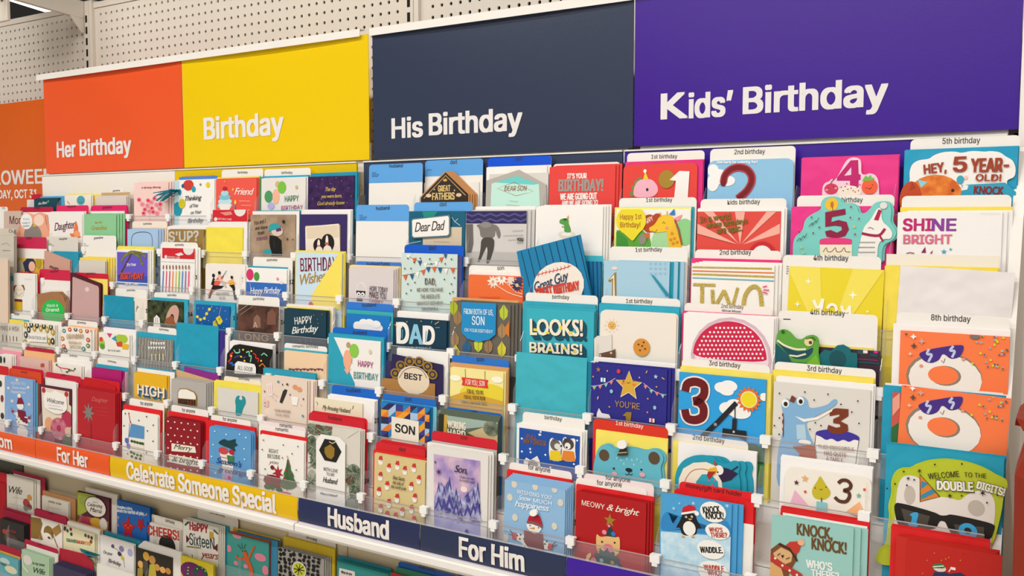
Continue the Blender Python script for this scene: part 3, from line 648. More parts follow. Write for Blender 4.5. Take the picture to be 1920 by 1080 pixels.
card(325, 218, 755, 218, '#f6cfe0', [Q([(437, 372), (540, 243), (596, 240), (600, 345), (615, 350), (615, 388), (600, 392), (600, 440), (535, 440), (535, 395), (437, 395)], '#c2186c', 'printed_numeral'), Q([(492, 358), (545, 295), (545, 352)], '#f6cfe0'), E(530, 480, 92, 48, '#f3e8d6'), D([(470, 445), (485, 470), (500, 440), (520, 460), (545, 452), (560, 470), (590, 445), (600, 470), (575, 480), (610, 425), (512, 418)], 5, '#8a2a3a'), E(395, 456, 52, 40, '#d23a5c'), Ln([(390, 420), (400, 400), (420, 380)], 6, '#7a3a3a'), D([(372, 450), (412, 440)], 4, '#4a1a22'), E(362, 465, 12, 9, '#f08a9a'), E(430, 452, 12, 9, '#f08a9a'), E(683, 440, 60, 58, '#f0603a'), Q([(628, 395), (655, 355), (672, 372), (690, 352), (700, 375), (720, 375), (705, 395)], '#6cc24a'), D([(658, 450), (706, 428)], 4, '#4a1a22'), Ln([(670, 450), (685, 460), (698, 444)], 4, '#4a1a22')],
     shape=[(325, 640), (325, 450), (345, 412), (380, 400), (395, 380), (430, 390), (505, 240), (555, 218), (600, 225), (620, 250), (618, 345), (650, 352), (680, 338), (725, 350), (752, 400), (755, 640)], k=0)
env(172, 230, 903, 199, '#e8348a', n=1, dx=1)
pocket(1, 'c16', 'cloud shaped card reading Hey 5 Year Old with an orange')
card(945, 170, 1780, 172, '#f4f1ec', [E(1170, 500, 205, 150, 'orangepeel'), E(990, 540, 85, 140, '#c0481a'), Q([(1042, 388), (1118, 405), (1068, 448)], '#8ed0e0'), Q([(1000, 400), (1030, 450), (980, 470)], '#a83a18'), E(1306, 468, 12, 12, '#3a1a10'), E(1363, 388, 28, 32, '#3aa6c0'), E(1405, 372, 14, 16, '#f3c9b8'), Ln([(1370, 418), (1385, 455)], 2.5, '#6a4a3a'), Q([(1380, 430), (1420, 425), (1700, 410), (1780, 480), (1780, 640), (1340, 640), (1370, 480)], '#2aa0c0'), Q([(1370, 470), (1388, 425), (1425, 432), (1415, 462)], '#f4f1ec'),
     T('HEY,', 1095, 345, 1258, 325, 68, '#a03c1c', 'B'), T('5', 1313, 327, 1408, 324, 108, '#a03c1c', 'B'), T('YEAR-', 1445, 330, 1722, 325, 98, '#a03c1c', 'b'), T('OLD!', 1480, 396, 1668, 398, 48, '#a03c1c', 'B'), T('KNOCK', 1465, 492, 1685, 500, 42, '#8a1c1c', 'b')],
     shape=[(945, 640), (950, 490), (985, 400), (980, 330), (1000, 270), (1050, 240), (1130, 232), (1160, 205), (1230, 180), (1320, 175), (1370, 188), (1450, 170), (1545, 178), (1590, 172), (1660, 180), (1705, 215), (1755, 240), (1780, 300), (1770, 370), (1710, 390), (1715, 440), (1765, 500), (1770, 640)])
env(945, 162, 1797, 147, '#1a9cc2', n=1, dx=1); tab(990, 84, 1815, 54, '5th birthday', (1228, 120, 1510, 112))
# ================================================================ SECOND ROW
pocket(2, 'c4', 'peach die cut card with a speech bubble')
card(120, 415, 385, 415, '#f2ab8c', [E(255, 590, 70, 90, '#8d8580'), E(305, 470, 40, 46, '#f6d8c4'), E(207, 478, 47, 62, '#f4f2ee'), T('You', 180, 470, 230, 466, 16, '#5a9ab0', ''), T('make it', 176, 498, 238, 494, 14, '#5a9ab0', ''), T('better', 182, 522, 232, 518, 14, '#5a9ab0', ''), Q([(255, 520), (270, 495), (290, 520)], '#d8b03a')], shape=[(120, 700), (122, 590), (150, 520), (160, 440), (195, 413), (250, 430), (300, 412), (350, 430), (358, 500), (385, 560), (385, 700)], n=1, dx=5)
card(180, 412, 395, 400, '#f0ece6'); tab(160, 372, 415, 360, 'mom', (270, 386, 312, 383), col='#b8133c')
pocket(2, 'c4', 'white card with script Daughter and an orange flower')
card(385, 412, 655, 396, '#f3eee8', [T('Daughter', 425, 552, 590, 528, 60, '#5a2440', 's'), Q([(575, 545), (590, 460), (612, 530), (605, 580), (640, 600), (600, 612), (560, 605), (540, 570), (575, 575)], '#e87a4a'), E(600, 575, 24, 26, '#f2a274')], n=1)
tab(440, 358, 690, 350, 'daughter', (525, 369, 592, 367), col='#df2360')
pocket(2, 'c4', 'green card with gold script Grandma')
card(640, 430, 905, 423, '#8ecb98', [T('Grandma', 712, 545, 832, 543, 34, '#c2a23a', 's'), T('for my', 740, 496, 797, 490, 18, '#c2a23a', 's')], n=3, dx=8)
env(705, 402, 970, 394, '#f4f0ea'); tab(708, 362, 990, 350, 'grandma', (800, 380, 872, 376), col='#e02468', n=1, dx=2)
pocket(2, 'c8', 'light blue card with a black rounded loop')
lp = [(180, 620), (178, 570), (195, 532), (240, 520), (290, 521), (322, 535), (332, 575), (330, 622)]
card(150, 503, 372, 500, '#a8c8ea', [Ln(lp, 4, '#1d2a3a')], n=2, dx=7)
env(185, 490, 432, 487, '#f3cfa8'); tab(185, 447, 437, 441, 'birthday', (266, 469, 328, 466), col='#f4e6d4')
pocket(2, 'c8', "bronze card with silver letters S'UP")
card(445, 507, 703, 501, '#9c7d42', [T("S'UP?", 452, 590, 665, 584, 70, '#cfcac2', 'B')], n=1)
card(437, 482, 720, 476, '#f5f2ee', r=.006, n=2, dx=6)
pocket(2, 'c8', 'plain yellow envelope with a red gift wrapper behind')
env(720, 489, 985, 484, '#f3e04c')
card(768, 362, 1018, 357, '#f1ede8', [R(768, 355, 1020, 445, '#d2222e'), E(965, 362, 42, 46, '#e8e2de'), T('BIRTHDAY CARD', 805, 432, 905, 437, 14, '#f4d8d8', ''), E(790, 428, 12, 14, '#f0e0e0'), Q([(820, 380), (900, 372), (912, 395), (860, 402)], '#e88a84')], r=.005)
card(735, 450, 1020, 455, '#f3efe9', r=.006, n=2, dx=4)
pocket(2, 'c8', 'tan photo card with a dog in teal cap and shades')
card(1042, 397, 1365, 393, 'photo', [T('You and I', 1068, 470, 1155, 452, 28, '#1d1a18', 'i'), T('are more', 1075, 506, 1165, 496, 24, '#1d1a18', 'i'), T('than', 1095, 542, 1140, 534, 24, '#1d1a18', 'i'), T('friends', 1085, 586, 1165, 572, 28, '#8a4a7a', 'i'),
     Q([(1180, 545), (1230, 550), (1265, 580), (1270, 690), (1195, 690), (1178, 600)], '#14120f'), Ln([(1210, 580), (1218, 640)], 3, '#4a4640'), E(1235, 515, 42, 36, '#d8c8b4'), Q([(1172, 515), (1180, 470), (1215, 456), (1262, 475), (1255, 495), (1200, 510)], '#2aa0a8'), Q([(1225, 500), (1262, 488), (1268, 510), (1232, 520)], '#6a2a6a'), Q([(1130, 680), (1150, 645), (1190, 645), (1200, 680)], '#2aa0a8'), E(1282, 446, 10, 12, '#2a221c'), S(1310, 572, 12, '#2a221c'), S(1282, 446, 13, '#2a221c'), S(1350, 575, 8, '#2a221c')])
card(1055, 374, 1392, 366, '#f3efe9'); env(1060, 372, 1397, 365, '#2aa3ba', n=1, dx=1)
pocket(2, 'c8', 'purple card with a photo of two puppies')
card(1402, 394, 1735, 391, '#392a64', [Q([(1440, 475), (1690, 468), (1690, 680), (1440, 680)], '#c9a24a'), Q([(1437, 482), (1680, 460), (1690, 680), (1440, 680)], '#efe4d4'), Q([(1445, 490), (1672, 470), (1680, 560), (1450, 570)], '#e3d2b8'), E(1535, 618, 40, 52, '#1d1714'), E(1600, 600, 48, 66, '#1d1714'), E(1535, 608, 10, 34, '#f0e8e0'), E(1595, 585, 10, 40, '#f0e8e0'), E(1537, 625, 14, 10, '#c86a5a'), E(1595, 605, 15, 10, '#c86a5a'), E(1540, 655, 26, 30, '#f0e8e0'), E(1600, 650, 30, 34, '#f0e8e0')])
card(1410, 368, 1765, 355, '#f4f1ee', n=1, dx=2); env(1425, 368, 1785, 347, '#1f9fbc')
pocket(2, 'c12', 'second plain tab marked husband with no card')
tab(165, 394, 505, 387, 'husband', (293, 425, 380, 421), band=(496, SKY), art=[Wv(186, 460, 206, 459, '#3a5a8a', 4), Wv(186, 472, 232, 470, '#3a5a8a', 4), Wv(186, 484, 226, 482, '#3a5a8a', 4)], label='empty blue headed tab reading husband, second row')
pocket(2, 'c12', 'teal card with a white plaque reading Dear Dad')
card(500, 431, 865, 433, '#17607c', [Q([(590, 435), (690, 435), (660, 470), (600, 470)], '#1d8f80'), R(595, 533, 842, 680, '#d6c6ac'), Ln([(780, 470), (800, 500), (835, 525)], 3, '#d8e4e4'), Ln([(800, 500), (820, 480)], 3, '#d8e4e4'), Ln([(505, 640), (580, 625)], 3, '#d8e4e4'), Wv(665, 628, 765, 632, '#9a8a70', 2), Pt([(532, 480), (768, 455), (776, 470), (776, 585), (762, 595), (540, 608), (526, 596), (524, 488)], .001, .0012, '#5a7d86', 'plaque_edge'), Pt([(540, 487), (762, 463), (768, 475), (768, 578), (756, 588), (545, 600), (534, 590), (532, 495)], 0, .0006, '#f4f2ee', 'plaque'), T('Dear Dad', 550, 566, 745, 552, 60, '#3a2a2a', 's')])
tab(537, 377, 913, 370, 'dad', (702, 402, 745, 398), band=(445, SKY), n=0)
pocket(2, 'c12', 'navy chevron card over a grey photo of a walking child')
zz = lambda y: [(872+i*39, y+(16 if i % 2 else 0)) for i in range(11)]
card(872, 434, 1262, 427, '#d3cfcb', [R(872, 425, 1262, 512, '#2b2659'), Ln(zz(448), 12, '#554f88', 'printed_zigzag'), Ln(zz(482), 12, '#554f88', 'printed_zigzag'), R(872, 690, 1262, 790, '#bdb9b5'), Q([(872, 515), (915, 515), (918, 640), (905, 700), (875, 700)], '#6d6864'), Q([(930, 515), (1070, 512), (1096, 575), (1085, 612), (1070, 590), (1060, 540), (1055, 605), (965, 605), (960, 545)], '#7d7874'), Q([(970, 600), (1055, 600), (1050, 680), (1020, 770), (1000, 770), (1012, 690), (1005, 650), (985, 700), (960, 760), (945, 760), (965, 690)], '#4a4643'), E(1000, 520, 36, 20, '#8f8a86'), Wv(1170, 560, 1240, 557, '#6a6664', 2), Wv(1112, 590, 1240, 587, '#6a6664', 2), Wv(1140, 618, 1195, 616, '#6a6664', 2), T('YOU', 1200, 626, 1241, 624, 22, '#1d1a1a', 'b'), Wv(1200, 636, 1240, 634, '#1d1a1a', 3)], n=2, dx=7)
card(930, 406, 1318, 403, '#f5f2ee', n=1, dx=0)
pocket(2, 'c12', 'white card with a green dinosaur in a party hat')
card(1320, 405, 1752, 401, '#f5f2ed', [E(1518, 582, 56, 24, '#e9dfc8'), E(1518, 580, 34, 12, '#f5f2ed'), Q([(1470, 500), (1478, 482), (1520, 475), (1532, 490), (1530, 510), (1545, 545), (1545, 570), (1500, 568), (1505, 520), (1475, 512)], '#5a9e4a'), Q([(1518, 476), (1530, 456), (1533, 482)], '#d8a83a'), E(1508, 486, 12, 6, '#2a4a2a'), Ln([(1488, 530), (1505, 535)], 6, '#5a9e4a')], n=3, dx=4)
env(1362, 405, 1806, 402, '#23a0b8')
pocket(2, 'c15', 'yellow balloon card reading Happy 1st Birthday with a giraffe')
card(330, 622, 930, 605, '#f2f0ea', [E(440, 900, 170, 140, '#5aa83a'), Q([(330, 780), (420, 860), (430, 1000), (330, 1000)], '#3d8f34'), E(720, 880, 110, 130, '#a8d8a0'), E(880, 800, 80, 110, '#8fcf8a'), E(595, 730, 60, 74, '#b3431e'), E(660, 700, 46, 52, '#b3431e'), T('HAPPY', 552, 746, 632, 704, 40, '#fdf4e8', 'i'), Ln([(575, 790), (580, 880)], 3, '#6a4a3a'), R(552, 808, 598, 850, '#d2692a'), E(540, 860, 30, 44, '#8f8a80'), Q([(735, 795), (800, 720), (855, 905), (850, 1000), (770, 1000)], '#f0bc2a'), Q([(592, 765), (640, 740), (680, 668), (740, 655), (800, 680), (800, 740), (745, 795), (650, 805), (600, 795)], '#f2c62e'), Q([(790, 690), (865, 655), (840, 705), (800, 715)], '#f09a9a'), Ln([(690, 680), (685, 640)], 7, '#d89a2a'), Ln([(742, 665), (740, 630)], 7, '#d89a2a'), Q([(755, 658), (800, 610), (806, 662)], '#2a7fc0'), Ln([(702, 730), (714, 716), (726, 732)], 4, '#4a2a10'), E(738, 766, 14, 12, '#f09a8a'), Ln([(610, 790), (645, 800), (660, 780)], 4, '#a8481e'), D([(780, 810), (800, 850), (790, 890), (822, 880), (770, 860)], 12, '#d2902a'), Ln([(805, 700), (835, 780), (860, 900)], 14, '#a8481e'), E(450, 705, 122, 122, '#ecd92c'), Q([(380, 800), (525, 795), (470, 868), (455, 868)], '#ecd92c'), Ln([(462, 868), (462, 1000)], 3, '#b8a41c'), T('Happy 1st', 362, 698, 535, 694, 42, '#b3641e', ''), T('Birthday!', 362, 762, 525, 762, 42, '#b3641e', '')])
env(315, 602, 935, 594, '#f5ec7c', n=0); env(325, 601, 958, 593, '#2aa8c0'); tab(350, 524, 978, 518, '1st birthday', (568, 556, 780, 552))
pocket(2, 'c15', 'red sunburst card reading In a world where birthdays are epic')
rays = [Q([(1330+math.cos(a)*20, 900), (1330+math.cos(a-.045)*900, 900-math.sin(a-.045)*900), (1330+math.cos(a+.045)*900, 900-math.sin(a+.045)*900)], '#f3b0a0') for a in [math.pi*(i+.5)/11 for i in range(11)]]
card(985, 612, 1690, 605, '#f6f3ef', [R(985, 634, 1652, 1000, '#e04a40')] + [Q([(min(max(x, 986), 1651), max(y, 636)) for x, y in q[1]], q[2]) for q in rays] + [T('In a world', 1010, 722, 1255, 692, 46, '#7a6a1e', 'B'), T('where birthdays', 1060, 768, 1392, 728, 40, '#7a6a1e', 'B'), T('are epic.', 1148, 812, 1350, 790, 48, '#7a6a1e', 'B'), E(1510, 985, 112, 110, '#c8202c'), E(1510, 990, 82, 82, '#f0eeec')], n=1, dx=3)
env(992, 608, 1706, 600, '#efece8'); tab(1010, 534, 1706, 524, 'kids birthday', (1228, 577, 1490, 571))
pocket(2, 'c16', 'teal cloud die cut card with number five and a llama')
cl = [(110, 1050), (105, 870), (125, 810), (180, 770), (195, 690), (240, 650), (320, 612), (315, 560), (345, 520), (410, 510), (460, 535), (480, 565), (540, 560), (590, 590), (600, 640), (650, 640), (690, 600), (720, 560), (780, 545), (830, 560), (850, 620), (835, 700), (870, 750), (885, 790), (860, 840), (775, 880), (775, 1050)]
card(105, 510, 885, 510, '#7ccfc6', [E(398, 572, 50, 48, '#f0c030'), E(401, 575, 13, 24, '#c8702a'), Ln([(405, 590), (405, 620)], 4, '#6a3a1a'), Q([(350, 632), (500, 605), (504, 648), (400, 668), (395, 705), (450, 690), (510, 705), (528, 760), (500, 810), (430, 828), (360, 815), (348, 775), (390, 765), (440, 785), (475, 765), (470, 738), (420, 732), (350, 742)], '#8e1240', 'printed_numeral'), Q([(308, 825), (552, 825), (548, 870), (530, 885), (505, 868), (480, 885), (455, 868), (430, 885), (405, 868), (380, 885), (350, 868), (325, 885), (308, 870)], '#e83a80'), Q([(310, 875), (550, 875), (552, 1000), (312, 1000)], '#f3e8cc'), Ln([(335, 930), (360, 890), (365, 930), (400, 930), (430, 890), (432, 930), (470, 930), (495, 890), (500, 930), (540, 930)], 5, '#7a2a1a'),
     Q([(585, 1000), (610, 860), (640, 740), (690, 690), (740, 600), (770, 600), (775, 700), (830, 745), (858, 790), (840, 835), (790, 830), (745, 870), (740, 1000)], '#f3f0ea'), Q([(715, 690), (750, 610), (775, 620), (750, 695)], '#b3164a'), E(788, 582, 28, 26, '#e4e0dc'), Ln([(625, 790), (690, 805), (760, 810), (800, 755)], 20, '#a3184a'), Ln([(760, 810), (785, 850)], 14, '#a3184a'), Ln([(672, 752), (690, 745), (715, 760)], 4, '#4a4a4a'), Wv(610, 858, 725, 858, '#4a4a4a', 4), Wv(600, 895, 722, 895, '#4a4a4a', 4), Wv(598, 932, 725, 932, '#4a4a4a', 4), Ln([(228, 740), (260, 705), (250, 735), (285, 690), (280, 715), (305, 672)], 4, '#2a4a50'), Ln([(138, 850), (165, 820), (165, 850), (190, 800), (195, 830), (215, 790)], 4, '#2a4a50'), D([(250, 670), (545, 592), (540, 672), (605, 680), (575, 797), (262, 788), (158, 780), (308, 745)], 7, '#8a3a5a'), D([(570, 740), (190, 935), (175, 895)], 8, '#e0c84a')], shape=cl, n=1, dx=3, dz=0)
env(96, 594, 865, 591, '#e8328a', n=1, dx=1); tab(140, 508, 870, 499, '4th birthday', (395, 556, 630, 556))
pocket(2, 'c16', 'white card reading Shine Bright in pink capitals')
card(895, 625, 1680, 638, '#f4f1ee', [T('SHI', 935, 770, 1146, 770, 88, '#c01c70', 'B'), T('NE', 1152, 770, 1327, 770, 88, '#8a3a9a', 'B'), T('BRIGHT', 938, 868, 1298, 868, 66, '#d8708a', 'B'), S(1240, 928, 22, '#4aa8c4'), S(1290, 910, 13, '#4aa8c4'), Q([(1070, 935), (1100, 890), (1105, 935)], '#8a1c5a'), Q([(1135, 940), (1158, 915), (1150, 942)], '#8a1c5a'), Ln([(960, 940), (985, 934), (1018, 940)], 6, '#7a1c6a'), Wv(1515, 640, 1660, 643, '#c9c4ca', 2)], n=2, dx=6)
env(912, 600, 1755, 584, '#f6dc52'); tab(925, 512, 1748, 498)
# ================================================================ THIRD ROW
pocket(3, 'c4', 'mustard and navy portrait card at the left end')
card(110, 768, 335, 765, '#d9b43a', [E(235, 820, 45, 60, '#2a3350'), E(250, 830, 26, 40, '#efb9a0'), E(160, 830, 24, 50, '#c9c2b4'), Q([(180, 800), (210, 770), (225, 830), (200, 880)], '#2a3350'), E(300, 800, 22, 46, '#b89a2a')])
env(75, 716, 125, 714, '#1e4f9e', h=.12); tab(118, 607, 365, 592, 'mom', (205, 622, 246, 618), band=(690, '#c8234f'), art=[Wv(128, 660, 146, 660, '#7a1a30', 3)])
pocket(3, 'c4', 'turned dusty pink card beside teal envelopes')
card(345, 708, 545, 708, '#cf9f8d', [T('mum', 388, 842, 455, 862, 26, '#4a1a1a', 'b')], shape=[(345, 1000), (345, 708), (352, 706), (545, 782), (548, 1000)], n=1, dx=2, dz=0)
env(400, 724, 612, 716, '#2596b4', n=2, dx=3); tab(360, 602, 608, 594, 'daughter', (463, 622, 527, 619), col='#dcd7cd', art=[Wv(386, 655, 404, 655, '#4a4a4a', 3), Wv(386, 667, 420, 667, '#4a4a4a', 3)])
pocket(3, 'c4', 'plain grey card with yellow envelopes')
card(615, 788, 820, 782, '#dad4c6', n=1, dx=2); env(622, 768, 832, 760, '#f3da5c', n=3, dx=8); tab(645, 592, 905, 584, 'grandma', (733, 617, 803, 612), art=[Wv(652, 655, 668, 655, '#4a4a4a', 3), Wv(652, 668, 690, 668, '#4a4a4a', 3)])
pocket(3, 'c8', "palm tree card reading It's Your Birthday Go to Town")
card(70, 654, 302, 655, '#f1efea', [R(76, 664, 297, 890, '#6656c4'), R(76, 830, 297, 890, '#3f4fae'), R(76, 885, 297, 912, '#3f7ccc'), Ln([(90, 850), (130, 770), (170, 700), (185, 662)], 14, '#5a3a22'), Ln([(185, 662), (130, 690), (105, 735)], 22, 'leafy'), Ln([(185, 662), (240, 700), (262, 760)], 24, 'leafy'), Ln([(185, 662), (255, 675), (285, 700)], 20, 'leafy'), T("It's Your", 150, 768, 216, 765, 20, '#eef0f6', 'b'), T('BIRTHDAY', 108, 862, 270, 864, 44, '#8a1c20', 'B'), T('BIRTHDAY', 106, 860, 268, 861, 44, '#d8503a', 'B'), T('Go to Town', 138, 906, 234, 902, 18, '#eef0f6', 'b')], n=2, dx=6)
env(78, 630, 342, 626, '#f4e35a', n=1, dx=1); env(120, 650, 356, 647, '#1f7d8a')
pocket(3, 'c8', 'white card with a row of nine coloured candles')
cc = ['#2a6ab8', '#e0407a', '#e0407a', '#f0902a', '#e8d02a', '#6ab83a', '#2a8ac8', '#8a4ab0', '#e0407a']
ca = []
for i, c in enumerate(cc):
    x = 410+i*23.5; ca += [Ln([(x+2, 802), (x-4, 955)], 9 if i % 2 else 10, c), E(x+2, 775, 4, 17, '#8a5a2a')]
card(400, 634, 638, 640, '#f4f1ed', [R(403, 632, 640, 718, '#d0222e'), E(592, 645, 38, 42, '#e6e2de'), T('BIRTHDAY CARD', 445, 708, 530, 714, 14, '#f4d8d8', ''), E(430, 700, 10, 13, '#f0e0e0'), Q([(495, 680), (540, 668), (560, 685), (520, 695)], '#e8e0dc'), R(400, 735, 637, 740, '#dcd8d2')] + ca, r=.004, n=2, dx=6)
tab(390, 598, 660, 591, 'birthday', (495, 622, 560, 619), r=.01)
pocket(3, 'c8', 'white card with three dancing figures')
card(715, 757, 1005, 751, '#f3ebe2', [Q([(760, 920), (800, 850), (850, 835), (830, 880), (780, 950), (740, 990), (732, 980)], '#e8604a'), Q([(755, 900), (770, 850), (785, 860), (775, 910)], '#1d1a1a'), Q([(770, 905), (850, 910), (830, 930), (770, 940), (750, 1000), (735, 1000)], '#1d1a1a'), Q([(800, 830), (820, 825), (840, 870), (820, 880)], '#f0b9a8'), Q([(820, 880), (860, 890), (870, 925), (855, 920)], '#c9c4c0'), Q([(880, 875), (915, 862), (925, 900), (890, 910)], '#e8b02a'), Q([(888, 905), (925, 900), (945, 1010), (925, 1010), (912, 930)], '#1d1a1a'), Ln([(780, 870), (820, 870), (880, 890), (915, 870), (935, 895)], 8, '#f0b9a8'), E(775, 835, 10, 14, '#1d1a1a'), E(818, 815, 10, 12, '#1d1a1a'), E(908, 848, 9, 12, '#1d1a1a'), Ln([(870, 800), (830, 860)], 5, '#3a8a90'), T('KIND HUMANS', 795, 980, 888, 978, 18, '#8a8684', ''), T('BE LIKE', 820, 1006, 862, 1006, 13, '#8a8684', '')], r=.006, n=1)
pocket(3, 'c8', 'white and blue balloon card reading Happy Birthday')
card(1010, 787, 1303, 786, '#f5f2ee', [R(1010, 880, 1303, 1060, '#2f6cc0'), E(1037, 828, 26, 42, '#d8326a'), E(1085, 842, 20, 32, '#4a9a3a'), Ln([(1037, 868), (1045, 960)], 2, '#e8e8f0'), E(1238, 860, 9, 11, '#e88aa8'), E(1266, 885, 14, 13, '#f3e0d0'), T('Happy Birthday', 1040, 968, 1262, 964, 46, '#f2f5fa', 's'), E(1020, 1010, 16, 14, '#c8205a')], n=1)
env(1025, 772, 1308, 769, '#28a2bc'); tab(1058, 708, 1345, 700, 'birthday', (1160, 733, 1236, 728), n=0)
pocket(3, 'c8', 'light blue card reading Birthday Wishes in yellow envelope')
card(1372, 673, 1705, 668, '#cbe2f2', [T('BIRTHDAY', 1403, 806, 1668, 798, 96, '#7a1428', ''), T('Wishes', 1405, 905, 1590, 872, 76, '#b08a3a', 's'), Q([(1690, 660), (1725, 660), (1725, 1080), (1500, 1080), (1478, 985)], '#f5e162'), E(1478, 1050, 18, 26, '#d2402a')], r=0)
env(1364, 664, 1722, 658, '#f4df58', n=1, dx=1)
pocket(3, 'c12', 'lilac grey card with a birdcage reading Hope Today')
card(118, 792, 405, 812, '#dcd3d2', [Ln([(165, 990), (160, 930), (178, 900), (196, 890), (222, 905), (232, 940), (230, 990)], 4, '#f6f4f2'), Ln([(178, 960), (182, 910), (196, 892)], 3, '#f6f4f2'), Ln([(215, 960), (212, 910), (196, 892)], 3, '#f6f4f2'), Q([(165, 942), (225, 946), (222, 968), (168, 964)], '#2a2626'), E(182, 965, 12, 13, '#f6f4f2'), E(208, 967, 12, 13, '#f6f4f2'), D([(182, 966), (206, 968)], 5, '#1d1a1a'), R(170, 990, 205, 1010, '#2a2626'), T('HOPE TODAY', 252, 944, 368, 955, 32, '#4a3a4a', ''), T('MAKES YOU', 250, 986, 358, 998, 30, '#4a3a4a', ''), T('CHIRPY', 250, 1015, 340, 1025, 22, '#b84a6a', '')], n=2, dx=3)
env(122, 778, 440, 792, '#efd9a0', n=1, dx=3); tab(160, 762, 460, 757, 'husband funny', (233, 786, 380, 783, 26), col='#3f7cd0')
pocket(3, 'c12', 'mint bunting card reading Dad we hope you have')
bt = []
for (x, y, c) in [(500, 722, '#f3f0ea'), (540, 745, '#e0643a'), (575, 762, '#2a5f8a'), (610, 775, '#f3f0ea'), (680, 768, '#f3f0ea'), (712, 742, '#e0643a'), (740, 715, '#2a5f8a'), (482, 855, '#e0643a'), (525, 850, '#2a5f8a'), (560, 835, '#f3f0ea'), (597, 822, '#e0643a'), (630, 803, '#2a5f8a'), (668, 802, '#e0643a'), (706, 808, '#2a5f8a'), (745, 812, '#f3f0ea'), (788, 810, '#e0643a')]:
    bt.append(Q([(x-14, y-10), (x+14, y-14), (x+2, y+24)], c, 'printed_flag'))
conf = [(500, 735), (520, 800), (580, 735), (480, 800), (640, 740), (780, 740), (650, 770), (500, 900), (520, 940), (490, 960), (800, 860), (780, 900), (790, 950), (770, 960), (540, 760), (740, 770), (800, 700), (530, 700), (545, 890), (735, 870)]
card(457, 712, 815, 696, '#cfe1da', [Ln([(488, 715), (540, 742), (600, 768), (650, 775), (700, 755), (745, 712)], 2.5, '#6a4a3a'), Ln([(460, 845), (540, 832), (600, 810), (650, 792), (720, 795), (815, 800)], 2.5, '#6a4a3a')] + bt + [D(conf, 5, '#4a4a42'), T('DAD,', 610, 904, 682, 906, 42, '#5a3a2a', ''), T('WE HOPE YOU HAVE', 558, 950, 727, 948, 24, '#5a3a2a', ''), T('THE ABSOLUTE', 582, 994, 706, 992, 26, '#5a3a2a', ''), T('GREATEST BIRTHDAY', 558, 1036, 727, 1032, 22, '#5a3a2a', ''), T('IMAGINABLE.', 590, 1070, 700, 1068, 20, '#5a3a2a', '')])
env(500, 722, 845, 712, '#4a4a7a'); tab(475, 652, 855, 648, 'dad', (632, 681, 676, 679), col='#0f58cc')
pocket(3, 'c12', 'orange card with white and navy flowers')
card(887, 847, 1238, 852, '#ef7139', [S(1045, 885, 48, '#f4e8dc', 9, .5), S(1100, 862, 50, '#f6efe6', 11, .55), S(1160, 875, 44, '#e8d8cc', 9, .5), S(1200, 908, 52, '#2c3358', 12, .5), S(1215, 868, 34, '#3a4270', 9, .5), E(1200, 908, 10, 12, '#d8c8a0'), E(1100, 862, 9, 10, '#d8a080'), E(1045, 885, 8, 10, '#d8a080'), Ln([(1010, 880), (1080, 915), (1150, 960), (1238, 985)], 4, '#f6efe6'), Ln([(1130, 890), (1190, 950), (1238, 965)], 3, '#f6efe6'), Ln([(1175, 895), (1225, 920)], 4, '#f0c0a0'), Wv(955, 985, 1090, 985, '#d8591f', 4)], n=1, dx=1)
env(905, 822, 1240, 818, '#f6f2ec', n=1); tab(890, 786, 1240, 782, 'son', (1072, 810, 1115, 808))
pocket(3, 'c12', 'tilted blue pinstripe card with a baseball reading Great Guy')
st_ = [Ln([(1225+i*45, 690-i*12.1), (1225+i*45+95, 690-i*12.1+390)], 4.5, '#12284e', 'printed_stripe') for i in range(9)]
card(1195, 691, 1605, 582, '#1a7fae', st_ + [E(1465, 912, 172, 155, '#f1e8dc'), Ln([(1322, 845), (1380, 826), (1440, 815), (1500, 800), (1548, 782)], 5, '#d23a2a')] + [Ln([(1335+i*24, 852-i*6.6), (1343+i*24, 838-i*6.6), (1337+i*24, 826-i*6.6)], 4, '#d23a2a', 'printed_stitch') for i in range(9)] + [T('Great Guy', 1320, 952, 1540, 868, 62, '#23365e', 's'), Ln([(1335, 960), (1420, 912), (1520, 890)], 5, '#3a6ab0'), T('GREAT BIRTHDAY', 1330, 985, 1605, 935, 56, '#d8402e', 'B')], rot=True, h=.16)
card(1300, 752, 1740, 748, '#1872a4', [Ln([(1660+i*26, 750), (1668+i*26, 1000)], 4.5, '#12284e', 'printed_stripe') for i in range(4)], k=.012)
env(1310, 716, 1750, 712, '#3fb4c6')
pocket(3, 'c17', 'pale blue card with a gold outlined number one')
card(637, 184, 1092, 183, '#a8cfe2', [Q([(665, 320), (712, 262), (722, 262), (724, 440), (692, 440), (694, 315), (680, 330)], 'gold'), Q([(675, 315), (708, 275), (713, 440), (700, 440), (702, 300)], '#f2ece0'), E(712, 232, 20, 12, '#f0d8c8')] + [Ln([(x-8, y-6), (x, y+8), (x+8, y-6)], 3, '#7aa8c4') for x in range(960, 1080, 34) for y in range(200, 300, 34)] + [Q([(965, 275), (985, 282), (1100, 425), (1070, 425)], '#1792ac')], spread=.001)
for i_ in range(2): card(700+i_*42, 184-i_*3, 1150+i_*44, 184-i_*2, '#9cc8de', [R(1088+i_*44, 180, 1114+i_*44, 480, '#1494ae')], h=.172)
env(740, 182, 1205, 180, '#eeeae4'); tab(680, 88, 1218, 82, '1st birthday', (855, 119, 1040, 115))
pocket(3, 'c17', 'white card with gold glitter letters TWO')
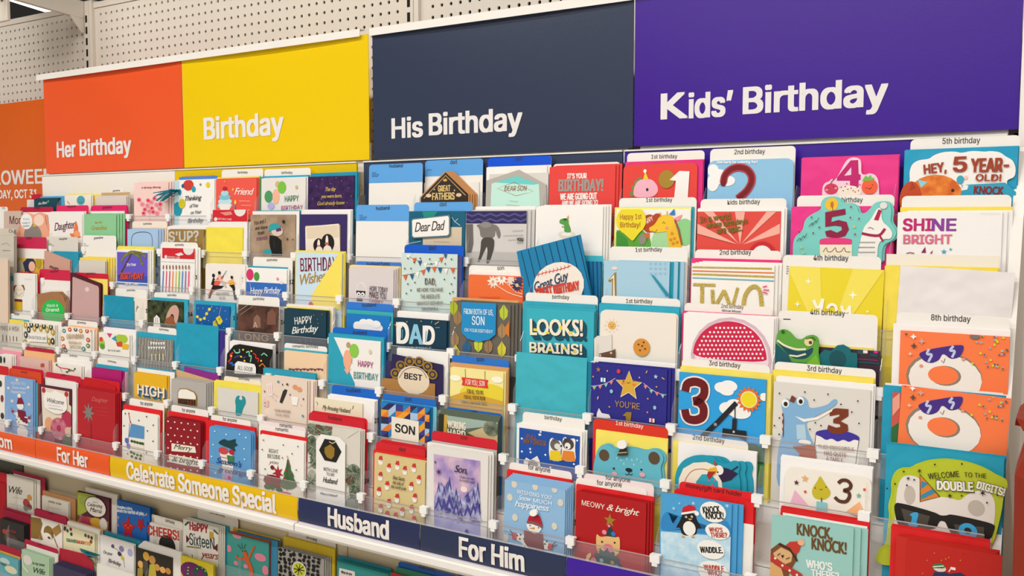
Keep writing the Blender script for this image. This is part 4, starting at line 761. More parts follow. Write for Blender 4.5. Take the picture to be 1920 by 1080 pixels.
card(1245, 202, 1818, 206, '#f5f1ea', [Ln([(1250, 225), (1800, 236)], 12, 'glit'), Ln([(1250, 250), (1815, 265)], 8, '#e0783a'), Ln([(1250, 272), (1815, 292)], 12, 'glit'), Ln([(1250, 298), (1815, 320)], 8, '#6ab8c8'), Ln([(1255, 345), (1410, 350)], 20, 'glit'), Ln([(1318, 350), (1316, 520)], 28, 'glit'), Ln([(1388, 380), (1395, 520)], 26, 'glit'), Ln([(1395, 520), (1470, 385)], 24, 'glit'), Ln([(1470, 385), (1520, 520)], 26, 'glit'), Ln([(1520, 520), (1565, 365)], 20, 'glit'), Ln([(1600, 520), (1612, 420), (1650, 365), (1690, 355), (1722, 390), (1732, 520)], 28, 'glit'), Ln([(1738, 362), (1768, 355)], 8, '#e0407a'), Ln([(1742, 382), (1782, 384)], 8, '#e0407a'), Ln([(1740, 398), (1772, 408)], 8, '#e0407a')], n=3, dx=5)
env(1240, 168, 1860, 180, '#e8347e', n=1, dx=1); tab(1268, 106, 1865, 108, '2nd birthday', (1438, 139, 1656, 137))
pocket(3, 'c18', 'yellow sunray card reading you in white')
card(225, 182, 888, 210, '#ecd72e', [Q([(228, 182), (440, 190), (455, 620), (400, 620), (228, 230)], '#f3e25c'), Q([(668, 202), (885, 212), (600, 620), (520, 620)], '#f3e25c'), S(357, 288, 24, '#fdfbe8', 4, .3), S(668, 384, 32, '#fdfbe8', 4, .3), S(282, 448, 24, '#fdfbe8', 4, .3), S(770, 500, 14, '#fdfbe8', 4, .3), Ln([(395, 420), (415, 470), (435, 470), (460, 410)], 20, '#fbf8ee'), Ln([(460, 410), (445, 500), (425, 540)], 20, '#fbf8ee'), Ln([(490, 480), (505, 455), (530, 448), (552, 465), (555, 500)], 20, '#fbf8ee'), Ln([(590, 460), (600, 500), (630, 500), (645, 470)], 20, '#fbf8ee'), Ln([(645, 460), (650, 520)], 20, '#fbf8ee')], rot=True, h=.165)
tab(180, 112, 866, 108, '4th birthday', (393, 141, 636, 144), art=[Wv(205, 186, 218, 186, '#4a4a4a', 4), Wv(205, 202, 218, 202, '#4a4a4a', 4), Wv(205, 218, 218, 218, '#4a4a4a', 4), Wv(205, 234, 212, 234, '#4a4a4a', 4)])
pocket(3, 'c18', 'large plain white envelope tilted forward')
env(1000, 178, 1800, 228, '#e9e4e2', rot=True, h=.165)
env(890, 190, 1682, 190, '#f2dc4e', n=1, dx=1); card(902, 105, 1692, 104, '#efe8d8')
# ================================================================ FOURTH ROW
pocket(4, 'c5', 'white card with a drawing of a bulb over a yellow pot')
card(40, 50, 275, 56, '#f1eee8', [Q([(45, 72), (105, 75), (105, 112), (80, 108), (45, 118)], '#2a96b0'), Q([(105, 165), (115, 145), (185, 142), (195, 175), (185, 195), (110, 195)], '#7a4a3a'), E(152, 190, 36, 50, '#e9e0cc'), Ln([(125, 200), (150, 230), (175, 200)], 4, '#8a6a4a'), R(115, 250, 175, 350, '#d8b02a'), R(115, 250, 175, 275, '#6a2a2a'), Wv(195, 98, 250, 100, '#b0aaa4', 2), T('mom', 130, 185, 172, 182, 16, '#f3e0d8', '')], n=1, dx=3)
tab(0, 38, 300, 44, 'mom', (120, 50, 175, 52, 12), col='#cf1230', h=.16)
pocket(4, 'c5', 'brown round topped card with a bright green half disc')
card(285, 202, 512, 214, '#a5744c', [E(415, 350, 90, 92, '#1fc04a'), T('Have a', 368, 316, 452, 312, 26, '#e8f8e8', ''), T('Grand', 360, 350, 460, 348, 26, '#e8f8e8', 'b')], shape=[(320, 560), (285, 215), (400, 195), (455, 195), (495, 235), (512, 290), (512, 560)], n=2, dx=4, dz=0)
env(330, 175, 520, 182, '#f2eee8', n=1); tab(308, 28, 552, 18, 'daughter', (393, 46, 458, 40), band=(105, '#d01a44'), art=[Wv(318, 82, 340, 82, '#5a1a2a', 3), Wv(318, 94, 356, 94, '#5a1a2a', 3)])
pocket(4, 'c5', 'turned maroon framed card with a dusty pink panel')
card(548, 48, 785, 48, '#4f1420', [Q([(566, 84), (575, 80), (765, 152), (772, 170), (772, 460), (560, 430)], '#c9a3a0'), E(680, 176, 16, 18, '#e4cfc8')], shape=[(545, 470), (548, 46), (556, 46), (780, 132), (786, 145), (784, 470)], n=1, dx=1, dz=0)
env(640, 90, 838, 95, '#f3dc6a'); tab(575, 52, 845, 48, 'grandma', (672, 62, 745, 60), col='#cf1434')
pocket(4, 'c5', 'teal envelope with a cut corner')
add('env', 808, 222, 1045, 235, '#1692b2', shape=[(806, 540), (808, 218), (1010, 236), (1042, 265), (1048, 540)], spread=0)
card(905, 242, 1145, 252, '#ece4d6', [Ln([(1070, 300), (1062, 350)], 5, '#4a4a4a'), Ln([(1082, 310), (1064, 330)], 4, '#4a4a4a')], n=1); tab(900, 170, 1145, 176, 'birthday', (988, 192, 1055, 190))
pocket(4, 'c5', 'dark photo card with foliage and pink hair')
card(1150, 264, 1425, 270, 'night', [Q([(1300, 370), (1330, 310), (1375, 295), (1398, 340), (1390, 400), (1375, 450), (1350, 450), (1360, 390), (1340, 360), (1310, 420), (1290, 420)], '#d2a294'), Q([(1300, 400), (1345, 380), (1370, 450), (1275, 450)], '#9a5a34'), Q([(1195, 500), (1200, 400), (1222, 375), (1245, 400), (1255, 500)], '#f1ede6'), Ln([(1214, 395), (1214, 435)], 4, '#2a2a2a'), Ln([(1228, 395), (1228, 435)], 4, '#2a2a2a')], n=0)
env(1180, 245, 1465, 257, '#30a6c4', n=1, dx=1); tab(1200, 203, 1475, 212, 'birthday', (1305, 230, 1376, 228))
pocket(4, 'c9', 'deep blue card with a yellow dot garland and flag')
card(645, 272, 890, 288, '#125ca6', [Ln([(650, 360), (680, 385), (708, 372), (725, 335), (745, 308), (765, 285)], 3, '#e8d23a'), D([(657, 362), (680, 382), (708, 374), (724, 340), (744, 308)], 11, '#f0e04a'), Q([(790, 372), (818, 352), (842, 395), (822, 420), (805, 412)], '#ecd93a'), Q([(770, 400), (788, 385), (805, 430), (770, 430)], '#d8c83a'), Ln([(830, 290), (815, 350)], 3, '#c8c4a0'), D([(700, 300), (860, 320), (870, 380), (780, 320), (665, 300), (740, 390), (690, 410), (850, 440), (720, 430), (800, 300)], 3.5, '#9ac0e4'), T('A Y', 790, 410, 830, 385, 22, '#8a7a1a', '')])
env(633, 248, 930, 264, '#27a4c2', n=1, dx=1)
pocket(4, 'c9', 'dark brown film card with the word LONG')
card(952, 268, 1240, 297, 'movie', [Q([(1035, 450), (1040, 350), (1080, 310), (1125, 340), (1145, 450)], '#5a3a30'), Q([(1060, 440), (1065, 370), (1090, 345), (1112, 370), (1115, 440)], '#8a6652'), Q([(1160, 420), (1165, 330), (1200, 305), (1225, 340), (1225, 420)], '#7a5242'), T('A', 1062, 440, 1092, 442, 40, '#c9b8a0', ''), T('LONG', 958, 528, 1172, 540, 46, '#9a7a5a', 'b'), Ln([(960, 320), (1030, 272)], 4, '#b8a898'), Ln([(965, 350), (1060, 285)], 3, '#a89888')])
tab(955, 208, 1250, 220, 'birthday', (1060, 242, 1142, 240), h=.17)
pocket(4, 'c9', 'dark blue green card reading Happy Birthday in white')
card(1284, 303, 1588, 320, '#173c4c', [T('HAPPY', 1362, 418, 1488, 408, 52, '#f3f1ea', ''), T('Birthday', 1340, 486, 1535, 468, 48, '#f3f1ea', 's'), D([(1525, 380), (1530, 410), (1500, 350), (1560, 345)], 4, '#8a7a5a'), Ln([(1400, 520), (1400, 550)], 5, '#a8482a'), Ln([(1440, 515), (1440, 550)], 5, '#a8482a'), Ln([(1480, 520), (1480, 550)], 5, '#a8482a')], n=1, dx=5)
env(1284, 296, 1600, 308, '#f2df54', n=1, dx=4); card(1300, 280, 1640, 285, '#efe8dc', n=1, dx=1)
pocket(4, 'c13', 'blue card with a white scalloped cloud')
card(412, 408, 672, 420, '#1b7ac6', [E(540, 488, 90, 38, '#f4f3f0'), E(480, 475, 26, 22, '#f4f3f0'), E(515, 458, 26, 20, '#f4f3f0'), E(550, 458, 26, 20, '#f4f3f0'), E(590, 470, 28, 22, '#f4f3f0')], n=0)
env(415, 392, 690, 390, '#38b0b0'); env(440, 425, 694, 428, '#c8163a', h=.13); tab(412, 345, 690, 342, 'husband', (507, 367, 588, 364), col='#2f7ad4')
pocket(4, 'c13', 'navy card reading DAD in big patterned letters')
card(690, 434, 1010, 450, '#12394e', [T('D', 716, 582, 782, 584, 122, '#f2efe8', 'B'), T('A', 790, 584, 862, 588, 112, '#8fc8e0', 'B'), T('D', 872, 588, 935, 592, 108, '#f2efe8', 'B'), Q([(738, 560), (738, 490), (756, 500), (762, 530), (755, 555)], '#12394e'), Ln([(745, 555), (748, 500)], 6, '#4aa8c8'), Ln([(885, 578), (888, 510)], 6, '#4aa8c8'), Ln([(700, 470), (715, 485)], 5, '#d8a84a'), Ln([(940, 470), (965, 455)], 5, '#d8a84a'), Ln([(945, 490), (970, 490)], 5, '#4aa8c8'), Ln([(920, 465), (925, 445)], 5, '#4aa8c8'), D([(775, 455), (860, 452)], 4, '#d8a84a'), T('THERE FIRST,', 715, 618, 930, 625, 18, '#8fc8e0', '')], n=1, dx=6)
card(715, 405, 1020, 400, '#f5f2ee', n=1, dx=1); env(722, 402, 1026, 396, '#2ba4c0')
pocket(4, 'c13', 'leaf patterned card with blue badge From Both of Us Son')
lf = [(1050, 370, '#a8b82a'), (1075, 430, '#9a7a52'), (1350, 400, '#b8c83a'), (1340, 510, '#a8865a'), (1060, 560, '#9a7a52'), (1130, 610, '#2a5f8a'), (1200, 590, '#c8d23a'), (1260, 600, '#9a7a52'), (1340, 620, '#d2c83a'), (1385, 500, '#d87a2a'), (1065, 640, '#d2c83a')]
card(1030, 338, 1390, 352, '#68625a', [x for (a, b, c) in lf for x in (Q([(a, b-50), (a+26, b-10), (a+22, b+25), (a, b+48), (a-22, b+25), (a-26, b-10)], c, 'printed_leaf'), Ln([(a, b-44), (a, b+44)], 2.5, '#4a463e'))] + [Pt([(1104, 338), (1310, 346), (1306, 530), (1270, 560), (1205, 574), (1140, 556), (1105, 520)], .0006, .0006, '#1d8cc8', 'badge'), T('FROM BOTH OF US,', 1118, 408, 1292, 416, 32, '#f0f4f4', ''), T('SON', 1166, 472, 1240, 476, 52, '#f0f4f4', ''), T('ON YOUR BIRTHDAY', 1122, 512, 1290, 524, 20, '#e0ecf2', '')], n=3, dx=6)
env(1042, 318, 1435, 328, '#dba870', n=1, dx=1)
pocket(4, 'c17', 'teal card reading Looks Brains in shaded capitals')
def shadetext(s, xl, yl, xr, yr, h): return [T(s, xl+14+i*3, yl+12+i*5, xr+14+i*3, yr+12+i*5, h, '#0e4f66', 'B') for i in range(5, 0, -1)] + [T(s, xl+6, yl+5, xr+6, yr+5, h, '#15120f', 'B'), T(s, xl, yl, xr, yr, h, '#f3ead2', 'B'), ]
card(103, 518, 570, 520, '#38b0c2', shadetext('LOOKS!', 130, 692, 490, 702, 80) + [R(150, 648, 180, 668, '#ecd93a'), R(235, 672, 262, 688, '#ecd93a'), R(330, 632, 350, 660, '#ecd93a'), R(395, 668, 420, 690, '#ecd93a')] + shadetext('BRAINS!', 128, 812, 488, 830, 68) + [R(140, 775, 165, 790, '#ecd93a'), R(255, 790, 275, 806, '#ecd93a'), R(355, 775, 380, 795, '#ecd93a'), R(430, 800, 450, 818, '#ecd93a')])
card(85, 498, 580, 508, '#36aabc', n=1, dx=0); env(75, 470, 580, 482, '#2fa8c0', n=1, dx=1); tab(95, 404, 595, 418, 'birthday', (280, 443, 397, 446))
pocket(4, 'c17', 'cream rounded card with a smiling sun and a cookie')
card(612, 532, 1140, 542, '#efe6da', [E(692, 628, 28, 28, '#e8b45a'), D([(682, 624), (702, 622)], 3, '#6a4a2a'), Ln([(684, 634), (692, 640), (702, 632)], 3, '#6a4a2a')] + [Ln([(692+38*math.cos(a), 628+38*math.sin(a)), (692+50*math.cos(a), 628+50*math.sin(a))], 4, '#e8c48a') for a in [i*math.pi/5 for i in range(10)]] + [E(900, 780, 58, 62, '#d8923a'), D([(880, 760), (915, 745), (925, 790), (890, 800), (905, 770)], 7, '#5a3414'), Q([(580, 830), (700, 800), (720, 790), (720, 850), (580, 850)], '#6a4a36'), D([(615, 835), (690, 818)], 8, '#e0c8a0')], r=.008, n=1, dx=2)
card(568, 700, 700, 690, '#e4ddd4', shape=[(568, 900), (568, 720), (590, 700), (650, 700), (690, 690), (690, 900)], k=-0.0022)
ST['n'] = .006; env(603, 492, 1160, 490, '#2fa9c4', n=1, dx=1); tab(620, 424, 1165, 442, '1st birthday', (790, 472, 973, 476))
pocket(4, 'c17', 'white card with a red and white polka dot dome')
dome = [(1250, 850), (1262, 760), (1310, 680), (1390, 620), (1490, 595), (1590, 612), (1670, 660), (1730, 730), (1762, 820), (1765, 890)]
dd = [(x+(14 if j % 2 else 0), y) for j, y in enumerate(range(615, 880, 30)) for x in range(1260, 1760, 28) if ((x+(14 if j % 2 else 0)-1508)/235)**2+((y-850)/235)**2 < 1]
card(1190, 548, 1815, 574, '#f5f1ee', [E(1512, 850, 288, 278, '#d8b8c4'), E(1516, 856, 262, 262, '#f0dce4'), Q(dome, '#cc1f48'), D(dd, 8, '#f6ecee')], n=2, dx=2)
env(1180, 542, 1820, 556, '#e8347e', n=1, dx=1); tab(1195, 474, 1800, 498, '2nd birthday', (1448, 506, 1603, 514, 28), art=[T('Minnie Mouse', 1455, 532, 1585, 540, 16, '#3a3634', '')], tcol='#8a7a70')
pocket(4, 'c18', 'die cut green dinosaur head card with teeth')
dino = [(120, 1000), (130, 800), (135, 660), (150, 630), (190, 620), (230, 640), (270, 690), (310, 695), (345, 668), (390, 660), (425, 680), (432, 730), (425, 790), (440, 860), (445, 1000)]
card(118, 620, 445, 620, '#5ea43c', [Q([(128, 700), (190, 745), (270, 778), (345, 772), (392, 745), (385, 790), (340, 830), (260, 830), (215, 800)], '#124a58'), Ln([(140, 700), (190, 738), (270, 765), (340, 762)], 14, '#ece4c4'), Ln([(225, 805), (280, 812), (340, 795)], 12, '#ece4c4'), Q([(130, 720), (215, 800), (240, 850), (350, 860), (340, 1000), (120, 1000)], '#0f5560'), Q([(330, 1000), (350, 860), (410, 800), (440, 870), (445, 1000)], '#78b82e'), E(360, 712, 32, 30, '#e4d49a'), E(372, 716, 12, 12, '#5a3a1a'), Ln([(340, 690), (390, 680), (408, 700)], 6, '#2a4a1a'), E(180, 640, 12, 12, '#2a5a1a')], shape=dino)
card(430, 730, 700, 730, '#0f6a72', [E(560, 830, 60, 60, '#0c5058')], shape=[(430, 1000), (432, 800), (470, 765), (515, 775), (560, 735), (600, 730), (645, 755), (655, 785), (695, 790), (700, 830), (690, 1000)])
card(425, 758, 858, 764, '#3a2834', [R(700, 768, 760, 800, '#2a4a50'), R(740, 768, 770, 792, '#ece8e6'), R(814, 768, 842, 792, '#e0208a'), R(690, 828, 840, 842, '#e0208a'), R(690, 845, 860, 870, '#0f4a58'), R(790, 792, 840, 815, '#124a58'), D([(830, 1026), (856, 1026)], 6, '#f0eeec')], k=.006)
env(430, 742, 808, 742, '#f3e27a'); tab(150, 498, 843, 516, '4th birthday', (370, 519, 612, 530), art=[Ln([(182, 552), (232, 554)], 7, '#4a4644')])
pocket(4, 'c18', 'orange card with a cool doughnut shaped number eight')
def eight(dx, dy, kx=1):
    rnd = random.Random(3); cf = []
    for i in range(34):
        x = rnd.uniform(1500, 1750); y = rnd.uniform(660, 900)
        if x+y*.35 > 1780: cf.append((x+dx, y+dy))
    return [E(1300+dx, 960+dy, 272, 180, '#8d7f70'), E(1308+dx, 970+dy, 262, 172, '#f1ebe2'), E(1312+dx, 948+dy, 112, 70, '#8d7f70'), E(1298+dx, 944+dy, 108, 64, '#fa7d46'), Q([(1115+dx, 778+dy), (1440+dx, 722+dy), (1442+dx, 770+dy), (1410+dx, 822+dy), (1350+dx, 832+dy), (1312+dx, 800+dy), (1292+dx, 795+dy), (1270+dx, 840+dy), (1215+dx, 862+dy), (1160+dx, 845+dy)], '#452a86'), Ln([(1200+dx, 760+dy), (1180+dx, 800+dy), (1225+dx, 795+dy), (1195+dx, 850+dy)], 16, '#c2cce6'), Ln([(1370+dx, 740+dy), (1340+dx, 775+dy), (1385+dx, 770+dy), (1360+dx, 820+dy)], 16, '#c2cce6'), Ln([(1285+dx, 840+dy), (1300+dx, 858+dy), (1312+dx, 828+dy)], 4, '#3a2a2a'), E(1145+dx, 878+dy, 13, 11, '#e09a86'), E(1440+dx, 832+dy, 13, 11, '#e09a86'), E(1520+dx, 672+dy, 36, 20, '#7a7268'), D(cf[::3], 9, '#d2d82a'), D(cf[1::3], 8, '#9ab0c8'), D(cf[2::3], 7, '#6a625a'), S(1092+dx, 674+dy, 22, '#f6f2ea', 4, .45), S(1150+dx, 706+dy, 24, '#d0a890', 4, .45), S(1095+dx, 738+dy, 22, '#5a4a40', 4, .45), S(1070+dx, 794+dy, 16, '#e8c4a8', 4, .45), S(1042+dx, 657+dy, 12, '#5a4a40', 4, .45)]
card(1000, 638, 1765, 668, '#fa7d46', eight(0, 0))
card(950, 592, 1768, 632, '#f5f1ee', n=1, dx=0); tab(975, 512, 1765, 530, '8th birthday', (1213, 560, 1488, 573))
# ================================================================ FIFTH ROW
pocket(5, 'c5', 'grey cream card reading Make a Wish')
card(0, 432, 176, 452, '#dcd6c8', [T('MAKE A WISH', 6, 495, 148, 505, 28, '#8a8478', ''), Ln([(22, 530), (24, 580)], 8, '#4a4238'), Ln([(50, 535), (52, 580)], 8, '#4a4238'), Ln([(78, 538), (80, 580)], 8, '#b8482a'), Ln([(105, 540), (106, 580)], 8, '#4a4238'), Ln([(132, 545), (132, 580)], 8, '#4a4238')])
env(0, 408, 180, 422, '#f3dc5a', n=1, dx=1); env(40, 402, 222, 412, '#54b4c8'); tab(30, 362, 245, 376, 'mom', (112, 378, 150, 382))
pocket(5, 'c5', 'ornate mustard and black card reading Daughter in Law')
orn = []
for (x, y, c) in [(200, 455, '#b89a1e'), (225, 490, '#2a2a2a'), (245, 450, '#2a2a2a'), (270, 480, '#b89a1e'), (290, 455, '#2a2a2a'), (320, 480, '#b89a1e'), (345, 460, '#2a2a2a'), (370, 490, '#b89a1e'), (400, 470, '#2a2a2a'), (415, 510, '#b89a1e'), (205, 530, '#2a2a2a'), (385, 580, '#b89a1e'), (415, 580, '#2a2a2a'), (200, 590, '#b89a1e')]:
    orn += [E(x, y, 14, 26, c, 'printed_petal'), E(x, y, 5, 12, '#ece4cc', 'printed_petal')]
card(178, 435, 430, 456, '#ece6d4', orn + [Q([(230, 520), (370, 525), (372, 590), (228, 582)], '#f3f0ea'), T('DAUGHTER IN LAW', 232, 560, 362, 572, 24, '#4a4640', '')], n=1, dx=4)
card(246, 410, 478, 430, '#f4f1ec'); card(255, 415, 480, 432, '#f3c8cc', n=1, dx=1)
pocket(5, 'c5', 'white floral card reading Grandma')
flw = [(500, 500, '#3a8a8a'), (545, 490, '#c8482a'), (590, 488, '#3a4a4a'), (630, 500, '#d8862a'), (680, 500, '#c83a3a'), (720, 500, '#e0643a'), (490, 560, '#d8862a'), (500, 620, '#d8482a'), (690, 570, '#c83a3a'), (690, 615, '#6a7a3a'), (655, 640, '#3a8a8a'), (515, 650, '#3a4a4a')]
card(478, 474, 712, 485, '#f1ece2', [x for (a, b, c) in flw for x in (E(a, b, 14, 17, c, 'printed_flower'), E(a, b, 6, 7, '#f3e0c0', 'printed_flower'))] + [T('GRANDMA', 525, 562, 660, 560, 36, '#b08a5a', ''), T('Birthdays are', 540, 598, 640, 602, 22, '#c09a6a', 's'), T('SPECIAL', 548, 635, 645, 640, 26, '#b08a5a', '')], n=1, dx=8)
env(535, 466, 758, 474, '#f4c49a', n=1, dx=1); tab(530, 410, 760, 432, 'grandma', (603, 440, 670, 448))
pocket(5, 'c5', 'white card with bunting and tropical gifts')
card(770, 518, 1010, 527, '#f0ede4', [Q([(832, 518), (876, 520), (855, 555)], '#d83a7a'), Q([(870, 560), (905, 535), (915, 590)], '#3a9ab8'), E(950, 560, 45, 36, '#a8c83a'), Q([(905, 590), (950, 580), (960, 625), (915, 620)], '#d8482a'), Q([(955, 600), (1005, 605), (1000, 645), (955, 640)], '#e8b82a'), E(795, 600, 22, 40, '#a8c83a'), E(790, 565, 14, 18, '#d8482a'), E(800, 620, 18, 22, '#5a9a3a'), T('MAY YOU BE HAPPY', 845, 658, 940, 664, 14, '#4a4a4a', '')], n=1, dx=4)
card(805, 480, 1060, 490, '#f4f1ec', n=1, dx=1); env(800, 470, 1052, 480, '#8a3a9a')
pocket(5, 'c5', 'grey wooden plank card with white bunting')
bw = [Q([(1170+i*20, 590+abs(3-i)*-2), (1188+i*20, 592+abs(3-i)*-2), (1179+i*20, 616)], '#f1efea', 'printed_flag') for i in range(6)] + [Q([(1155+i*20, 622), (1173+i*20, 624), (1164+i*20, 648)], '#f1efea', 'printed_flag') for i in range(7)]
card(1072, 543, 1350, 578, 'wood', [Ln([(1155, 575), (1165, 700)], 3, '#e8e4de'), Ln([(1285, 595), (1292, 700)], 3, '#e8e4de')] + bw + [Ln([(x, 680), (x, 730)], 8, '#f1efe4') for x in (1190, 1220, 1250, 1278)] + [E(x, 688, 5, 10, '#e8d86a') for x in (1190, 1220, 1250, 1278)])
env(1066, 513, 1375, 537, '#28a3c2', n=1, dx=1); tab(1150, 465, 1375, 480, 'birthday', (1242, 495, 1316, 502))
pocket(5, 'c9', 'large plain teal envelope standing high')
add('env', 505, 402, 808, 432, '#1e9cbc', rot=True, h=.165)
card(560, 452, 850, 458, '#3a2a86', h=.15); card(600, 482, 882, 488, '#f2eff0', h=.14, n=1, dx=1)
pocket(5, 'c9', 'black card with coloured squiggles reading All Good')
card(866, 585, 1195, 604, '#15130f', [Ln([(880, 690), (905, 660), (890, 640), (915, 620)], 12, '#d8302a'), Ln([(920, 600), (935, 625), (965, 620), (960, 595)], 10, '#7ad0b0'), Ln([(1010, 620), (1035, 610), (1030, 650), (1050, 640), (1040, 690)], 10, '#7ad0b0'), Ln([(1060, 625), (1085, 640), (1075, 660), (1105, 665), (1095, 690)], 9, '#d8302a'), Ln([(925, 660), (960, 640), (990, 660), (1010, 650)], 10, '#4a3a8a'), Ln([(890, 700), (915, 690), (905, 715), (935, 705)], 10, '#2a6ac8'), Ln([(1120, 640), (1140, 625), (1165, 645)], 9, '#7ad0b0'), Ln([(1105, 720), (1130, 700), (1150, 725)], 9, '#e07a2a'), D([(990, 600), (1050, 610), (905, 645), (975, 650), (1120, 680), (1045, 705), (1000, 680)], 7, '#f0d83a'), Pt([(935, 700), (955, 682), (1075, 705), (1085, 730), (1085, 780), (930, 770)], .0006, .0005, '#f1eee8', 'plaque'), T('ALL GOOD', 952, 742, 1062, 758, 30, '#4a4642', 'i')], shape=[(860, 800), (870, 630), (920, 568), (960, 560), (1195, 600), (1195, 800)])
card(890, 548, 1200, 560, '#f3f0ec', n=2, dx=1); 
pocket(5, 'c9', 'peach card with a row of dark letters at the foot')
card(1284, 618, 1592, 628, '#f0cfa8', [D([(1325+i*26, 742+(i % 2)*4) for i in range(10)], 9, '#8a3a4a'), D([(1338+i*26, 740) for i in range(9)], 5, '#2a3a5a')], n=1, dx=1)
env(1282, 598, 1594, 606, '#3aaec6'); tab(1285, 552, 1595, 578, 'romantic birthday', (1345, 583, 1530, 588), h=.17)
pocket(5, 'c13', 'white balloon card half inside a teal envelope')
card(336, 548, 615, 572, '#f1eee9', [Q([(300, 522), (338, 548), (462, 822), (462, 900), (300, 900)], '#2aa2bc'), E(424, 594, 13, 18, '#b89a7a'), E(458, 628, 28, 42, '#8cc84a'), E(418, 680, 24, 58, '#f0ae8a'), Q([(398, 735), (440, 735), (418, 770)], '#f0ae8a'), E(555, 634, 10, 14, '#d8cdb8'), T('HAPPY', 482, 720, 572, 732, 36, '#a83a7a', ''), T('BIRTHDAY', 458, 792, 602, 806, 40, '#3a8a8a', ''), Ln([(448, 668), (446, 705)], 2.5, '#4a6a3a')])
env(305, 524, 635, 552, '#2aa2bc', n=1, dx=1); tab(330, 492, 650, 506, 'husband', (452, 528, 533, 530), col='#1467c4', h=.19)
pocket(5, 'c13', 'plum card with gold arcs reading Best in tan envelope')
env(622, 788, 940, 826, '#ad7c44', label='tan kraft envelope in front of plum arc card, fifth row', n=0)
arcs = []
for i in range(7):
    a = math.pi*(1.05-i*.16); x = 815+118*math.cos(a); y = 800-112*math.sin(a)
    arcs += [E(x, y, 30, 30, 'gold', 'printed_arc'), E(x, y, 20, 20, '#2b2350', 'printed_arc'), E(x, y, 12, 12, 'gold', 'printed_arc')]
card(685, 645, 985, 645, '#2b2350', arcs + [E(815, 802, 96, 84, '#e6d4b8'), Ln([(730, 790), (760, 740), (815, 722), (870, 742), (895, 790)], 4, '#4a3a5a'), T('BEST', 762, 792, 866, 806, 34, '#1d1730', 'B')], shape=[(650, 960), (684, 645), (985, 712), (985, 960)])
env(650, 690, 700, 688, '#3a2c5c', h=.12); card(712, 612, 1018, 642, '#f2efea', n=1, dx=1); env(760, 668, 1028, 686, '#29a2bc', h=.14)
pocket(5, 'c13', 'yellow meadow card with red banner For You Son')
card(1030, 732, 1348, 752, '#f3e69a', [E(1240, 900, 160, 80, '#e8d23a'), Q([(1030, 900), (1120, 870), (1348, 930), (1348, 1020), (1030, 1020)], '#d8a83a'), E(1060, 790, 34, 18, '#fbf6dc'), E(1310, 800, 34, 20, '#fbf6dc'), Ln([(1120, 735), (1122, 790)], 3, '#6a4a2a'), Ln([(1238, 745), (1238, 800)], 3, '#6a4a2a'), Q([(1098, 785), (1258, 802), (1252, 822), (1258, 852), (1100, 832), (1106, 810)], '#d83a2a'), T('FOR YOU, SON', 1122, 828, 1238, 840, 32, '#f8e8da', 'i'), T('FOR ALL YOU DO,', 1132, 880, 1232, 890, 24, '#4a4020', ''), T('FOR ALL YOU\u2019VE DONE', 1115, 912, 1242, 924, 22, '#6a5a20', ''), T('FOR ALL OUR GOOD TIMES', 1100, 940, 1252, 955, 20, '#6a5a20', '')], n=1, dx=3)
env(1030, 708, 1375, 724, '#d6a066', n=1, dx=1); tab(1040, 660, 1380, 678, 'son', (1188, 690, 1231, 692), col='#2a74cc', h=.18)
pocket(5, 'c13', 'tall plain teal envelope below the Looks Brains card')
add('env', 1424, 634, 1845, 672, '#3fb2c2', h=None)
card(1480, 668, 1880, 690, '#177a98', h=.15)
pocket(5, 'c19', "indigo card with gold star reading You're 1")
card(625, 156, 1150, 188, '#2c2a88', [Ln([(622, 310), (680, 305), (740, 285), (790, 255)], 4, '#c8c0d8'), Ln([(985, 290), (1040, 335), (1100, 365), (1160, 372)], 4, '#c8c0d8')] + [Q([(x-14, y), (x+14, y-2), (x, y+26)], c, 'printed_flag') for x, y, c in [(645, 312, '#8ec8c0'), (685, 305, '#e8867a'), (725, 292, '#8ec8c0'), (762, 275, '#e8867a'), (1000, 305, '#e8867a'), (1040, 335, '#8ec8c0'), (1080, 352, '#e8867a'), (1120, 368, '#8ec8c0')]] + [S(884, 308, 106, '#e9e2d0', 5, .45), S(883, 306, 98, '#d8aa3a', 5, .45), D([(848, 275), (918, 272)], 7, '#8a5a1a'), E(846, 290, 12, 9, '#e0803a'), E(920, 300, 12, 9, '#e0803a'), Ln([(870, 283), (882, 290), (894, 282)], 4, '#6a3a10'), T("YOU'RE", 788, 450, 960, 472, 42, '#b08a4a', ''), Q([(842, 512), (870, 488), (905, 490), (892, 600), (862, 600), (866, 520)], 'gold'), S(675, 195, 20, '#a8783a'), S(1072, 244, 18, '#a8c8e0'), E(815, 207, 13, 15, '#d8384a'), E(765, 345, 11, 14, '#8ec0d8'), E(1065, 458, 11, 14, '#8ec0d8'), R(692, 250, 724, 282, '#e8f0f2'), R(704, 250, 712, 282, '#3aa0b8'), R(1028, 530, 1064, 562, '#e8e0e0'), R(1040, 530, 1050, 562, '#d8384a'), D([(640, 243), (738, 204), (1078, 314), (1018, 396), (752, 452), (645, 322), (960, 250), (1015, 490)], 6, '#d8a05a'), Ln([(1005, 220), (1014, 202)], 7, '#e0a85a'), Ln([(1115, 250), (1134, 262)], 7, '#e0a85a'), Ln([(670, 400), (676, 380)], 7, '#e8c0b0'), Q([(665, 500), (680, 460), (700, 495), (750, 505), (762, 530), (665, 530)], '#e8e4ea')], n=2, dx=5)
card(640, 120, 1203, 152, '#f3f0ee', n=1, dx=0); env(650, 114, 1205, 146, '#35aec8', h=.17)
pocket(5, 'c19', 'sky blue card with red number three, sun and crane')
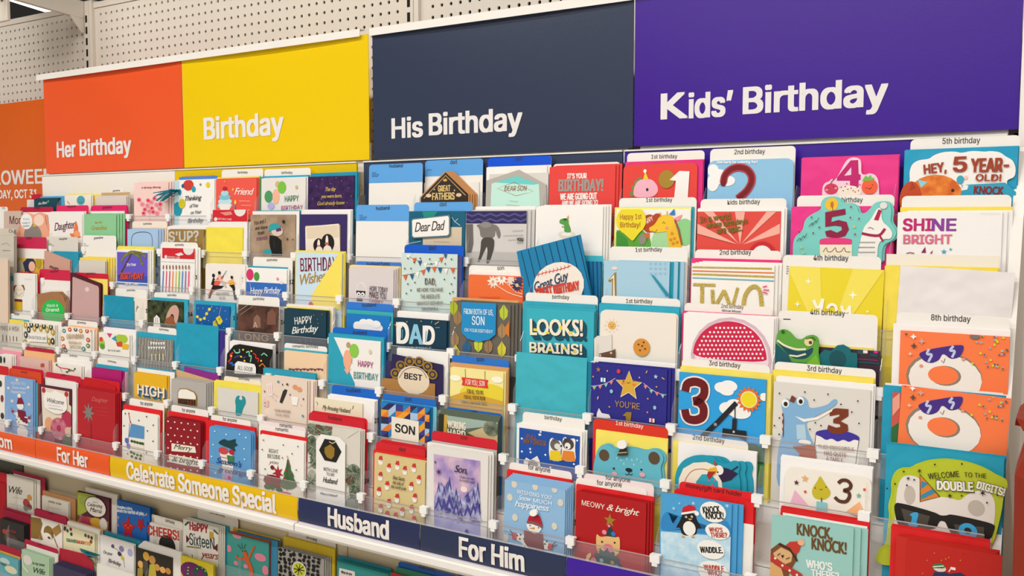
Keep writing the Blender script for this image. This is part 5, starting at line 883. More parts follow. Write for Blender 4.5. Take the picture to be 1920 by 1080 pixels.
def three(dx, dy, c): return Ln([(1275+dx, 345+dy), (1285+dx, 290+dy), (1345+dx, 275+dy), (1408+dx, 300+dy), (1408+dx, 370+dy), (1370+dx, 408+dy), (1335+dx, 412+dy), (1375+dx, 422+dy), (1405+dx, 460+dy), (1400+dx, 525+dy), (1345+dx, 548+dy), (1285+dx, 535+dy), (1272+dx, 470+dy)], c[1], c[0], 'printed_numeral')
card(1232, 214, 1835, 262, '#2c9fe0', [E(1530, 320, 55, 38, '#f3f2ee'), E(1575, 310, 60, 40, '#f3f2ee'), E(1560, 345, 50, 30, '#f3f2ee'), E(1570, 465, 62, 45, '#f3f2ee'), E(1650, 490, 80, 46, '#f3f2ee'), E(1820, 385, 30, 28, '#f3f2ee'), E(1618, 440, 60, 40, '#f3f2ee'), three(0, 0, ('#e8e0d8', 82)), three(0, 0, ('#6a0c14', 58)), S(1715, 402, 92, '#e0702a', 16, .74), E(1715, 402, 58, 58, '#f0ecd0'), E(1715, 402, 52, 52, '#ecd822'), Ln([(1390, 660), (1500, 560), (1630, 425)], 34, '#1d2028'), Ln([(1620, 430), (1620, 545)], 7, '#1d2028'), Ln([(1618, 535), (1612, 640)], 32, '#1d2028'), Q([(1535, 600), (1700, 620), (1698, 690), (1640, 660), (1580, 655), (1530, 660)], '#1d2028'), E(1485, 574, 12, 12, '#8f9298'), E(1612, 625, 8, 8, '#c8cacc'), Q([(1640, 720), (1700, 735), (1830, 720), (1830, 900), (1640, 900)], '#1f5f34'), E(1740, 740, 50, 34, '#17482a'), Q([(1232, 800), (1832, 850), (1832, 1000), (1232, 1000)], '#3a8a3a')], n=0)
env(1240, 176, 1870, 226, '#f3e064', n=1, dx=1); tab(1250, 124, 1860, 158, '3rd birthday', (1438, 165, 1655, 184), h=.19)
pocket(5, 'c20', 'white card with a blue crocodile and cake number three')
croc = [Q([(205, 1000), (215, 720), (250, 600), (260, 480), (240, 410), (250, 365), (290, 355), (320, 385), (350, 350), (390, 340), (425, 370), (430, 432), (560, 405), (600, 362), (630, 365), (625, 400), (560, 440), (440, 500), (410, 530), (430, 600), (470, 680), (490, 740), (450, 770), (440, 1000)], '#82b2d8'), Q([(335, 480), (400, 500), (500, 485), (600, 428), (590, 448), (490, 505), (395, 520)], '#f1efe8'), Q([(345, 540), (405, 538), (415, 640), (350, 640)], '#b4d0e0'), E(270, 392, 26, 30, '#f3f1ec'), E(374, 375, 26, 30, '#f3f1ec'), E(272, 396, 14, 16, '#1d1a1a'), E(376, 379, 14, 16, '#1d1a1a'), Q([(298, 375), (315, 335), (345, 355), (330, 388)], '#7a3a22'), Q([(255, 450), (245, 470), (258, 490), (245, 520), (260, 545), (246, 570), (262, 600), (250, 640), (262, 520)], '#7a3418'), Q([(320, 690), (475, 680), (490, 800), (350, 800), (370, 740)], '#a84a1e'), E(405, 660, 44, 18, '#f0ece6')]
ck = [Q([(480, 590), (780, 632), (775, 860), (470, 860)], '#f1eee6'), Ln([(480, 600), (470, 690)], 4, '#2a2a3a'), Ln([(780, 632), (752, 840)], 4, '#2a2a3a'), Q([(478, 610), (480, 585), (560, 570), (700, 585), (782, 620), (780, 652), (745, 640), (710, 662), (670, 640), (630, 660), (590, 632), (550, 648), (515, 622)], '#3d2f9a'), Q([(575, 440), (620, 425), (706, 432), (705, 480), (650, 515), (700, 540), (705, 580), (660, 606), (590, 600), (558, 570), (566, 540), (620, 560), (650, 555), (645, 535), (600, 528), (600, 500), (645, 480), (640, 468), (575, 480)], '#7a3418', 'printed_numeral')]
card(190, 250, 860, 292, '#dedad2', ck + croc + [D([(230, 322), (406, 313), (566, 328), (470, 368), (655, 398), (772, 375), (730, 452), (780, 530), (478, 525), (517, 545), (440, 570), (230, 492), (195, 545), (172, 402), (228, 605), (778, 815)], 6, '#2a2a2a'), T('THIS CROCODILE', 498, 700, 745, 722, 24, '#8a4a3a', ''), T('HAS QUITE', 540, 748, 692, 765, 30, '#8a3a2a', ''), T('A SMILE.', 552, 786, 678, 802, 28, '#8a3a2a', '')])
card(205, 215, 880, 258, '#f5f2ee', n=1, dx=2); env(180, 172, 880, 212, '#f3de58', n=1, dx=1); tab(195, 108, 895, 152, '3rd birthday', (417, 165, 658, 187), h=.19)
pocket(5, 'c20', 'second orange doughnut card lower and to the right')
o, M, w, h = card(1075, 266, 1830, 360, '#fa7d46', rot=True, h=.165, lift=0)
cur = CR['c18']; draw(o, M, w, h, [a for a in eight(-6, 360)]); cur = CR['c20']
card(1010, 315, 1080, 320, '#c8584a', [Q([(1010, 360), (1060, 320), (1060, 420), (1010, 480)], '#e8a08a'), Q([(1000, 560), (1060, 520), (1060, 660), (1000, 660)], '#2a6a3a')], h=.13)
env(945, 285, 1790, 332, '#1c9abc', n=1, dx=1); card(960, 255, 1775, 318, '#f3f0ec', h=.178)
# ================================================================ SIXTH ROW
pocket(6, 'c6', 'white card with dark sprigs at the far left')
card(0, 64, 95, 72, '#efece4', [E(8, 105, 10, 30, '#2a3a34'), E(36, 108, 8, 26, '#2a3a34')], n=2, dx=5)
env(0, 30, 172, 50, '#f0a0b0', n=1, dx=1); card(20, 5, 180, 20, '#e4ccc4')
pocket(6, 'c6', 'dusty pink card with a small brown house')
card(160, 84, 395, 108, '#e2bcb2', [E(345, 150, 14, 16, '#a8482a'), Q([(330, 140), (360, 135), (360, 165), (330, 165)], '#b85a3a')], n=1, dx=4)
env(195, 36, 442, 58, '#f2bc86', n=1, dx=1); tab(208, 2, 440, 22, 'daughter', (270, 8, 385, 20, 14), col='#b8163a')
pocket(6, 'c6', 'white card with a red branch and green leaves')
card(430, 130, 660, 160, '#f0ece2', [Ln([(455, 150), (500, 175), (560, 180), (600, 200)], 9, '#c85a4a'), Ln([(480, 160), (505, 205)], 6, '#c85a4a'), Ln([(530, 205), (605, 190)], 5, '#3a7a4a'), D([(460, 145), (560, 190), (608, 180), (545, 205)], 8, '#2a6a4a')], n=1, dx=5)
env(460, 98, 740, 118, '#f6f3ef', n=1, dx=1); tab(490, 58, 725, 80, 'birthday', (565, 78, 628, 84))
pocket(6, 'c6', 'plain magenta card with pink copies')
card(745, 170, 985, 198, '#b1146c', n=1, dx=5); card(790, 190, 1018, 205, '#f0b0cc', n=1, dx=2)
env(780, 143, 1036, 166, '#2fa6c4'); tab(790, 90, 1042, 114, 'birthday', (874, 122, 943, 134))
pocket(6, 'c9', 'mustard card with shaded letters HIGH')
card(200, 764, 435, 790, '#e8b41e', [T('HIGH', 226+i*2, 920+i*3, 418+i*2, 950+i*3, 70, c, 'B') for i, c in ((7, '#1f7ea4'), (5, '#1f7ea4'), (3, '#7a2a2a'), (2, '#1d1a2a'), (0, '#f3e6d2'))] + [D([(230, 985), (260, 990), (290, 994), (320, 1000), (350, 1004)], 9, '#2a8ab0')], n=1, dx=4)
card(222, 738, 490, 758, '#f3f0ea'); env(235, 728, 495, 750, '#2ca3bd')
pocket(6, 'c9', 'grey card with a gold edged cake slice')
card(468, 812, 720, 840, '#b4afa8', [Pt([(518, 905), (535, 880), (580, 880), (640, 905), (656, 935), (655, 1010), (518, 1000)], .0008, .0006, 'gold', 'cake_edge'), Pt([(523, 908), (538, 886), (580, 886), (636, 910), (650, 938), (648, 960), (523, 950)], 0, .0002, '#f2ede2', 'cake_icing'), Q([(523, 952), (648, 962), (648, 1005), (523, 996)], '#6a3a1e'), T('BIRTH', 526, 990, 645, 998, 30, '#2a1a10', 'B')], n=3, dx=4)
card(500, 745, 770, 745, '#d2ac7e', shape=[(500, 1000), (502, 742), (775, 825), (775, 1000)]); card(560, 735, 815, 735, '#8a2a8a', shape=[(560, 1000), (560, 720), (815, 780), (815, 1000)]); env(540, 725, 800, 725, '#2596b4', shape=[(540, 1000), (540, 712), (800, 790), (800, 1000)])
pocket(6, 'c9', 'pale grey card with a teal lobster claw')
card(805, 872, 1095, 908, '#dbd7cf', [Q([(930, 1080), (935, 1010), (928, 970), (940, 935), (965, 930), (955, 960), (985, 965), (975, 932), (1000, 940), (1010, 985), (985, 1030), (975, 1080)], '#1f9098')], n=0)
env(775, 834, 1118, 862, '#f0e055', n=2, dx=1); tab(848, 790, 1118, 822, 'birthday', (955, 815, 1035, 824), col='#f0e6cf', h=.18)
pocket(6, 'c9', 'beige card with little fast food drawings')
card(1120, 786, 1450, 826, '#e8d5c4', [Q([(1250, 980), (1275, 900), (1290, 885), (1308, 892), (1300, 920), (1270, 990)], '#33302e'), E(1365, 872, 20, 18, '#e09a6a'), E(1395, 888, 20, 18, '#e09a6a'), Q([(1155, 850), (1195, 840), (1202, 930), (1172, 935)], '#f3e6e0'), Ln([(1168, 855), (1178, 925)], 4, '#d88a7a'), Ln([(1182, 850), (1190, 920)], 4, '#d88a7a'), Q([(1335, 935), (1390, 945), (1378, 1005), (1345, 998)], '#f3efe9'), Q([(1150, 970), (1172, 965), (1175, 1010), (1155, 1015)], '#eab8b0'), S(1425, 957, 11, '#4a4644'), S(1145, 902, 10, '#4a4644'), S(1275, 852, 10, '#4a4644'), S(1330, 925, 10, '#4a4644'), E(1245, 831, 8, 8, '#3a9aa8'), E(1310, 850, 8, 8, '#4a4644'), E(1422, 1078, 8, 8, '#3a9aa8'), D([(1215, 920), (1235, 935), (1205, 945), (1225, 965), (1410, 1000)], 4, '#c8988a'), T('YOU\u2019RE AWESOME', 1218, 1045, 1335, 1058, 18, '#8a7a70', ''), T('TOTAL FRIES', 1225, 1075, 1325, 1086, 16, '#8a7a70', '')], n=1, dx=4)
card(1190, 800, 1495, 822, '#f0dcd0', n=2, dx=2); env(1132, 740, 1512, 768, '#2b9db8', n=1, dx=1)
pocket(6, 'c13', 'cream card reading My Amusing Husband')
card(222, 910, 508, 936, '#ece3c6', [T('My Amusing Husband', 270, 975, 438, 1000, 26, '#5a5440', 's'), Ln([(235, 930), (242, 950)], 4, '#5a5440'), Ln([(455, 955), (448, 975)], 4, '#5a5440')])
card(300, 895, 580, 925, '#f5f3f0', n=2, dx=1); tab(325, 838, 605, 856, 'husband', (413, 873, 494, 876), col='#1565c6', h=.19)
pocket(6, 'c14', 'blue and orange triangle patterned card reading Son')
tri = []; pc = ['#1f7ec0', '#e8a02a', '#2a2a5a', '#a8c4e0', '#3a3f86', '#e07a2a']
for i in range(7):
    for j in range(6):
        x = 492+i*44; y = 172+j*42+i*5
        tri += [Q([(x, y), (x+44, y+5), (x, y+42)], pc[(i*2+j) % 6], 'printed_triangle'), Q([(x+44, y+5), (x+44, y+47), (x, y+42)], pc[(i+j*3+2) % 6], 'printed_triangle')]
card(490, 170, 785, 202, '#1f7ec0', tri + [Pt([(560, 255), (722, 285), (722, 460), (560, 440)], .0005, .0005, '#ebe4d4', 'plaque'), T('SON', 582, 345, 698, 366, 48, '#2a2626', 'b')], n=1, dx=2)
env(495, 164, 822, 195, '#6fc4d0'); tab(500, 126, 820, 152, 'son', (635, 163, 672, 166), col='#1f6cc4', h=.19)
pocket(6, 'c14', 'dark landscape card reading Working Hard')
card(835, 238, 1188, 290, '#5f6d5c', [Q([(835, 235), (885, 245), (880, 480), (835, 480)], '#2c2a1e'), Q([(868, 240), (888, 244), (880, 400), (862, 400)], '#c8a23a'), Q([(990, 360), (1188, 290), (1188, 480), (990, 480)], '#c9b88a'), Q([(885, 250), (1188, 295), (1188, 330), (1100, 320), (1000, 330), (885, 300)], '#9fb4a8'), E(1150, 330, 50, 46, 'moss'), Q([(885, 340), (1000, 350), (1100, 400), (885, 480)], '#4a5a3a'), T('WORKING', 890, 322, 995, 338, 32, '#efe8d4', 'b'), T('HARD', 890, 366, 995, 380, 36, '#efe8d4', 'b')], n=3, dx=0, dz=3)
tab(880, 208, 1215, 232, 'son', (1030, 236, 1062, 238), col='#1268c8', h=.185)
pocket(6, 'c14', 'blue starry card with two dogs in sweaters')
card(1300, 300, 1690, 345, '#f3f0ec', [Q([(1315, 322), (1677, 376), (1670, 640), (1310, 640)], '#1c4fa6'), D([(1330, 388), (1442, 348), (1470, 485), (1382, 470), (1660, 400), (1330, 465), (1440, 365), (1500, 560), (1640, 540)], 6, '#f0f2f6'), S(1435, 365, 10, '#f0f2f6'), S(1380, 450, 10, '#f0f2f6'), T('PULL', 1360, 385, 1420, 395, 24, '#8a5a3a', 'B'), T('MY FINGER', 1342, 415, 1475, 432, 28, '#8a5a3a', 'B'),
     Q([(1495, 395), (1515, 380), (1530, 400), (1565, 400), (1572, 440), (1560, 460), (1572, 525), (1500, 520), (1492, 470)], '#f1eeea'), Q([(1575, 385), (1590, 375), (1605, 395), (1640, 385), (1652, 395), (1648, 450), (1655, 530), (1565, 520), (1570, 450)], '#f1eeea'), E(1530, 425, 30, 34, '#6a645e'), E(1545, 435, 20, 18, '#e4ded6'), E(1566, 432, 6, 6, '#1d1a1a'), Q([(1502, 458), (1560, 462), (1570, 520), (1498, 515)], '#e8c81e'), E(1608, 420, 34, 34, '#4a443e'), E(1605, 432, 18, 20, '#efeae4'), E(1600, 440, 6, 6, '#1d1a1a'), Q([(1578, 458), (1642, 465), (1652, 525), (1568, 515)], '#e0842a'), Q([(1590, 400), (1582, 378), (1605, 398)], '#3a3430'), Q([(1520, 400), (1512, 385), (1535, 396)], '#5a544e'), Q([(1345, 520), (1360, 500), (1385, 515), (1425, 490), (1440, 520), (1445, 560), (1345, 555)], '#ece8e4'), E(1400, 540, 30, 26, '#9a948e')], n=2, dx=3)
tab(1335, 232, 1705, 270, 'birthday', (1466, 272, 1568, 285), h=.19)
pocket(6, 'c19', 'teal die cut bear card with pom pom hat')
bear = [(630, 1100), (635, 900), (640, 850), (650, 800), (668, 745), (700, 712), (745, 715), (770, 745), (830, 735), (900, 735), (985, 760), (1030, 745), (1080, 750), (1118, 785), (1122, 830), (1100, 870), (1110, 930), (1115, 1100)]
card(630, 712, 1122, 712, '#62b6c8', [E(712, 788, 36, 40, '#5a4632'), E(1058, 808, 40, 44, '#5a4632'), D([(780, 880), (970, 888)], 8, '#1d2a30'), E(884, 890, 24, 14, '#1d1d22'), Ln([(884, 900), (884, 918)], 5, '#1d1d22'), Ln([(860, 915), (872, 925), (884, 915), (896, 926), (910, 915)], 4, '#1d1d22'), E(785, 918, 20, 16, '#e8a8b0'), E(978, 922, 20, 16, '#e8a8b0')] + [Ln([(x, y), (x+4, y+14)], 4, '#d8eef2') for x, y in ((800, 800), (830, 815), (870, 805), (905, 815), (940, 808), (970, 825), (850, 840), (920, 845))] + [Pt([(808, 790), (838, 720), (870, 715), (882, 785)], .0006, .0012, '#3a342e', 'hat'), Ln([(818, 770), (878, 765)], 6, '#d8c8a0'), Pt([(855+34*math.cos(t), 708+30*math.sin(t)) for t in [i*math.pi/8 for i in range(16)]], .001, .006, '#f4f1ec', 'pom_pom')], shape=bear, n=1, dx=4, dz=1.5)
env(655, 625, 1152, 670, '#f4e366', n=1, dx=0); tab(637, 542, 1155, 590, '1st birthday', (793, 578, 983, 604), col='#d8331f', tcol='#f6efe4', h=.2)
pocket(6, 'c19', 'teal rainbow die cut card with a toucan')
rb = [(1200, 1100), (1200, 950), (1215, 880), (1260, 820), (1330, 790), (1400, 785), (1470, 800), (1500, 835), (1560, 850), (1600, 825), (1640, 830), (1655, 870), (1640, 910), (1655, 960), (1655, 1100)]
card(1200, 785, 1655, 785, '#1f97b2', [Q([(1228, 1100), (1230, 950), (1260, 880), (1330, 840), (1420, 835), (1480, 860), (1520, 920), (1540, 1100)], '#efe4d0'), Ln([(1262, 1060), (1270, 960), (1320, 890), (1400, 880), (1450, 900)], 5, '#a8603a'), Q([(1345, 1100), (1350, 970), (1390, 920), (1450, 920), (1500, 970), (1510, 1100)], '#2aa3ba'), D([(1440, 960), (1460, 990), (1420, 1000), (1480, 960)], 7, '#d86a8a'), Q([(1500, 920), (1520, 870), (1570, 880), (1640, 915), (1590, 960), (1530, 975)], '#2a1c40'), Ln([(1590, 900), (1640, 865)], 9, '#2a1c40'), E(1508, 890, 32, 34, '#f1eee8'), E(1500, 905, 6, 6, '#1d1a1a'), Q([(1425, 925), (1440, 880), (1490, 868), (1500, 900), (1460, 935), (1440, 955)], '#e8b02a'), Q([(1425, 925), (1435, 900), (1490, 900), (1455, 940), (1440, 955)], '#a82a2a'), Q([(1478, 860), (1472, 818), (1500, 858)], '#a8482a')], shape=rb, n=2, dx=9, dz=0)
card(1225, 700, 1768, 772, '#f3f0ee', n=1, dx=0); env(1188, 690, 1760, 770, '#f3e162', n=1, dx=1); tab(1180, 634, 1710, 690, '2nd birthday', (1325, 678, 1545, 706), h=.2)
pocket(6, 'c20', 'white rounded card with smiling flame and number three')
card(268, 845, 868, 900, '#f0ebdf', [Q([(508, 886), (545, 950), (582, 1000), (580, 1030), (550, 1055), (515, 1060), (470, 1050), (450, 1010), (460, 970), (490, 930)], '#c8b82a'), D([(475, 978), (550, 972)], 5, '#4a3a10'), Ln([(505, 985), (515, 992), (525, 984)], 4, '#4a3a10'), Ln([(635, 945), (660, 922), (700, 925), (725, 955), (715, 985), (665, 995), (710, 1005), (715, 1040), (690, 1075), (640, 1070), (610, 1040)], 24, '#5a3220', 'printed_numeral'), S(405, 912, 28, '#eab07a'), S(346, 940, 20, '#5a2a2a'), S(777, 1030, 20, '#6ab8a8'), D([(407, 1003), (817, 988)], 10, '#d8582a'), Q([(335, 990), (305, 1080), (430, 1100)], '#eab4cc'), Ln([(520, 1045), (520, 1075)], 6, '#2a2a2a'), R(486, 1068, 556, 1150, '#8ac8cc'), Q([(785, 1070), (690, 1140), (820, 1190)], '#f0b07a')], r=.012, n=1, dx=0)
card(236, 770, 872, 840, '#f5f2f0', n=2, dx=0, spread=.0004)
pocket(6, 'c22', 'lime die cut card reading Welcome to the Double Digits')
lime = [(905, 900), (920, 800), (985, 740), (990, 640), (1005, 560), (995, 480), (1020, 400), (1015, 320), (1040, 250), (1090, 218), (1150, 220), (1190, 195), (1280, 165), (1400, 155), (1540, 175), (1660, 215), (1740, 265), (1800, 290), (1810, 340), (1780, 395), (1770, 480), (1755, 560), (1720, 700), (1690, 760), (1690, 900)]
card(905, 155, 1810, 155, '#b8c42a', [Q([(1020, 640), (1030, 480), (1045, 330), (1080, 270), (1130, 260), (1200, 280), (1250, 400), (1340, 410), (1420, 420), (1475, 440), (1520, 400), (1600, 365), (1680, 375), (1720, 440), (1720, 560), (1690, 720), (1690, 900), (1020, 900)], '#e6e0d8'), E(1130, 400, 40, 66, '#c2b8ac'), E(1590, 490, 60, 56, '#c2b8ac'), Q([(1200, 255), (1338, 410), (1202, 445)], '#d8842a'), Q([(1210, 300), (1260, 320), (1205, 360)], '#3a8ab0'), Q([(1205, 400), (1290, 355), (1310, 380), (1210, 430)], '#3a8ab0'), Ln([(1200, 255), (1338, 410), (1202, 445), (1200, 255)], 7, '#1d1a14'),
     Q([(1015, 448), (1100, 460), (1310, 520), (1340, 540), (1385, 540), (1410, 530), (1560, 560), (1720, 600), (1715, 640), (1685, 720), (1440, 700), (1395, 630), (1375, 580), (1335, 575), (1310, 640), (1100, 630), (1040, 600)], '#1a1611'), Q([(1070, 490), (1270, 545), (1250, 610), (1100, 600)], '#4a443c'), Q([(1435, 600), (1645, 620), (1640, 690), (1460, 680)], '#4a443c'), Q([(1125, 535), (1160, 515), (1195, 520), (1175, 590), (1190, 595), (1185, 620), (1115, 608), (1120, 590), (1138, 592), (1148, 545)], '#3aa4d8'), E(1532, 648, 66, 56, '#3aa4d8'), E(1532, 645, 26, 22, '#2a241c'), T('WELCOME', 1262, 288, 1475, 272, 40, '#1d1a10', ''), T('TO THE', 1508, 272, 1660, 282, 32, '#1d1a10', ''), T('DOUBLE', 1318, 362, 1575, 380, 70, '#1d1a10', 'B'), T('DOUBLE', 1322, 360, 1570, 374, 62, '#f3f0e6', 'b'), T('DIGITS!', 1590, 352, 1785, 408, 58, '#1d1a10', 'B'), T('DIGITS!', 1592, 350, 1782, 404, 52, '#f3f0e6', 'b'), S(1120, 282, 18, '#1d1a14', 6, .25), S(1635, 383, 26, '#1d1a14', 6, .25), S(1408, 402, 22, '#1d1a14', 6, .25), S(1198, 230, 20, '#1d1a14', 6, .25), D([(1030, 320), (975, 352), (1090, 235), (1305, 186), (1492, 182), (1490, 402), (1738, 398), (1162, 292), (1112, 330), (1665, 450)], 7, '#3a3424')], shape=lime, n=1, dx=-4, dz=1)
env(968, 60, 1785, 128, '#1e9cba', n=2, dx=1)
# ================================================================ BOTTOM ROW
pocket(7, 'c6', 'white card edge with dark flowers at the far left')
card(-40, 225, 38, 240, '#efece6', [E(5, 300, 12, 26, '#3a3a34'), E(18, 420, 12, 30, '#7a3a3a'), E(20, 560, 14, 26, '#3a3a34')], n=1, dx=2)
tab(-60, 135, 70, 175, col='#cf1a22', h=.13)
pocket(7, 'c6', 'pale blue card with a snowman in maroon scarf')
card(40, 242, 268, 268, '#82aadb', [T('WISHING YOU', 90, 305, 208, 312, 22, '#e4ecf4', ''), T('Snow much', 100, 340, 215, 350, 24, '#e4ecf4', 's'), T('happiness', 88, 372, 210, 382, 24, '#e4ecf4', 's'), D([(70, 335), (238, 468), (230, 330), (100, 440), (140, 270), (80, 620), (240, 600), (262, 725), (90, 700)], 13, '#d8d4c0'), E(185, 690, 45, 50, '#ece8e2'), Q([(130, 530), (210, 540), (232, 640), (140, 640)], '#ebe6da'), D([(140, 590), (155, 610), (170, 590), (150, 570), (215, 620), (200, 600)], 5, '#2a2a2a'), Q([(145, 510), (205, 520), (230, 620), (190, 610), (150, 560)], '#7a1a30'), E(168, 480, 28, 30, '#ece8e2'), Q([(140, 465), (150, 415), (180, 415), (198, 465)], '#8a1a30'), E(160, 397, 15, 17, '#f0ede8'), Ln([(110, 525), (145, 560)], 10, '#ece8e2'), Ln([(240, 575), (205, 570)], 10, '#ece8e2'), E(110, 525, 10, 12, '#b82a3a'), E(240, 575, 10, 12, '#b82a3a'), Ln([(95, 490), (110, 525), (92, 520)], 4, '#1d1a1a'), Ln([(245, 580), (262, 550)], 4, '#1d1a1a'), R(138, 640, 232, 660, '#b82a3a')], n=1, dx=4)
card(70, 258, 305, 290, '#4fa8b8', h=.125); tab(75, 175, 335, 208, 'mom', (170, 210, 220, 218, 16), col='#d8461e'); tab(95, 155, 352, 188, col='#c8142c')
pocket(7, 'c6', 'maroon rose card with white scalloped plate')
card(318, 302, 578, 345, '#5a1c34', [Q([(335, 325), (560, 365), (560, 470), (600, 500), (600, 720), (350, 680)], '#e4d8c4'), E(355, 352, 16, 22, '#b8343c'), E(540, 385, 16, 22, '#b8343c'), E(400, 630, 36, 60, '#e0a07a'), E(545, 590, 46, 70, '#b83250'), E(480, 665, 68, 90, 'rose'), E(480, 665, 40, 56, '#c86a80'), E(480, 660, 18, 26, '#a03a54'), E(400, 740, 50, 50, '#9a4a5a'), E(555, 770, 46, 50, '#4a5a3a'), E(560, 690, 30, 40, '#d8b8a0'), Pt([(360, 400), (380, 365), (420, 372), (450, 352), (490, 372), (520, 385), (545, 410), (548, 450), (552, 500), (530, 530), (490, 545), (450, 540), (410, 520), (370, 490)], .0005, .0006, '#f3efe8', 'plate'), T('Welcome', 392, 448, 528, 470, 36, '#4a4440', 's'), Wv(400, 470, 500, 486, '#8a827a', 2), Wv(405, 495, 520, 515, '#4a4440', 3)], n=0)
card(375, 262, 618, 300, '#eeeae4', n=1, dx=2); env(365, 248, 615, 282, '#d8d4cc'); tab(372, 205, 658, 242, 'wife', (498, 232, 530, 238, 16), col='#c8183a', h=.16)
pocket(7, 'c6', 'red card with a large silver star')
card(628, 340, 935, 372, '#b51f28', [S(718, 535, 82, 'silver', 8, .45), T('Daughter', 745, 440, 880, 455, 34, '#d86a6a', 's'), Wv(770, 490, 880, 500, '#d05a5a', 2), Wv(780, 520, 885, 530, '#d05a5a', 2), Wv(785, 550, 880, 562, '#d05a5a', 2), Ln([(740, 620), (738, 800)], 5, '#7a1418')], n=3, dx=3)
add('tab', 620, 265, 935, 300, '#c4141c', text='daughter', shape=[(620, 800), (620, 275), (640, 262), (770, 272), (830, 285), (870, 305), (925, 315), (938, 335), (938, 800)]); add('tab', 680, 250, 970, 280, '#cc1a20', h=.15)
pocket(7, 'c10', 'white card with a blue and patterned stocking')
card(112, 270, 370, 298, '#f0ece2', [Ln([(160, 283), (175, 360)], 14, '#b82a34'), Ln([(165, 295), (175, 345)], 5, '#f0ece2'), Q([(178, 362), (274, 385), (272, 475), (160, 458)], '#5a92c4'), Q([(172, 470), (272, 490), (268, 640), (172, 620)], '#ece8d8'), R(172, 525, 272, 548, '#8a2038'), D([(185, 490), (205, 495), (225, 500), (245, 505), (262, 508), (180, 570), (200, 580), (225, 590), (250, 595), (185, 600), (215, 612), (245, 618)], 11, '#3a5a2a'), Ln([(168, 360), (160, 480)], 4, '#5a4a8a'), E(148, 485, 14, 20, '#5a6ab8'), E(160, 525, 14, 20, '#8a7ac8'), D([(138, 290), (236, 340), (292, 312), (340, 374), (298, 415), (338, 490), (290, 573), (155, 580), (128, 378)], 5, '#2a2a2a')], r=.006, n=1, dx=2)
env(122, 235, 394, 265, '#e01f24', n=1, dx=1); tab(165, 185, 416, 210, 'for anyone', (245, 228, 333, 236, 26))
pocket(7, 'c10', 'dark red dotted card reading Merry and Bright')
card(428, 316, 680, 355, '#8f1420', [D([(x+(20 if j % 2 else 0), 345+j*48+(x-430)*.12) for j in range(9) for x in range(445, 690, 48)], 6, '#f0e6da'), Q([(470, 505), (640, 530), (648, 575), (470, 562)], '#ece4d2'), T('Merry', 488, 545, 622, 562, 34, '#3a3a34', 's'), Q([(450, 585), (560, 600), (680, 625), (685, 680), (570, 665), (455, 640)], '#ece4d2'), T('& bright', 475, 635, 668, 665, 38, '#3a3a34', 's')], r=.006, n=2, dx=3)
env(445, 282, 734, 318, '#df1e24', n=1, dx=1); tab(468, 232, 735, 262, 'for anyone', (545, 275, 640, 288, 26))
pocket(7, 'c10', 'blue card with a potted plant reading Seasons Greetings')
card(742, 382, 1045, 426, '#5d9ccf', [Q([(815, 560), (905, 575), (920, 640), (905, 780), (840, 770), (835, 640)], '#ece4d8'), R(818, 600, 880, 618, '#b82a34'), E(845, 560, 36, 26, '#c8444a'), Q([(870, 590), (925, 600), (920, 660), (880, 650)], '#3a7a4a'), Q([(805, 500), (850, 470), (880, 490), (940, 470), (930, 500), (955, 520), (920, 530), (940, 570), (890, 540), (860, 530), (825, 515)], '#123f42'), E(905, 570, 20, 18, '#b81f30'), Q([(840, 710), (910, 722), (905, 785), (845, 775)], '#b898c8'), E(890, 755, 12, 14, '#b81f30'), D([(785, 418), (868, 442), (1010, 464), (998, 545), (772, 515), (762, 600), (1000, 620), (960, 700), (790, 720), (965, 440)], 6, '#dce8f2'), T("Season's", 795, 645, 980, 680, 40, '#23408a', 's'), T('greetings', 805, 705, 1015, 745, 38, '#23408a', 's')], r=.008, n=2, dx=3)
env(732, 350, 1075, 385, '#e01f24', n=1, dx=1); tab(755, 300, 1042, 342, 'for anyone', (840, 340, 942, 354, 26))
pocket(7, 'c10', 'white card with poinsettia reading Right Beside You')
card(1110, 450, 1428, 490, '#f2eee6', [T('RIGHT', 1175, 572, 1242, 582, 28, '#5a544c', ''), T('BESIDE', 1165, 610, 1256, 622, 28, '#5a544c', ''), T('you', 1172, 650, 1245, 658, 26, '#8a8478', 's'), E(1205, 780, 70, 46, '#7a1f24'), S(1240, 720, 60, '#a8242c', 7, .4), S(1165, 770, 50, '#8f1f28', 7, .4), E(1200, 680, 14, 16, '#7a1f24'), S(1200, 820, 40, '#2f5a34', 6, .4), E(1165, 820, 24, 20, '#3a6a3a'), E(1250, 840, 24, 20, '#2f5a34'), Q([(1312, 600), (1335, 680), (1330, 690), (1360, 740), (1350, 750), (1385, 810), (1340, 840), (1270, 830), (1255, 800), (1290, 740), (1280, 730), (1300, 680)], '#3d6a40'), D([(1300, 700), (1330, 720), (1290, 760), (1340, 770), (1310, 800), (1370, 810), (1320, 650), (1280, 800)], 7, '#b8242c'), R(1270, 850, 1335, 885, '#c8386a'), Ln([(1312, 640), (1308, 850)], 4, '#5a4a2a'), D([(1138, 482), (1282, 517), (1387, 528), (1130, 550), (1345, 580), (1150, 690), (1376, 698), (1275, 610)], 5, '#3a3a34'), S(1312, 602, 12, '#c8a83a')], n=1, dx=2)
env(1110, 425, 1448, 462, '#e01f24', n=1, dx=1); tab(1100, 372, 1435, 412, 'romantic', (1222, 412, 1316, 424, 26)); tab(1102, 345, 1440, 385, 'romantic', (1252, 384, 1344, 396, 26), col='#eedede')
pocket(7, 'c14', 'pine bough card with hexagon tag With Love to My Husband')
rn = random.Random(11)
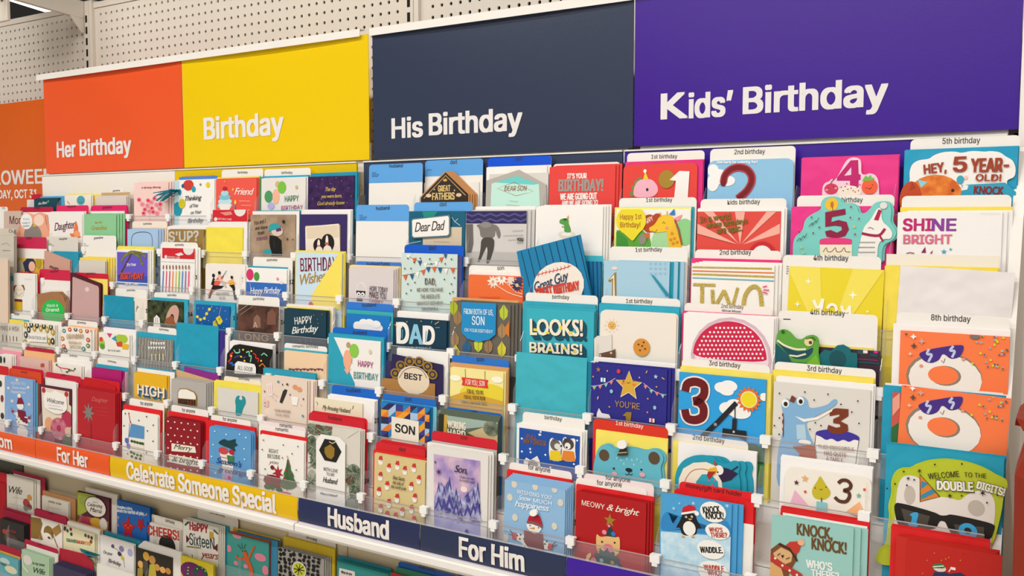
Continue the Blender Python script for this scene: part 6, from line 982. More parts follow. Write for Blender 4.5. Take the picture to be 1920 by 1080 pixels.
def needles(x, y, r, n, c): return [Ln([(x, y), (x+rn.uniform(-r, r), y+rn.uniform(-r, r))], 4, c, 'printed_needle') for _ in range(n)]
ndl = [q for (x, y, r) in ((95, 335, 55), (150, 350, 50), (85, 440, 55), (95, 525, 45), (330, 590, 55), (335, 660, 55), (345, 720, 55), (75, 640, 45)) for q in needles(x, y, r, 9, '#4a5c48') + needles(x, y, r, 7, '#8d9880')]
def firs(lst):
    out = []
    for (x, y0, y1, wd) in lst:
        hgt = y1-y0
        for j in range(4): out.append(Q([(x, y0+hgt*j*.2), (x+wd*(.35+.2*j), y0+hgt*(.34+.22*j)), (x, y0+hgt*(.28+.22*j)), (x-wd*(.35+.2*j), y0+hgt*(.34+.22*j))], 'pines' if j % 2 else '#4a4590', 'printed_fir'))
    return out
card(55, 296, 368, 342, '#d8d2c6', [E(95, 330, 46, 40, 'moss'), E(150, 345, 50, 34, 'moss'), E(80, 430, 36, 60, 'moss'), E(95, 520, 26, 50, 'moss'), E(120, 335, 26, 30, '#6a4a3a'), E(180, 320, 22, 26, '#7a5a48'), E(330, 600, 46, 60, 'moss'), E(310, 640, 30, 30, '#6a5040'), E(340, 700, 40, 70, 'moss'), E(320, 780, 40, 40, '#8d9080'), E(80, 640, 30, 70, '#a8a898'), Ln([(290, 385), (370, 335)], 3, '#b8b0a4')] + ndl + [Pt([(112, 400), (140, 360), (250, 380), (286, 415), (284, 800), (112, 775)], .001, .0006, '#f1eee8', 'hang_tag'), Pt([(132, 455), (165, 388), (225, 398), (264, 465), (232, 528), (165, 515)], .0002, .0008, '#1d1a18', 'hexagon'), Q([(165, 440), (200, 420), (225, 445), (222, 490), (205, 510), (180, 498), (165, 470)], 'gold'), Ln([(192, 405), (212, 415), (232, 405)], 5, '#e0cfa0'), T('WITH LOVE', 158, 576, 243, 590, 20, '#4a4642', ''), T('TO MY', 176, 604, 224, 612, 18, '#4a4642', ''), T('Husband', 155, 644, 243, 660, 32, '#2a2624', 's'), T('What is a Husband?', 140, 718, 242, 734, 14, '#6a6662', 's')], n=2, dx=3)
env(60, 285, 375, 322, '#dcd6cc'); tab(60, 228, 395, 285, 'husband', (177, 272, 256, 284), col='#cf1f30', h=.16); tab(75, 222, 410, 268, col='#d0202c', h=.155)
pocket(7, 'c14', 'tan card covered with little santa heads')
st = []
for (x, y) in [(488, 515), (538, 560), (588, 545), (633, 575), (687, 560), (488, 610), (717, 630), (528, 665), (672, 670), (480, 700), (588, 740), (694, 738), (540, 770), (490, 800), (675, 805), (620, 820), (530, 840), (580, 850), (690, 870)]:
    st += [Q([(x-13, y-2), (x-6, y-22), (x+10, y-24), (x+13, y+4)], '#c8382a', 'printed_hat'), Q([(x-13, y-2), (x+13, y+4), (x+12, y+26), (x, y+32), (x-12, y+22)], '#f1ece2', 'printed_beard'), D([(x-4, y+5), (x+5, y+7)], 2.5, '#3a2a2a')]
card(452, 480, 755, 522, '#d8c48c', st + [T('Best Santa', 565, 628, 635, 640, 22, '#4a3a2a', 's'), T('this side of', 565, 656, 632, 668, 20, '#4a3a2a', 's'), T('the north pole', 555, 680, 645, 696, 20, '#4a3a2a', 's')], n=1, dx=1)
env(445, 460, 760, 505, '#dd2a24', n=1, dx=0); tab(460, 408, 755, 450, 'dad', (598, 460, 634, 466), col='#d2242c', h=.16); tab(485, 394, 760, 432, col='#c81c2c', h=.16)
pocket(7, 'c14', 'white framed card with purple snowy firs reading Son')
card(765, 436, 1130, 484, '#e4e0da', [Q([(805, 480), (1083, 522), (1083, 1000), (808, 1000)], 'lilac'), Q([(808, 740), (830, 670), (850, 640), (870, 690), (895, 620), (925, 720), (950, 690), (970, 760), (1000, 720), (1030, 690), (1060, 640), (1083, 720), (1083, 860), (808, 850)], 'pines'), Q([(808, 840), (900, 830), (1000, 880), (1083, 850), (1083, 1000), (808, 1000)], 'snow'), E(985, 690, 20, 18, '#f3dcd0')] + firs([(835, 640, 850, 30), (868, 660, 860, 28), (900, 610, 870, 38), (940, 680, 880, 30), (965, 740, 890, 24), (1010, 700, 890, 32), (1045, 680, 890, 30), (1070, 640, 890, 26)]) + [S(838, 585, 30, '#3a2a6a', 8, .2), S(818, 528, 12, '#3a2a6a', 8, .3), S(1005, 940, 18, '#3a3a9a', 8, .5), T('Son,', 932, 585, 1008, 598, 42, '#2a2040', 's'), T('I hope you see', 962, 620, 1050, 634, 14, '#4a3a5a', 's'), T('the world it could', 962, 640, 1055, 656, 14, '#4a3a5a', 's')], n=2, dx=4)
card(790, 415, 1160, 465, '#efebe6', h=.16); env(795, 405, 1180, 452, '#b8b4ae'); tab(795, 345, 1183, 392, 'son', (965, 390, 1004, 398), col='#cf2030', h=.19)
pocket(7, 'c14', 'light blue card with snowman reading Wishing You Snow Much Happiness')
snow = [(1285, 660), (1258, 738), (1410, 675), (1525, 690), (1560, 770), (1290, 858), (1525, 910), (1235, 980), (1400, 640)]
card(1228, 636, 1590, 690, '#8fbade', [E(x, y, 17, 22, '#d9d2c2') for x, y in snow] + [T('WISHING YOU', 1302, 715, 1506, 752, 24, '#f0f4f6', ''), T('Snow', 1312, 752, 1388, 765, 30, '#f0f4f6', 's'), T('MUCH', 1400, 768, 1510, 786, 24, '#f0f4f6', ''), T('happiness', 1290, 790, 1495, 822, 36, '#f0f4f6', 's'), Q([(1290, 945), (1340, 960), (1480, 1000), (1510, 1020), (1500, 1050), (1460, 1045), (1455, 1090), (1345, 1080), (1340, 1010), (1285, 985)], '#ece8da'), D([(1305, 965), (1320, 985), (1345, 985), (1365, 1000), (1350, 1030), (1375, 1035), (1400, 1050), (1375, 1060), (1470, 1015), (1490, 1035), (1480, 1000), (1325, 960)], 6, '#1d1a1a'), Q([(1345, 930), (1455, 950), (1470, 1080), (1390, 1070), (1345, 1000)], '#7a1426'), E(1405, 905, 46, 46, '#f0ece6'), Q([(1362, 885), (1375, 850), (1405, 832), (1440, 850), (1456, 900), (1452, 918)], '#b81a30'), Ln([(1362, 886), (1410, 890), (1454, 915)], 16, '#7a5a62'), Q([(1375, 920), (1410, 915), (1408, 930)], '#e0943a'), D([(1382, 905), (1432, 918)], 4, '#1d1a1a'), R(1276, 945, 1302, 990, '#c82a3a'), R(1490, 1010, 1515, 1050, '#c82a3a'), Ln([(1280, 960), (1262, 930)], 5, '#1d1a1a'), Ln([(1280, 965), (1255, 955)], 5, '#1d1a1a'), Ln([(1512, 1025), (1535, 1000)], 5, '#1d1a1a'), Ln([(1512, 1030), (1545, 1020)], 5, '#1d1a1a'), Pt([(1412+22*math.cos(t), 826+20*math.sin(t)) for t in [i*math.pi/8 for i in range(16)]], .0008, .005, '#f6f4f0', 'pom_pom')], n=4, dx=2.2, dz=2.5)
env(1240, 578, 1625, 636, '#df1f22', n=1, dx=1); tab(1255, 530, 1628, 586, 'for anyone', (1367, 570, 1498, 592, 30))
pocket(7, 'c21', 'red card with a cat in a wreath reading Meowy and Bright')
card(668, 375, 1152, 448, '#b01318', [T('MEOWY', 705, 468, 862, 500, 36, '#f0e6d4', ''), T('& bright', 878, 502, 1104, 545, 44, '#f0e6d4', 's'), S(900, 575, 48, 'gold'), Q([(898, 600), (942, 690), (870, 690)], '#1f3f44'), E(862, 656, 16, 16, '#e88aa0'), E(924, 668, 16, 16, '#2a7ac0'), E(895, 612, 10, 10, '#e88aa0'), Q([(806, 660), (835, 690), (880, 682), (940, 692), (970, 685), (972, 770), (960, 810), (900, 835), (830, 815), (806, 770)], '#e4b87a'), E(890, 768, 38, 32, '#d87a8a'), Ln([(885, 760), (887, 785)], 4, '#1d1a1a'), D([(848, 722), (935, 728)], 7, '#1d1a1a'), Ln([(815, 770), (845, 765)], 3, '#1d1a1a'), Ln([(815, 790), (848, 778)], 3, '#1d1a1a'), Ln([(965, 790), (930, 780)], 3, '#1d1a1a'), S(880, 890, 125, '#1f3f44', 14, .8), E(790, 850, 20, 20, '#d87a8a'), E(845, 850, 14, 14, '#8ab0a0'), E(920, 865, 14, 14, '#b8823a'), E(948, 888, 14, 14, '#3a7ad0'), E(860, 905, 14, 14, '#b8423a'), Q([(735, 850), (745, 810), (770, 795), (775, 815), (760, 840), (755, 870)], '#e4b87a')], n=2, dx=4)
env(665, 345, 1205, 402, '#df1f22', n=1, dx=0); tab(665, 285, 1155, 345, 'for anyone', (810, 328, 982, 345, 34)); tab(720, 250, 1205, 320, 'for anyone', (870, 292, 1040, 312, 30), col='#f0dede')
pocket(7, 'c21', 'blue knock knock card with a penguin in santa hat')
card(1252, 405, 1745, 438, '#4aa0d6', [Q([(1252, 560), (1300, 500), (1340, 620), (1380, 520), (1400, 650), (1745, 680), (1745, 640), (1700, 560), (1640, 640), (1560, 600), (1252, 660)], '#2f86c4'), Q([(1252, 650), (1745, 690), (1745, 1200), (1252, 1200)], 'frost'), Q([(1395, 560), (1400, 530), (1440, 515), (1490, 530), (1505, 580), (1540, 630), (1505, 625), (1500, 680), (1400, 680), (1385, 620), (1352, 630)], '#17161a'), E(1450, 630, 44, 50, '#f1efe9'), Q([(1395, 530), (1405, 485), (1450, 465), (1490, 480), (1500, 515)], '#c8202a'), Ln([(1395, 528), (1500, 512)], 14, '#f4f2ee'), E(1502, 526, 16, 16, '#f4f2ee'), D([(1428, 550), (1468, 548)], 8, '#f4f2ee'), D([(1428, 550), (1468, 548)], 4, '#1d1a1a'), Q([(1440, 560), (1475, 562), (1455, 575)], '#e0982a'), Ln([(1400, 685), (1420, 690)], 10, '#e0982a'), Ln([(1465, 688), (1488, 690)], 10, '#e0982a'), E(1615, 516, 92, 72, '#f3f1ea'), T('KNOCK,', 1550, 525, 1672, 520, 34, '#1d1a1a', 'b'), T('KNOCK!', 1568, 562, 1690, 566, 34, '#1d1a1a', 'b'), E(1646, 650, 86, 56, '#f3f1ea'), T("WHO'S", 1592, 652, 1682, 655, 30, '#b8342a', 'b'), T('THERE?', 1602, 690, 1715, 692, 32, '#b8342a', 'b'), E(1600, 775, 96, 65, '#f3f1ea'), T('WADDLE.', 1530, 795, 1685, 800, 40, '#1d1a1a', 'b'), E(1618, 930, 108, 76, '#f3f1ea'), T('WADDLE', 1555, 915, 1692, 926, 36, '#b8342a', 'b'), T('WHO?', 1582, 950, 1680, 958, 36, '#b8342a', 'b'), S(1480, 455, 20, '#cfe4f2', 6, .2), S(1345, 490, 18, '#cfe4f2', 6, .2), S(1715, 472, 22, '#cfe4f2', 6, .2), S(1385, 455, 12, '#cfe4f2', 6, .2)], n=2, dx=8, dz=-1)
card(1390, 555, 1895, 570, '#f1eee6', [D([(1798, 827)], 7, '#2a2a2a'), Q([(1800, 640), (1820, 680), (1805, 690)], '#8a5a3a')], h=.13); env(1345, 372, 1895, 448, '#df1c20', n=2, dx=1); tab(1380, 308, 1905, 380, 'money/gift card holder', (1425, 345, 1812, 410, 30), col='#dc1f24', tcol='#5a1014')
pocket(7, 'c22', 'mint knock knock card with an owl in red hat')
card(175, 538, 742, 622, '#98cac2', [T('KNOCK,', 350, 672, 592, 708, 58, '#6a4a1e', 'b'), T('KNOCK!', 452, 772, 690, 808, 58, '#6a4a1e', 'b'), T("WHO'S", 415, 900, 592, 925, 54, '#eef4f0', 'b'), T('THERE?', 450, 962, 640, 988, 50, '#eef4f0', 'b'), Q([(160, 780), (230, 728), (350, 790), (345, 850), (300, 930), (280, 1000), (150, 1000)], '#7a4a26'), Q([(185, 800), (240, 760), (320, 800), (310, 860), (250, 885), (200, 850)], '#d8ae7a'), Q([(160, 860), (230, 870), (270, 1000), (150, 1000)], '#d8a86a'), Q([(265, 752), (300, 722), (360, 718), (378, 745), (365, 790), (340, 808)], '#c0392a'), E(378, 726, 24, 22, '#eab08a'), Ln([(225, 735), (300, 770), (352, 855)], 14, '#3a2414'), Q([(160, 790), (240, 860), (330, 910), (395, 950), (385, 980), (320, 960), (300, 930), (230, 900), (160, 850)], '#b8342a'), D([(200, 835), (250, 885), (300, 920), (350, 950)], 9, '#f0dcc8'), Q([(240, 815), (262, 812), (252, 835)], '#2a1a14'), Ln([(215, 815), (235, 800)], 5, '#3a2414'), Ln([(275, 840), (300, 830)], 5, '#3a2414')], n=2, dx=9, dz=0)
card(250, 530, 835, 610, '#f3f0ec', h=.16); env(235, 498, 850, 578, '#d91c20', n=2, dx=0)
pocket(7, 'c22', 'red card with a tiny elf holding a mug')
card(1110, 715, 1770, 808, '#c22118', [E(1335, 905, 46, 26, '#e8d8c8'), Q([(1275, 905), (1300, 875), (1345, 870), (1375, 890), (1370, 905)], '#3a7a3a'), Ln([(1290, 895), (1365, 890)], 8, '#e8e4dc'), Q([(1285, 960), (1300, 930), (1370, 930), (1400, 945), (1480, 935), (1520, 960)], '#23315a'), R(1412, 895, 1446, 920, '#f0ece6'), Ln([(1400, 930), (1415, 905)], 8, '#e8d8c8'), D([(1325, 900), (1350, 902)], 4, '#2a1a1a'), D([(1350, 850), (1380, 840), (1480, 850), (1400, 830), (1250, 850), (1220, 940), (1300, 800)], 5, '#d8883a')])
card(1035, 690, 1730, 790, '#c8281e', n=2, dx=1.5, dz=1.0); env(1000, 625, 1685, 715, '#d81c1e', n=2, dx=0)
# ================================================================ LOWER RACK, FIRST TIER
pocket('L1', 'c7', 'white floral card reading Wife')
card(55, 262, 272, 302, '#ece6d8', [T('Wife', 75, 405, 182, 422, 56, '#4a3a30', 's'), E(215, 490, 28, 36, '#b8424a'), E(240, 445, 20, 24, '#d8a04a'), E(240, 520, 20, 24, '#8a3a3a'), E(210, 530, 18, 24, '#6a7a4a'), Wv(105, 440, 190, 455, '#a89a8a', 2), Wv(75, 490, 150, 510, '#a89a8a', 2)], n=1, dx=6)
card(110, 262, 325, 292, '#efe9de', h=.16); env(100, 232, 365, 275, '#a8123e')
pocket('L1', 'c7', 'cream card with fine script lines')
card(340, 435, 555, 478, '#e8e2d2', [T('mother in law', 392, 482, 500, 508, 22, '#8a7a5a', 's'), Wv(390, 520, 490, 540, '#b0a48c', 2)], n=1, dx=3); env(345, 405, 612, 440, '#c08a58', n=1, dx=1)
pocket('L1', 'c7', 'floral photo card with scalloped plate Celebrating Mama')
card(625, 402, 885, 448, '#5a2430', [Q([(628, 400), (780, 425), (700, 560), (628, 600)], '#a8b83a'), Q([(628, 580), (880, 640), (870, 730), (628, 690)], 'bloom'), E(690, 640, 50, 46, '#b83a5a'), E(790, 650, 60, 40, '#d8a83a'), E(840, 660, 30, 50, '#e8e0d8'), E(720, 480, 80, 50, '#9aa84a'), E(776, 520, 90, 84, '#4a1c28'), E(776, 520, 84, 78, '#ede6da'), T('Celebrating', 712, 510, 836, 530, 28, '#3a2226', 's'), T('Mama', 732, 555, 828, 572, 34, '#3a2226', 's'), Wv(755, 478, 800, 486, '#6a4a4a', 3)], n=1, dx=2)
card(690, 372, 950, 415, '#e0d8cc', n=1, dx=1)
pocket('L1', 'c7', 'blue card with white words about starfish at play')
card(948, 468, 1213, 522, '#1c64b4', [T('Imagine a place', 952, 530, 1072, 545, 24, '#e8eef4', 'b'), T('where the starfish all play...', 948, 560, 1180, 590, 26, '#e8eef4', 'b'), S(960, 605, 16, '#d8b06a'), S(1040, 690, 95, '#c01a24', 5, .5), S(1140, 660, 60, '#b01620', 5, .5, .5), D([(1040, 690), (1020, 670), (1062, 672)], 6, '#e8862a'), S(1190, 580, 14, '#d8b06a'), S(962, 668, 12, '#d8926a')], n=1, dx=1)
env(985, 478, 1250, 525, '#114a78')
pocket('L1', 'c7', 'white card reading Cheers over dark hair')
card(1190, 645, 1455, 708, '#ede8de', [T('CHEERS!', 1198, 742, 1450, 792, 74, '#c8382a', 'B'), E(1355, 840, 68, 90, '#2a2826'), E(1370, 890, 30, 40, '#8d8680')], n=1, dx=3)
tab(1225, 585, 1482, 635, 'birthday', (1342, 640, 1416, 660, 24), col='#e8e2d6')
pocket('L1', 'c11', 'white doodle card reading Happy Sixteen Years')
card(210, 246, 430, 292, '#ece7da', [T('HaPPY', 252, 308, 365, 330, 50, '#a81f2a', 'b'), T('SixteeN', 250, 400, 405, 432, 72, '#1f3a44', ''), Ln([(232, 412), (320, 422)], 8, '#8a7a3a'), T('years', 320, 478, 432, 495, 44, '#a8382a', 's'), Ln([(222, 280), (245, 260)], 12, '#2a4a4a'), Ln([(400, 310), (428, 335)], 10, '#2a4a4a'), Q([(230, 340), (252, 366), (232, 390)], '#6a1a24'), Q([(425, 395), (400, 420), (425, 445)], '#6a1a24'), R(375, 318, 398, 365, '#c8a03a'), Ln([(268, 460), (270, 500)], 6, '#3a4a4a'), E(235, 480, 12, 16, '#d8b83a')], n=3, dx=4)
env(255, 226, 495, 290, '#1c8598'); tab(300, 186, 552, 232, '16th birthday', (375, 206, 470, 230, 20), col='#d4ccbe')
pocket('L1', 'c11', 'teal card with a wild orange dancing figure')
card(485, 332, 742, 384, '#3f9c92', [E(545, 348, 28, 14, '#e88aa0'), E(495, 425, 16, 22, '#e88aa0'), E(690, 480, 36, 24, '#e88aa0'), E(540, 515, 14, 14, '#e88aa0'), E(722, 560, 20, 30, '#e88aa0'), E(600, 535, 14, 14, '#e88aa0'), E(620, 340, 24, 12, '#e88aa0'), Ln([(590, 440), (610, 500), (632, 540), (640, 600)], 34, '#d8602a'), Ln([(600, 490), (560, 490), (538, 470)], 14, '#d8602a'), Ln([(618, 490), (640, 440), (655, 410)], 14, '#d8602a'), Ln([(575, 430), (550, 400)], 4, '#4a2a1a'), Ln([(580, 425), (575, 392)], 4, '#4a2a1a'), Ln([(590, 425), (600, 398)], 4, '#4a2a1a'), D([(582, 440), (598, 440)], 4, '#2a1a10')], n=0)
card(500, 322, 750, 372, '#b8482a', h=.155); card(540, 320, 798, 378, '#3a8ab0', n=1, dx=0); env(520, 298, 812, 362, '#d2a81e')
pocket('L1', 'c11', 'black spotted card with a lime slice')
rs = random.Random(5); sp = [(812+i*30+rs.uniform(-6, 6), 430+j*27+i*3+rs.uniform(-5, 5)) for i in range(9) for j in range(7)]
card(800, 428, 1085, 480, '#aaa69e', [E(x, y, rs.uniform(8, 13), rs.uniform(9, 14), '#17130f', 'printed_spot') for x, y in sp] + [E(934, 555, 44, 50, '#efece4'), E(934, 555, 38, 43, '#d2d83a')] + [Ln([(934, 555), (934+34*math.cos(a), 555+36*math.sin(a))], 6, '#17130f') for a in [i*math.pi/4+.2 for i in range(8)]], n=3, dx=4)
env(835, 352, 1152, 425, '#d2b41e', n=1, dx=1); tab(865, 318, 1158, 380, 'birthday', (975, 362, 1042, 382, 26), col='#d6cec2')
pocket('L1', 'c11', 'teal card with white corner box under navy strip')
card(1165, 506, 1485, 580, '#2f9490', [Q([(1180, 545), (1275, 568), (1280, 620), (1176, 610)], '#ece8e0'), T('What do you', 1192, 578, 1258, 592, 16, '#2a2a2a', 'b')], n=2, dx=4); env(1170, 470, 1500, 540, '#15788c')
pocket('L1', 'c11', 'green card edge with a blue tab under navy strip')
card(1500, 582, 1800, 640, '#c82a2a'); card(1530, 545, 1890, 620, '#2a7a5a'); tab(1545, 510, 1905, 585, 'dad funny', (1675, 548, 1775, 570, 24), col='#0a56a8')
pocket('L1', 'c11', 'blue tab edge furthest right under navy strip')
tab(1915, 572, 2300, 660, col='#0a56a8', label='blue tab edge furthest right under the navy strip')
# ================================================================ LOWER RACK, SECOND TIER
pocket('L2', 'c7', 'dark photo card with red text at lower left')
card(0, 622, 195, 662, '#2c2826', [E(40, 720, 20, 20, '#a83a2a'), T('all of me', 60, 720, 130, 735, 26, '#a8382a', 's'), E(90, 780, 60, 40, '#4a3a2e')], n=3, dx=3)
tab(20, 548, 250, 590, col='#a8143c'); env(25, 530, 245, 565, '#a01a38', h=.15)
pocket('L2', 'c7', 'bronze and white swirl card')
card(250, 606, 505, 652, '#ece6da', [Q([(250, 600), (330, 615), (345, 660), (330, 720), (350, 790), (250, 770)], '#8a6a30'), E(395, 730, 40, 56, '#8a6a30'), E(385, 760, 36, 30, '#ece6da'), Q([(420, 700), (480, 660), (500, 720), (450, 760)], '#a07c3c'), Ln([(420, 720), (470, 850)], 8, '#5a4420'), E(400, 770, 12, 10, '#5a4420')], n=1, dx=1)
tab(278, 540, 540, 596, 'wife', (395, 578, 432, 586, 16), col='#b0163e', n=1, dx=2)
pocket('L2', 'c7', 'pale yellow card reading Granddaughter in coloured letters')
gl = [('GRAND', '#2a7a5a', 540, 620), ('DAUGH', '#c8482a', 624, 690), ('TER', '#d8a02a', 694, 735)]
card(512, 680, 768, 732, '#e4dcb4', [T(s_, a, 800+(a-540)*.17, b, 800+(b-540)*.17, 26, c, 'B') for s_, c, a, b in gl] + [E(x, y, 9, 14, c, 'printed_leaf') for x, y, c in ((525, 700, '#8a2a3a'), (548, 712, '#2a5a4a'), (575, 700, '#8a2a3a'), (580, 740, '#2a3a3a'), (695, 750, '#2a5a4a'), (720, 760, '#8a2a3a'), (745, 770, '#2a3a3a'), (740, 800, '#8a2a3a'), (530, 690, '#2a3a3a'))], n=1, dx=3)
o = card(545, 648, 808, 700, '#eae6de', n=1, dx=1); env(540, 625, 835, 690, '#d29a60')
pocket('L2', 'c7', 'white card with violet sprigs and teal tassel')
o, M, w, h = card(810, 760, 1085, 815, '#e6e2dc', [Ln([(900, 840), (960, 870), (1000, 930), (1010, 1010)], 4, '#4a3a4a'), E(915, 838, 12, 16, '#5a4a7a'), E(985, 860, 20, 24, '#8a7aa8'), E(995, 935, 14, 16, '#c8b83a'), E(970, 900, 16, 18, '#3a3a4a'), E(1055, 890, 20, 30, '#a8a8d0'), T('On your', 840, 895, 915, 915, 26, '#4a444a', 's'), T('Birthday', 880, 965, 985, 1000, 30, '#4a444a', 's')], n=1, dx=2)
draw(o, M, w, h, [Pt([(812, 905), (816, 912), (655+i*9, 862+i*4+random.uniform(-12, 12)), (650+i*9, 852+i*4)], 0.0006+.0001*i, .0002, 'foil', 'tassel_strand') for i in range(10)], False, .0015)
card(870, 762, 975, 790, '#b8222c', h=.14); env(845, 722, 1142, 790, '#178294')
pocket('L2', 'c7', 'dark group photo card in a white sleeve')
card(1100, 862, 1395, 915, '#2a241a', [E(1185, 920, 26, 36, '#c89a3a'), E(1235, 950, 26, 36, '#b88a4a'), E(1140, 985, 22, 30, '#d8a85a'), E(1275, 1010, 22, 28, '#c8924a'), E(1320, 1030, 24, 26, '#d8a05a'), E(1365, 1040, 22, 26, '#b8823a'), Q([(1215, 985), (1260, 985), (1270, 1080), (1205, 1080)], '#b8a83a'), Q([(1160, 960), (1200, 955), (1210, 1060), (1160, 1060)], '#4a4440'), Q([(1120, 1015), (1160, 1015), (1160, 1080), (1115, 1080)], '#a8923a')], n=0)
card(1120, 800, 1470, 800, '#e4dfd6', shape=[(1120, 1200), (1120, 835), (1165, 795), (1470, 890), (1470, 1200)], n=1, dx=1, dz=0)
pocket('L2', 'c7', 'yellow card with plum green number ten')
card(1465, 915, 1730, 990, '#d8c42a', [E(1560, 1050, 100, 80, '#6a1a5a'), Ln([(1525, 1010), (1520, 1100)], 34, '#1a4a3a'), E(1625, 1060, 60, 60, '#1a4a3a'), E(1625, 1060, 26, 30, '#6a1a5a'), D([(1528, 1010), (1526, 1035), (1524, 1060), (1600, 1020), (1640, 1015), (1665, 1040)], 6, '#c8c87a')], n=1, dx=1)
# ================================================================ LOWER RACK, THIRD TIER
pocket('L3', 'c7', 'watery teal card at the lower left corner')
card(-20, 905, 150, 942, '#5fa6b0', [E(40, 960, 40, 26, '#b8d0c8'), E(90, 1030, 50, 30, '#d8d4b0'), T('Happy', 5, 985, 60, 995, 24, '#2a4a54', 's')], n=1, dx=2); env(0, 880, 165, 920, '#c9a23a'); tab(0, 822, 168, 870, col='#a81838')
pocket('L3', 'c7', 'sage green card with white bow reading Wife')
card(175, 872, 400, 925, '#a8c4a4', [T('to my sweet', 265, 985, 365, 1005, 26, '#3a4a3e', 's'), T('Wife', 275, 1052, 368, 1072, 44, '#2a3a30', 's'), E(225, 950, 36, 40, '#d8d4cc'), Ln([(175, 900), (190, 1000), (230, 1050)], 14, '#e4e0da')], n=2, dx=5)
card(215, 835, 470, 890, '#e0dcd4', h=.16); tab(198, 790, 470, 850, 'wife', (308, 828, 345, 836, 16), col='#ac1638')
pocket('L3', 'c7', 'dark striped stack of thin cards')
card(430, 990, 700, 1060, '#3a3450', n=4, dx=5, dz=2.5); env(480, 860, 755, 1000, '#a81c30', shape=[(480, 1150), (482, 852), (700, 905), (755, 985), (755, 1150)])
pocket('L3', 'c7', 'plain white card top near the bottom edge')
card(785, 995, 1075, 1060, '#e6e2da', n=1, dx=2)
# ================================================================ RACK PAST THE LEFT END
pocket('N2', 'c4', 'dusty pink card with letter M past the left end')
card(30, 398, 165, 402, '#cfb8aa', [T('Mom', 75, 498, 185, 500, 62, '#6a3a34', '')], n=1, dx=1); tab(-40, 362, 60, 368, '25', (18, 382, 40, 382, 14))
pocket('N3', 'c4', 'cream card with a word in grey script past the left end')
card(-10, 535, 110, 540, '#d9cfc0', [T('Our', 70, 565, 130, 567, 26, '#6a645c', '')], n=1, dx=1)
pocket('N4', 'c4', 'grey card with tiny print past the left end')
card(-60, 586, 108, 592, '#cfc8ba', [Ln([(10, 660), (50, 645), (80, 670)], 3, '#8a8478'), Wv(20, 705, 80, 706, '#6a645c', 3)], n=2, dx=1)
pocket('N5', 'c4', 'pale peach card low past the left end')
card(-60, 772, 62, 780, '#e4cdb8', n=1, dx=1); tab(-60, 760, 70, 764, col='#d8d2c6')

pocket('L1', 'c7', 'shiny red foil pack at the lower left corner')
env(-90, 300, 48, 330, '#c01420', h=.15); tab(-90, 222, 90, 250, col='#c8122a', h=.12)
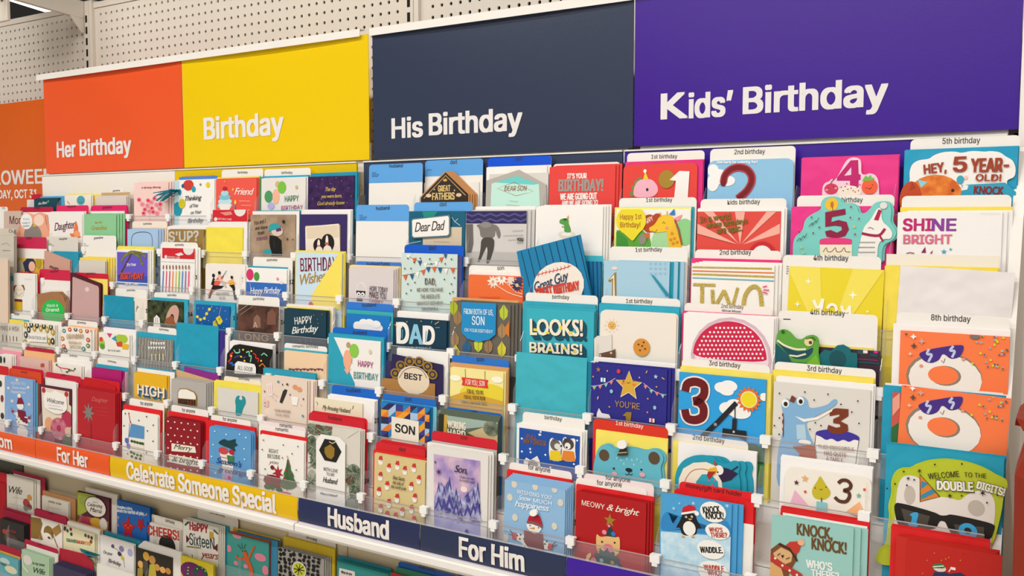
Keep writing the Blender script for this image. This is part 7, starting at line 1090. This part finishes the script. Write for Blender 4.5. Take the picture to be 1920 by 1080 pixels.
# ---------------------------------------------------------------- lettering: text curves -> meshes, laid on their carriers
def finish_text():
    try: face = bpy.data.fonts.load(bpy.utils.system_resource('DATAFILES', path='fonts') + '/Inter.woff2')   # typeface that ships with Blender
    except Exception: face = None
    keys = {}
    for t in TEXTS: keys.setdefault((t[1], t[6]), None)
    for st in set(t[6] for t in TEXTS): keys.setdefault(('H', st), None)
    tmp = []
    for (s, st) in keys:
        cu = bpy.data.curves.new('lettering_source', 'FONT'); cu.body = s
        if face and 's' not in st and 'f' not in st and (('K' not in s) or st == 'b!'): cu.font = face
        cu.fill_mode = 'FRONT'; cu.resolution_u = 3
        cu.shear = 0.35 if 's' in st else 0.2 if 'i' in st else 0.0
        if 's' in st: cu.space_character = 0.9
        o = bpy.data.objects.new('lettering_source', cu); COL.objects.link(o); tmp.append(o); keys[(s, st)] = o
    bpy.context.view_layer.update(); dg = bpy.context.evaluated_depsgraph_get(); geo = {}; isl = {}
    for kq, o in keys.items():
        me = bpy.data.meshes.new_from_object(o.evaluated_get(dg))
        vs = [v.co.copy() for v in me.vertices]; fs = [tuple(p.vertices) for p in me.polygons]
        nv = []; nf = []; lay = []                     # every face on its own hair of height: crossing strokes never share a plane
        for q, f in enumerate(fs):
            nf.append(tuple(range(len(nv), len(nv)+len(f)))); nv += [vs[i] for i in f]; lay += [q % 9]*len(f)
        vs, fs = nv, nf; isl[kq] = lay
        geo[kq] = (vs, fs); bpy.data.meshes.remove(me)
    for o in tmp: bpy.data.objects.remove(o)
    for (par, s, L, R, U, col, st, z, name) in TEXTS:
        vs, fs = geo[(s, st)]
        if not vs: continue
        x0 = min(v.x for v in vs); x1 = max(v.x for v in vs); cap = max(v.y for v in geo[('H', st)][0])
        d = R-L; ln = d.length; ux = d/ln; uy = Vector((-ux.y, ux.x)); sx = ln/(x1-x0); sy = U/cap
        P2 = [L + ux*((v.x-x0)*sx) + uy*(v.y*sy) for v in vs]
        m = ink(col); n0 = len(P2)
        # heavier strokes: the same letters laid again a hair to each side; every island of faces gets its own hair of height
        wt = (0.055, 0.03) if 'B' in st else (0.054, 0.028) if 'b' in st else (0.012, 0)
        offs = [(0, 0), (wt[0], wt[1]), (-wt[0], -wt[1]), (wt[0], -wt[1]), (-wt[0], wt[1])] if wt[1] else [(0, 0), (wt[0], 0), (-wt[0], 0)]
        base = isl[(s, st)]; zo = [q*3e-5 + base[i]*3e-6 for q in range(len(offs)) for i in range(n0)]
        P2 = [p + ux*(a_*U) + uy*(b_*U) for a_, b_ in offs for p in P2]; fs = [tuple(i+n0*q for i in f) for q in range(len(offs)) for f in fs]
        if name == 'lettering_upright':
            if isinstance(z, tuple):
                zf = rowfloor(7); za = zf-0.0005; zb = zf+0.047
                V = [(p.x, -0.233+0.0022*abs(2*((p.y+par.location.z-za)/(zb-za))-1)**2.0+z[1]-zo[i]-par.location.y, p.y) for i, p in enumerate(P2)]
            else: V = [(p.x, z-zo[i], p.y) for i, p in enumerate(P2)]
            F = fs
        elif name == 'number_side': V = [(z+zo[i], p.x, p.y) for i, p in enumerate(P2)]; F = fs
        else: V = [(p.x, p.y, z+zo[i]) for i, p in enumerate(P2)]; F = fs
        obj('lettering' if name != 'number_side' else 'pocket_number', V, F, m, par)
finish_text()
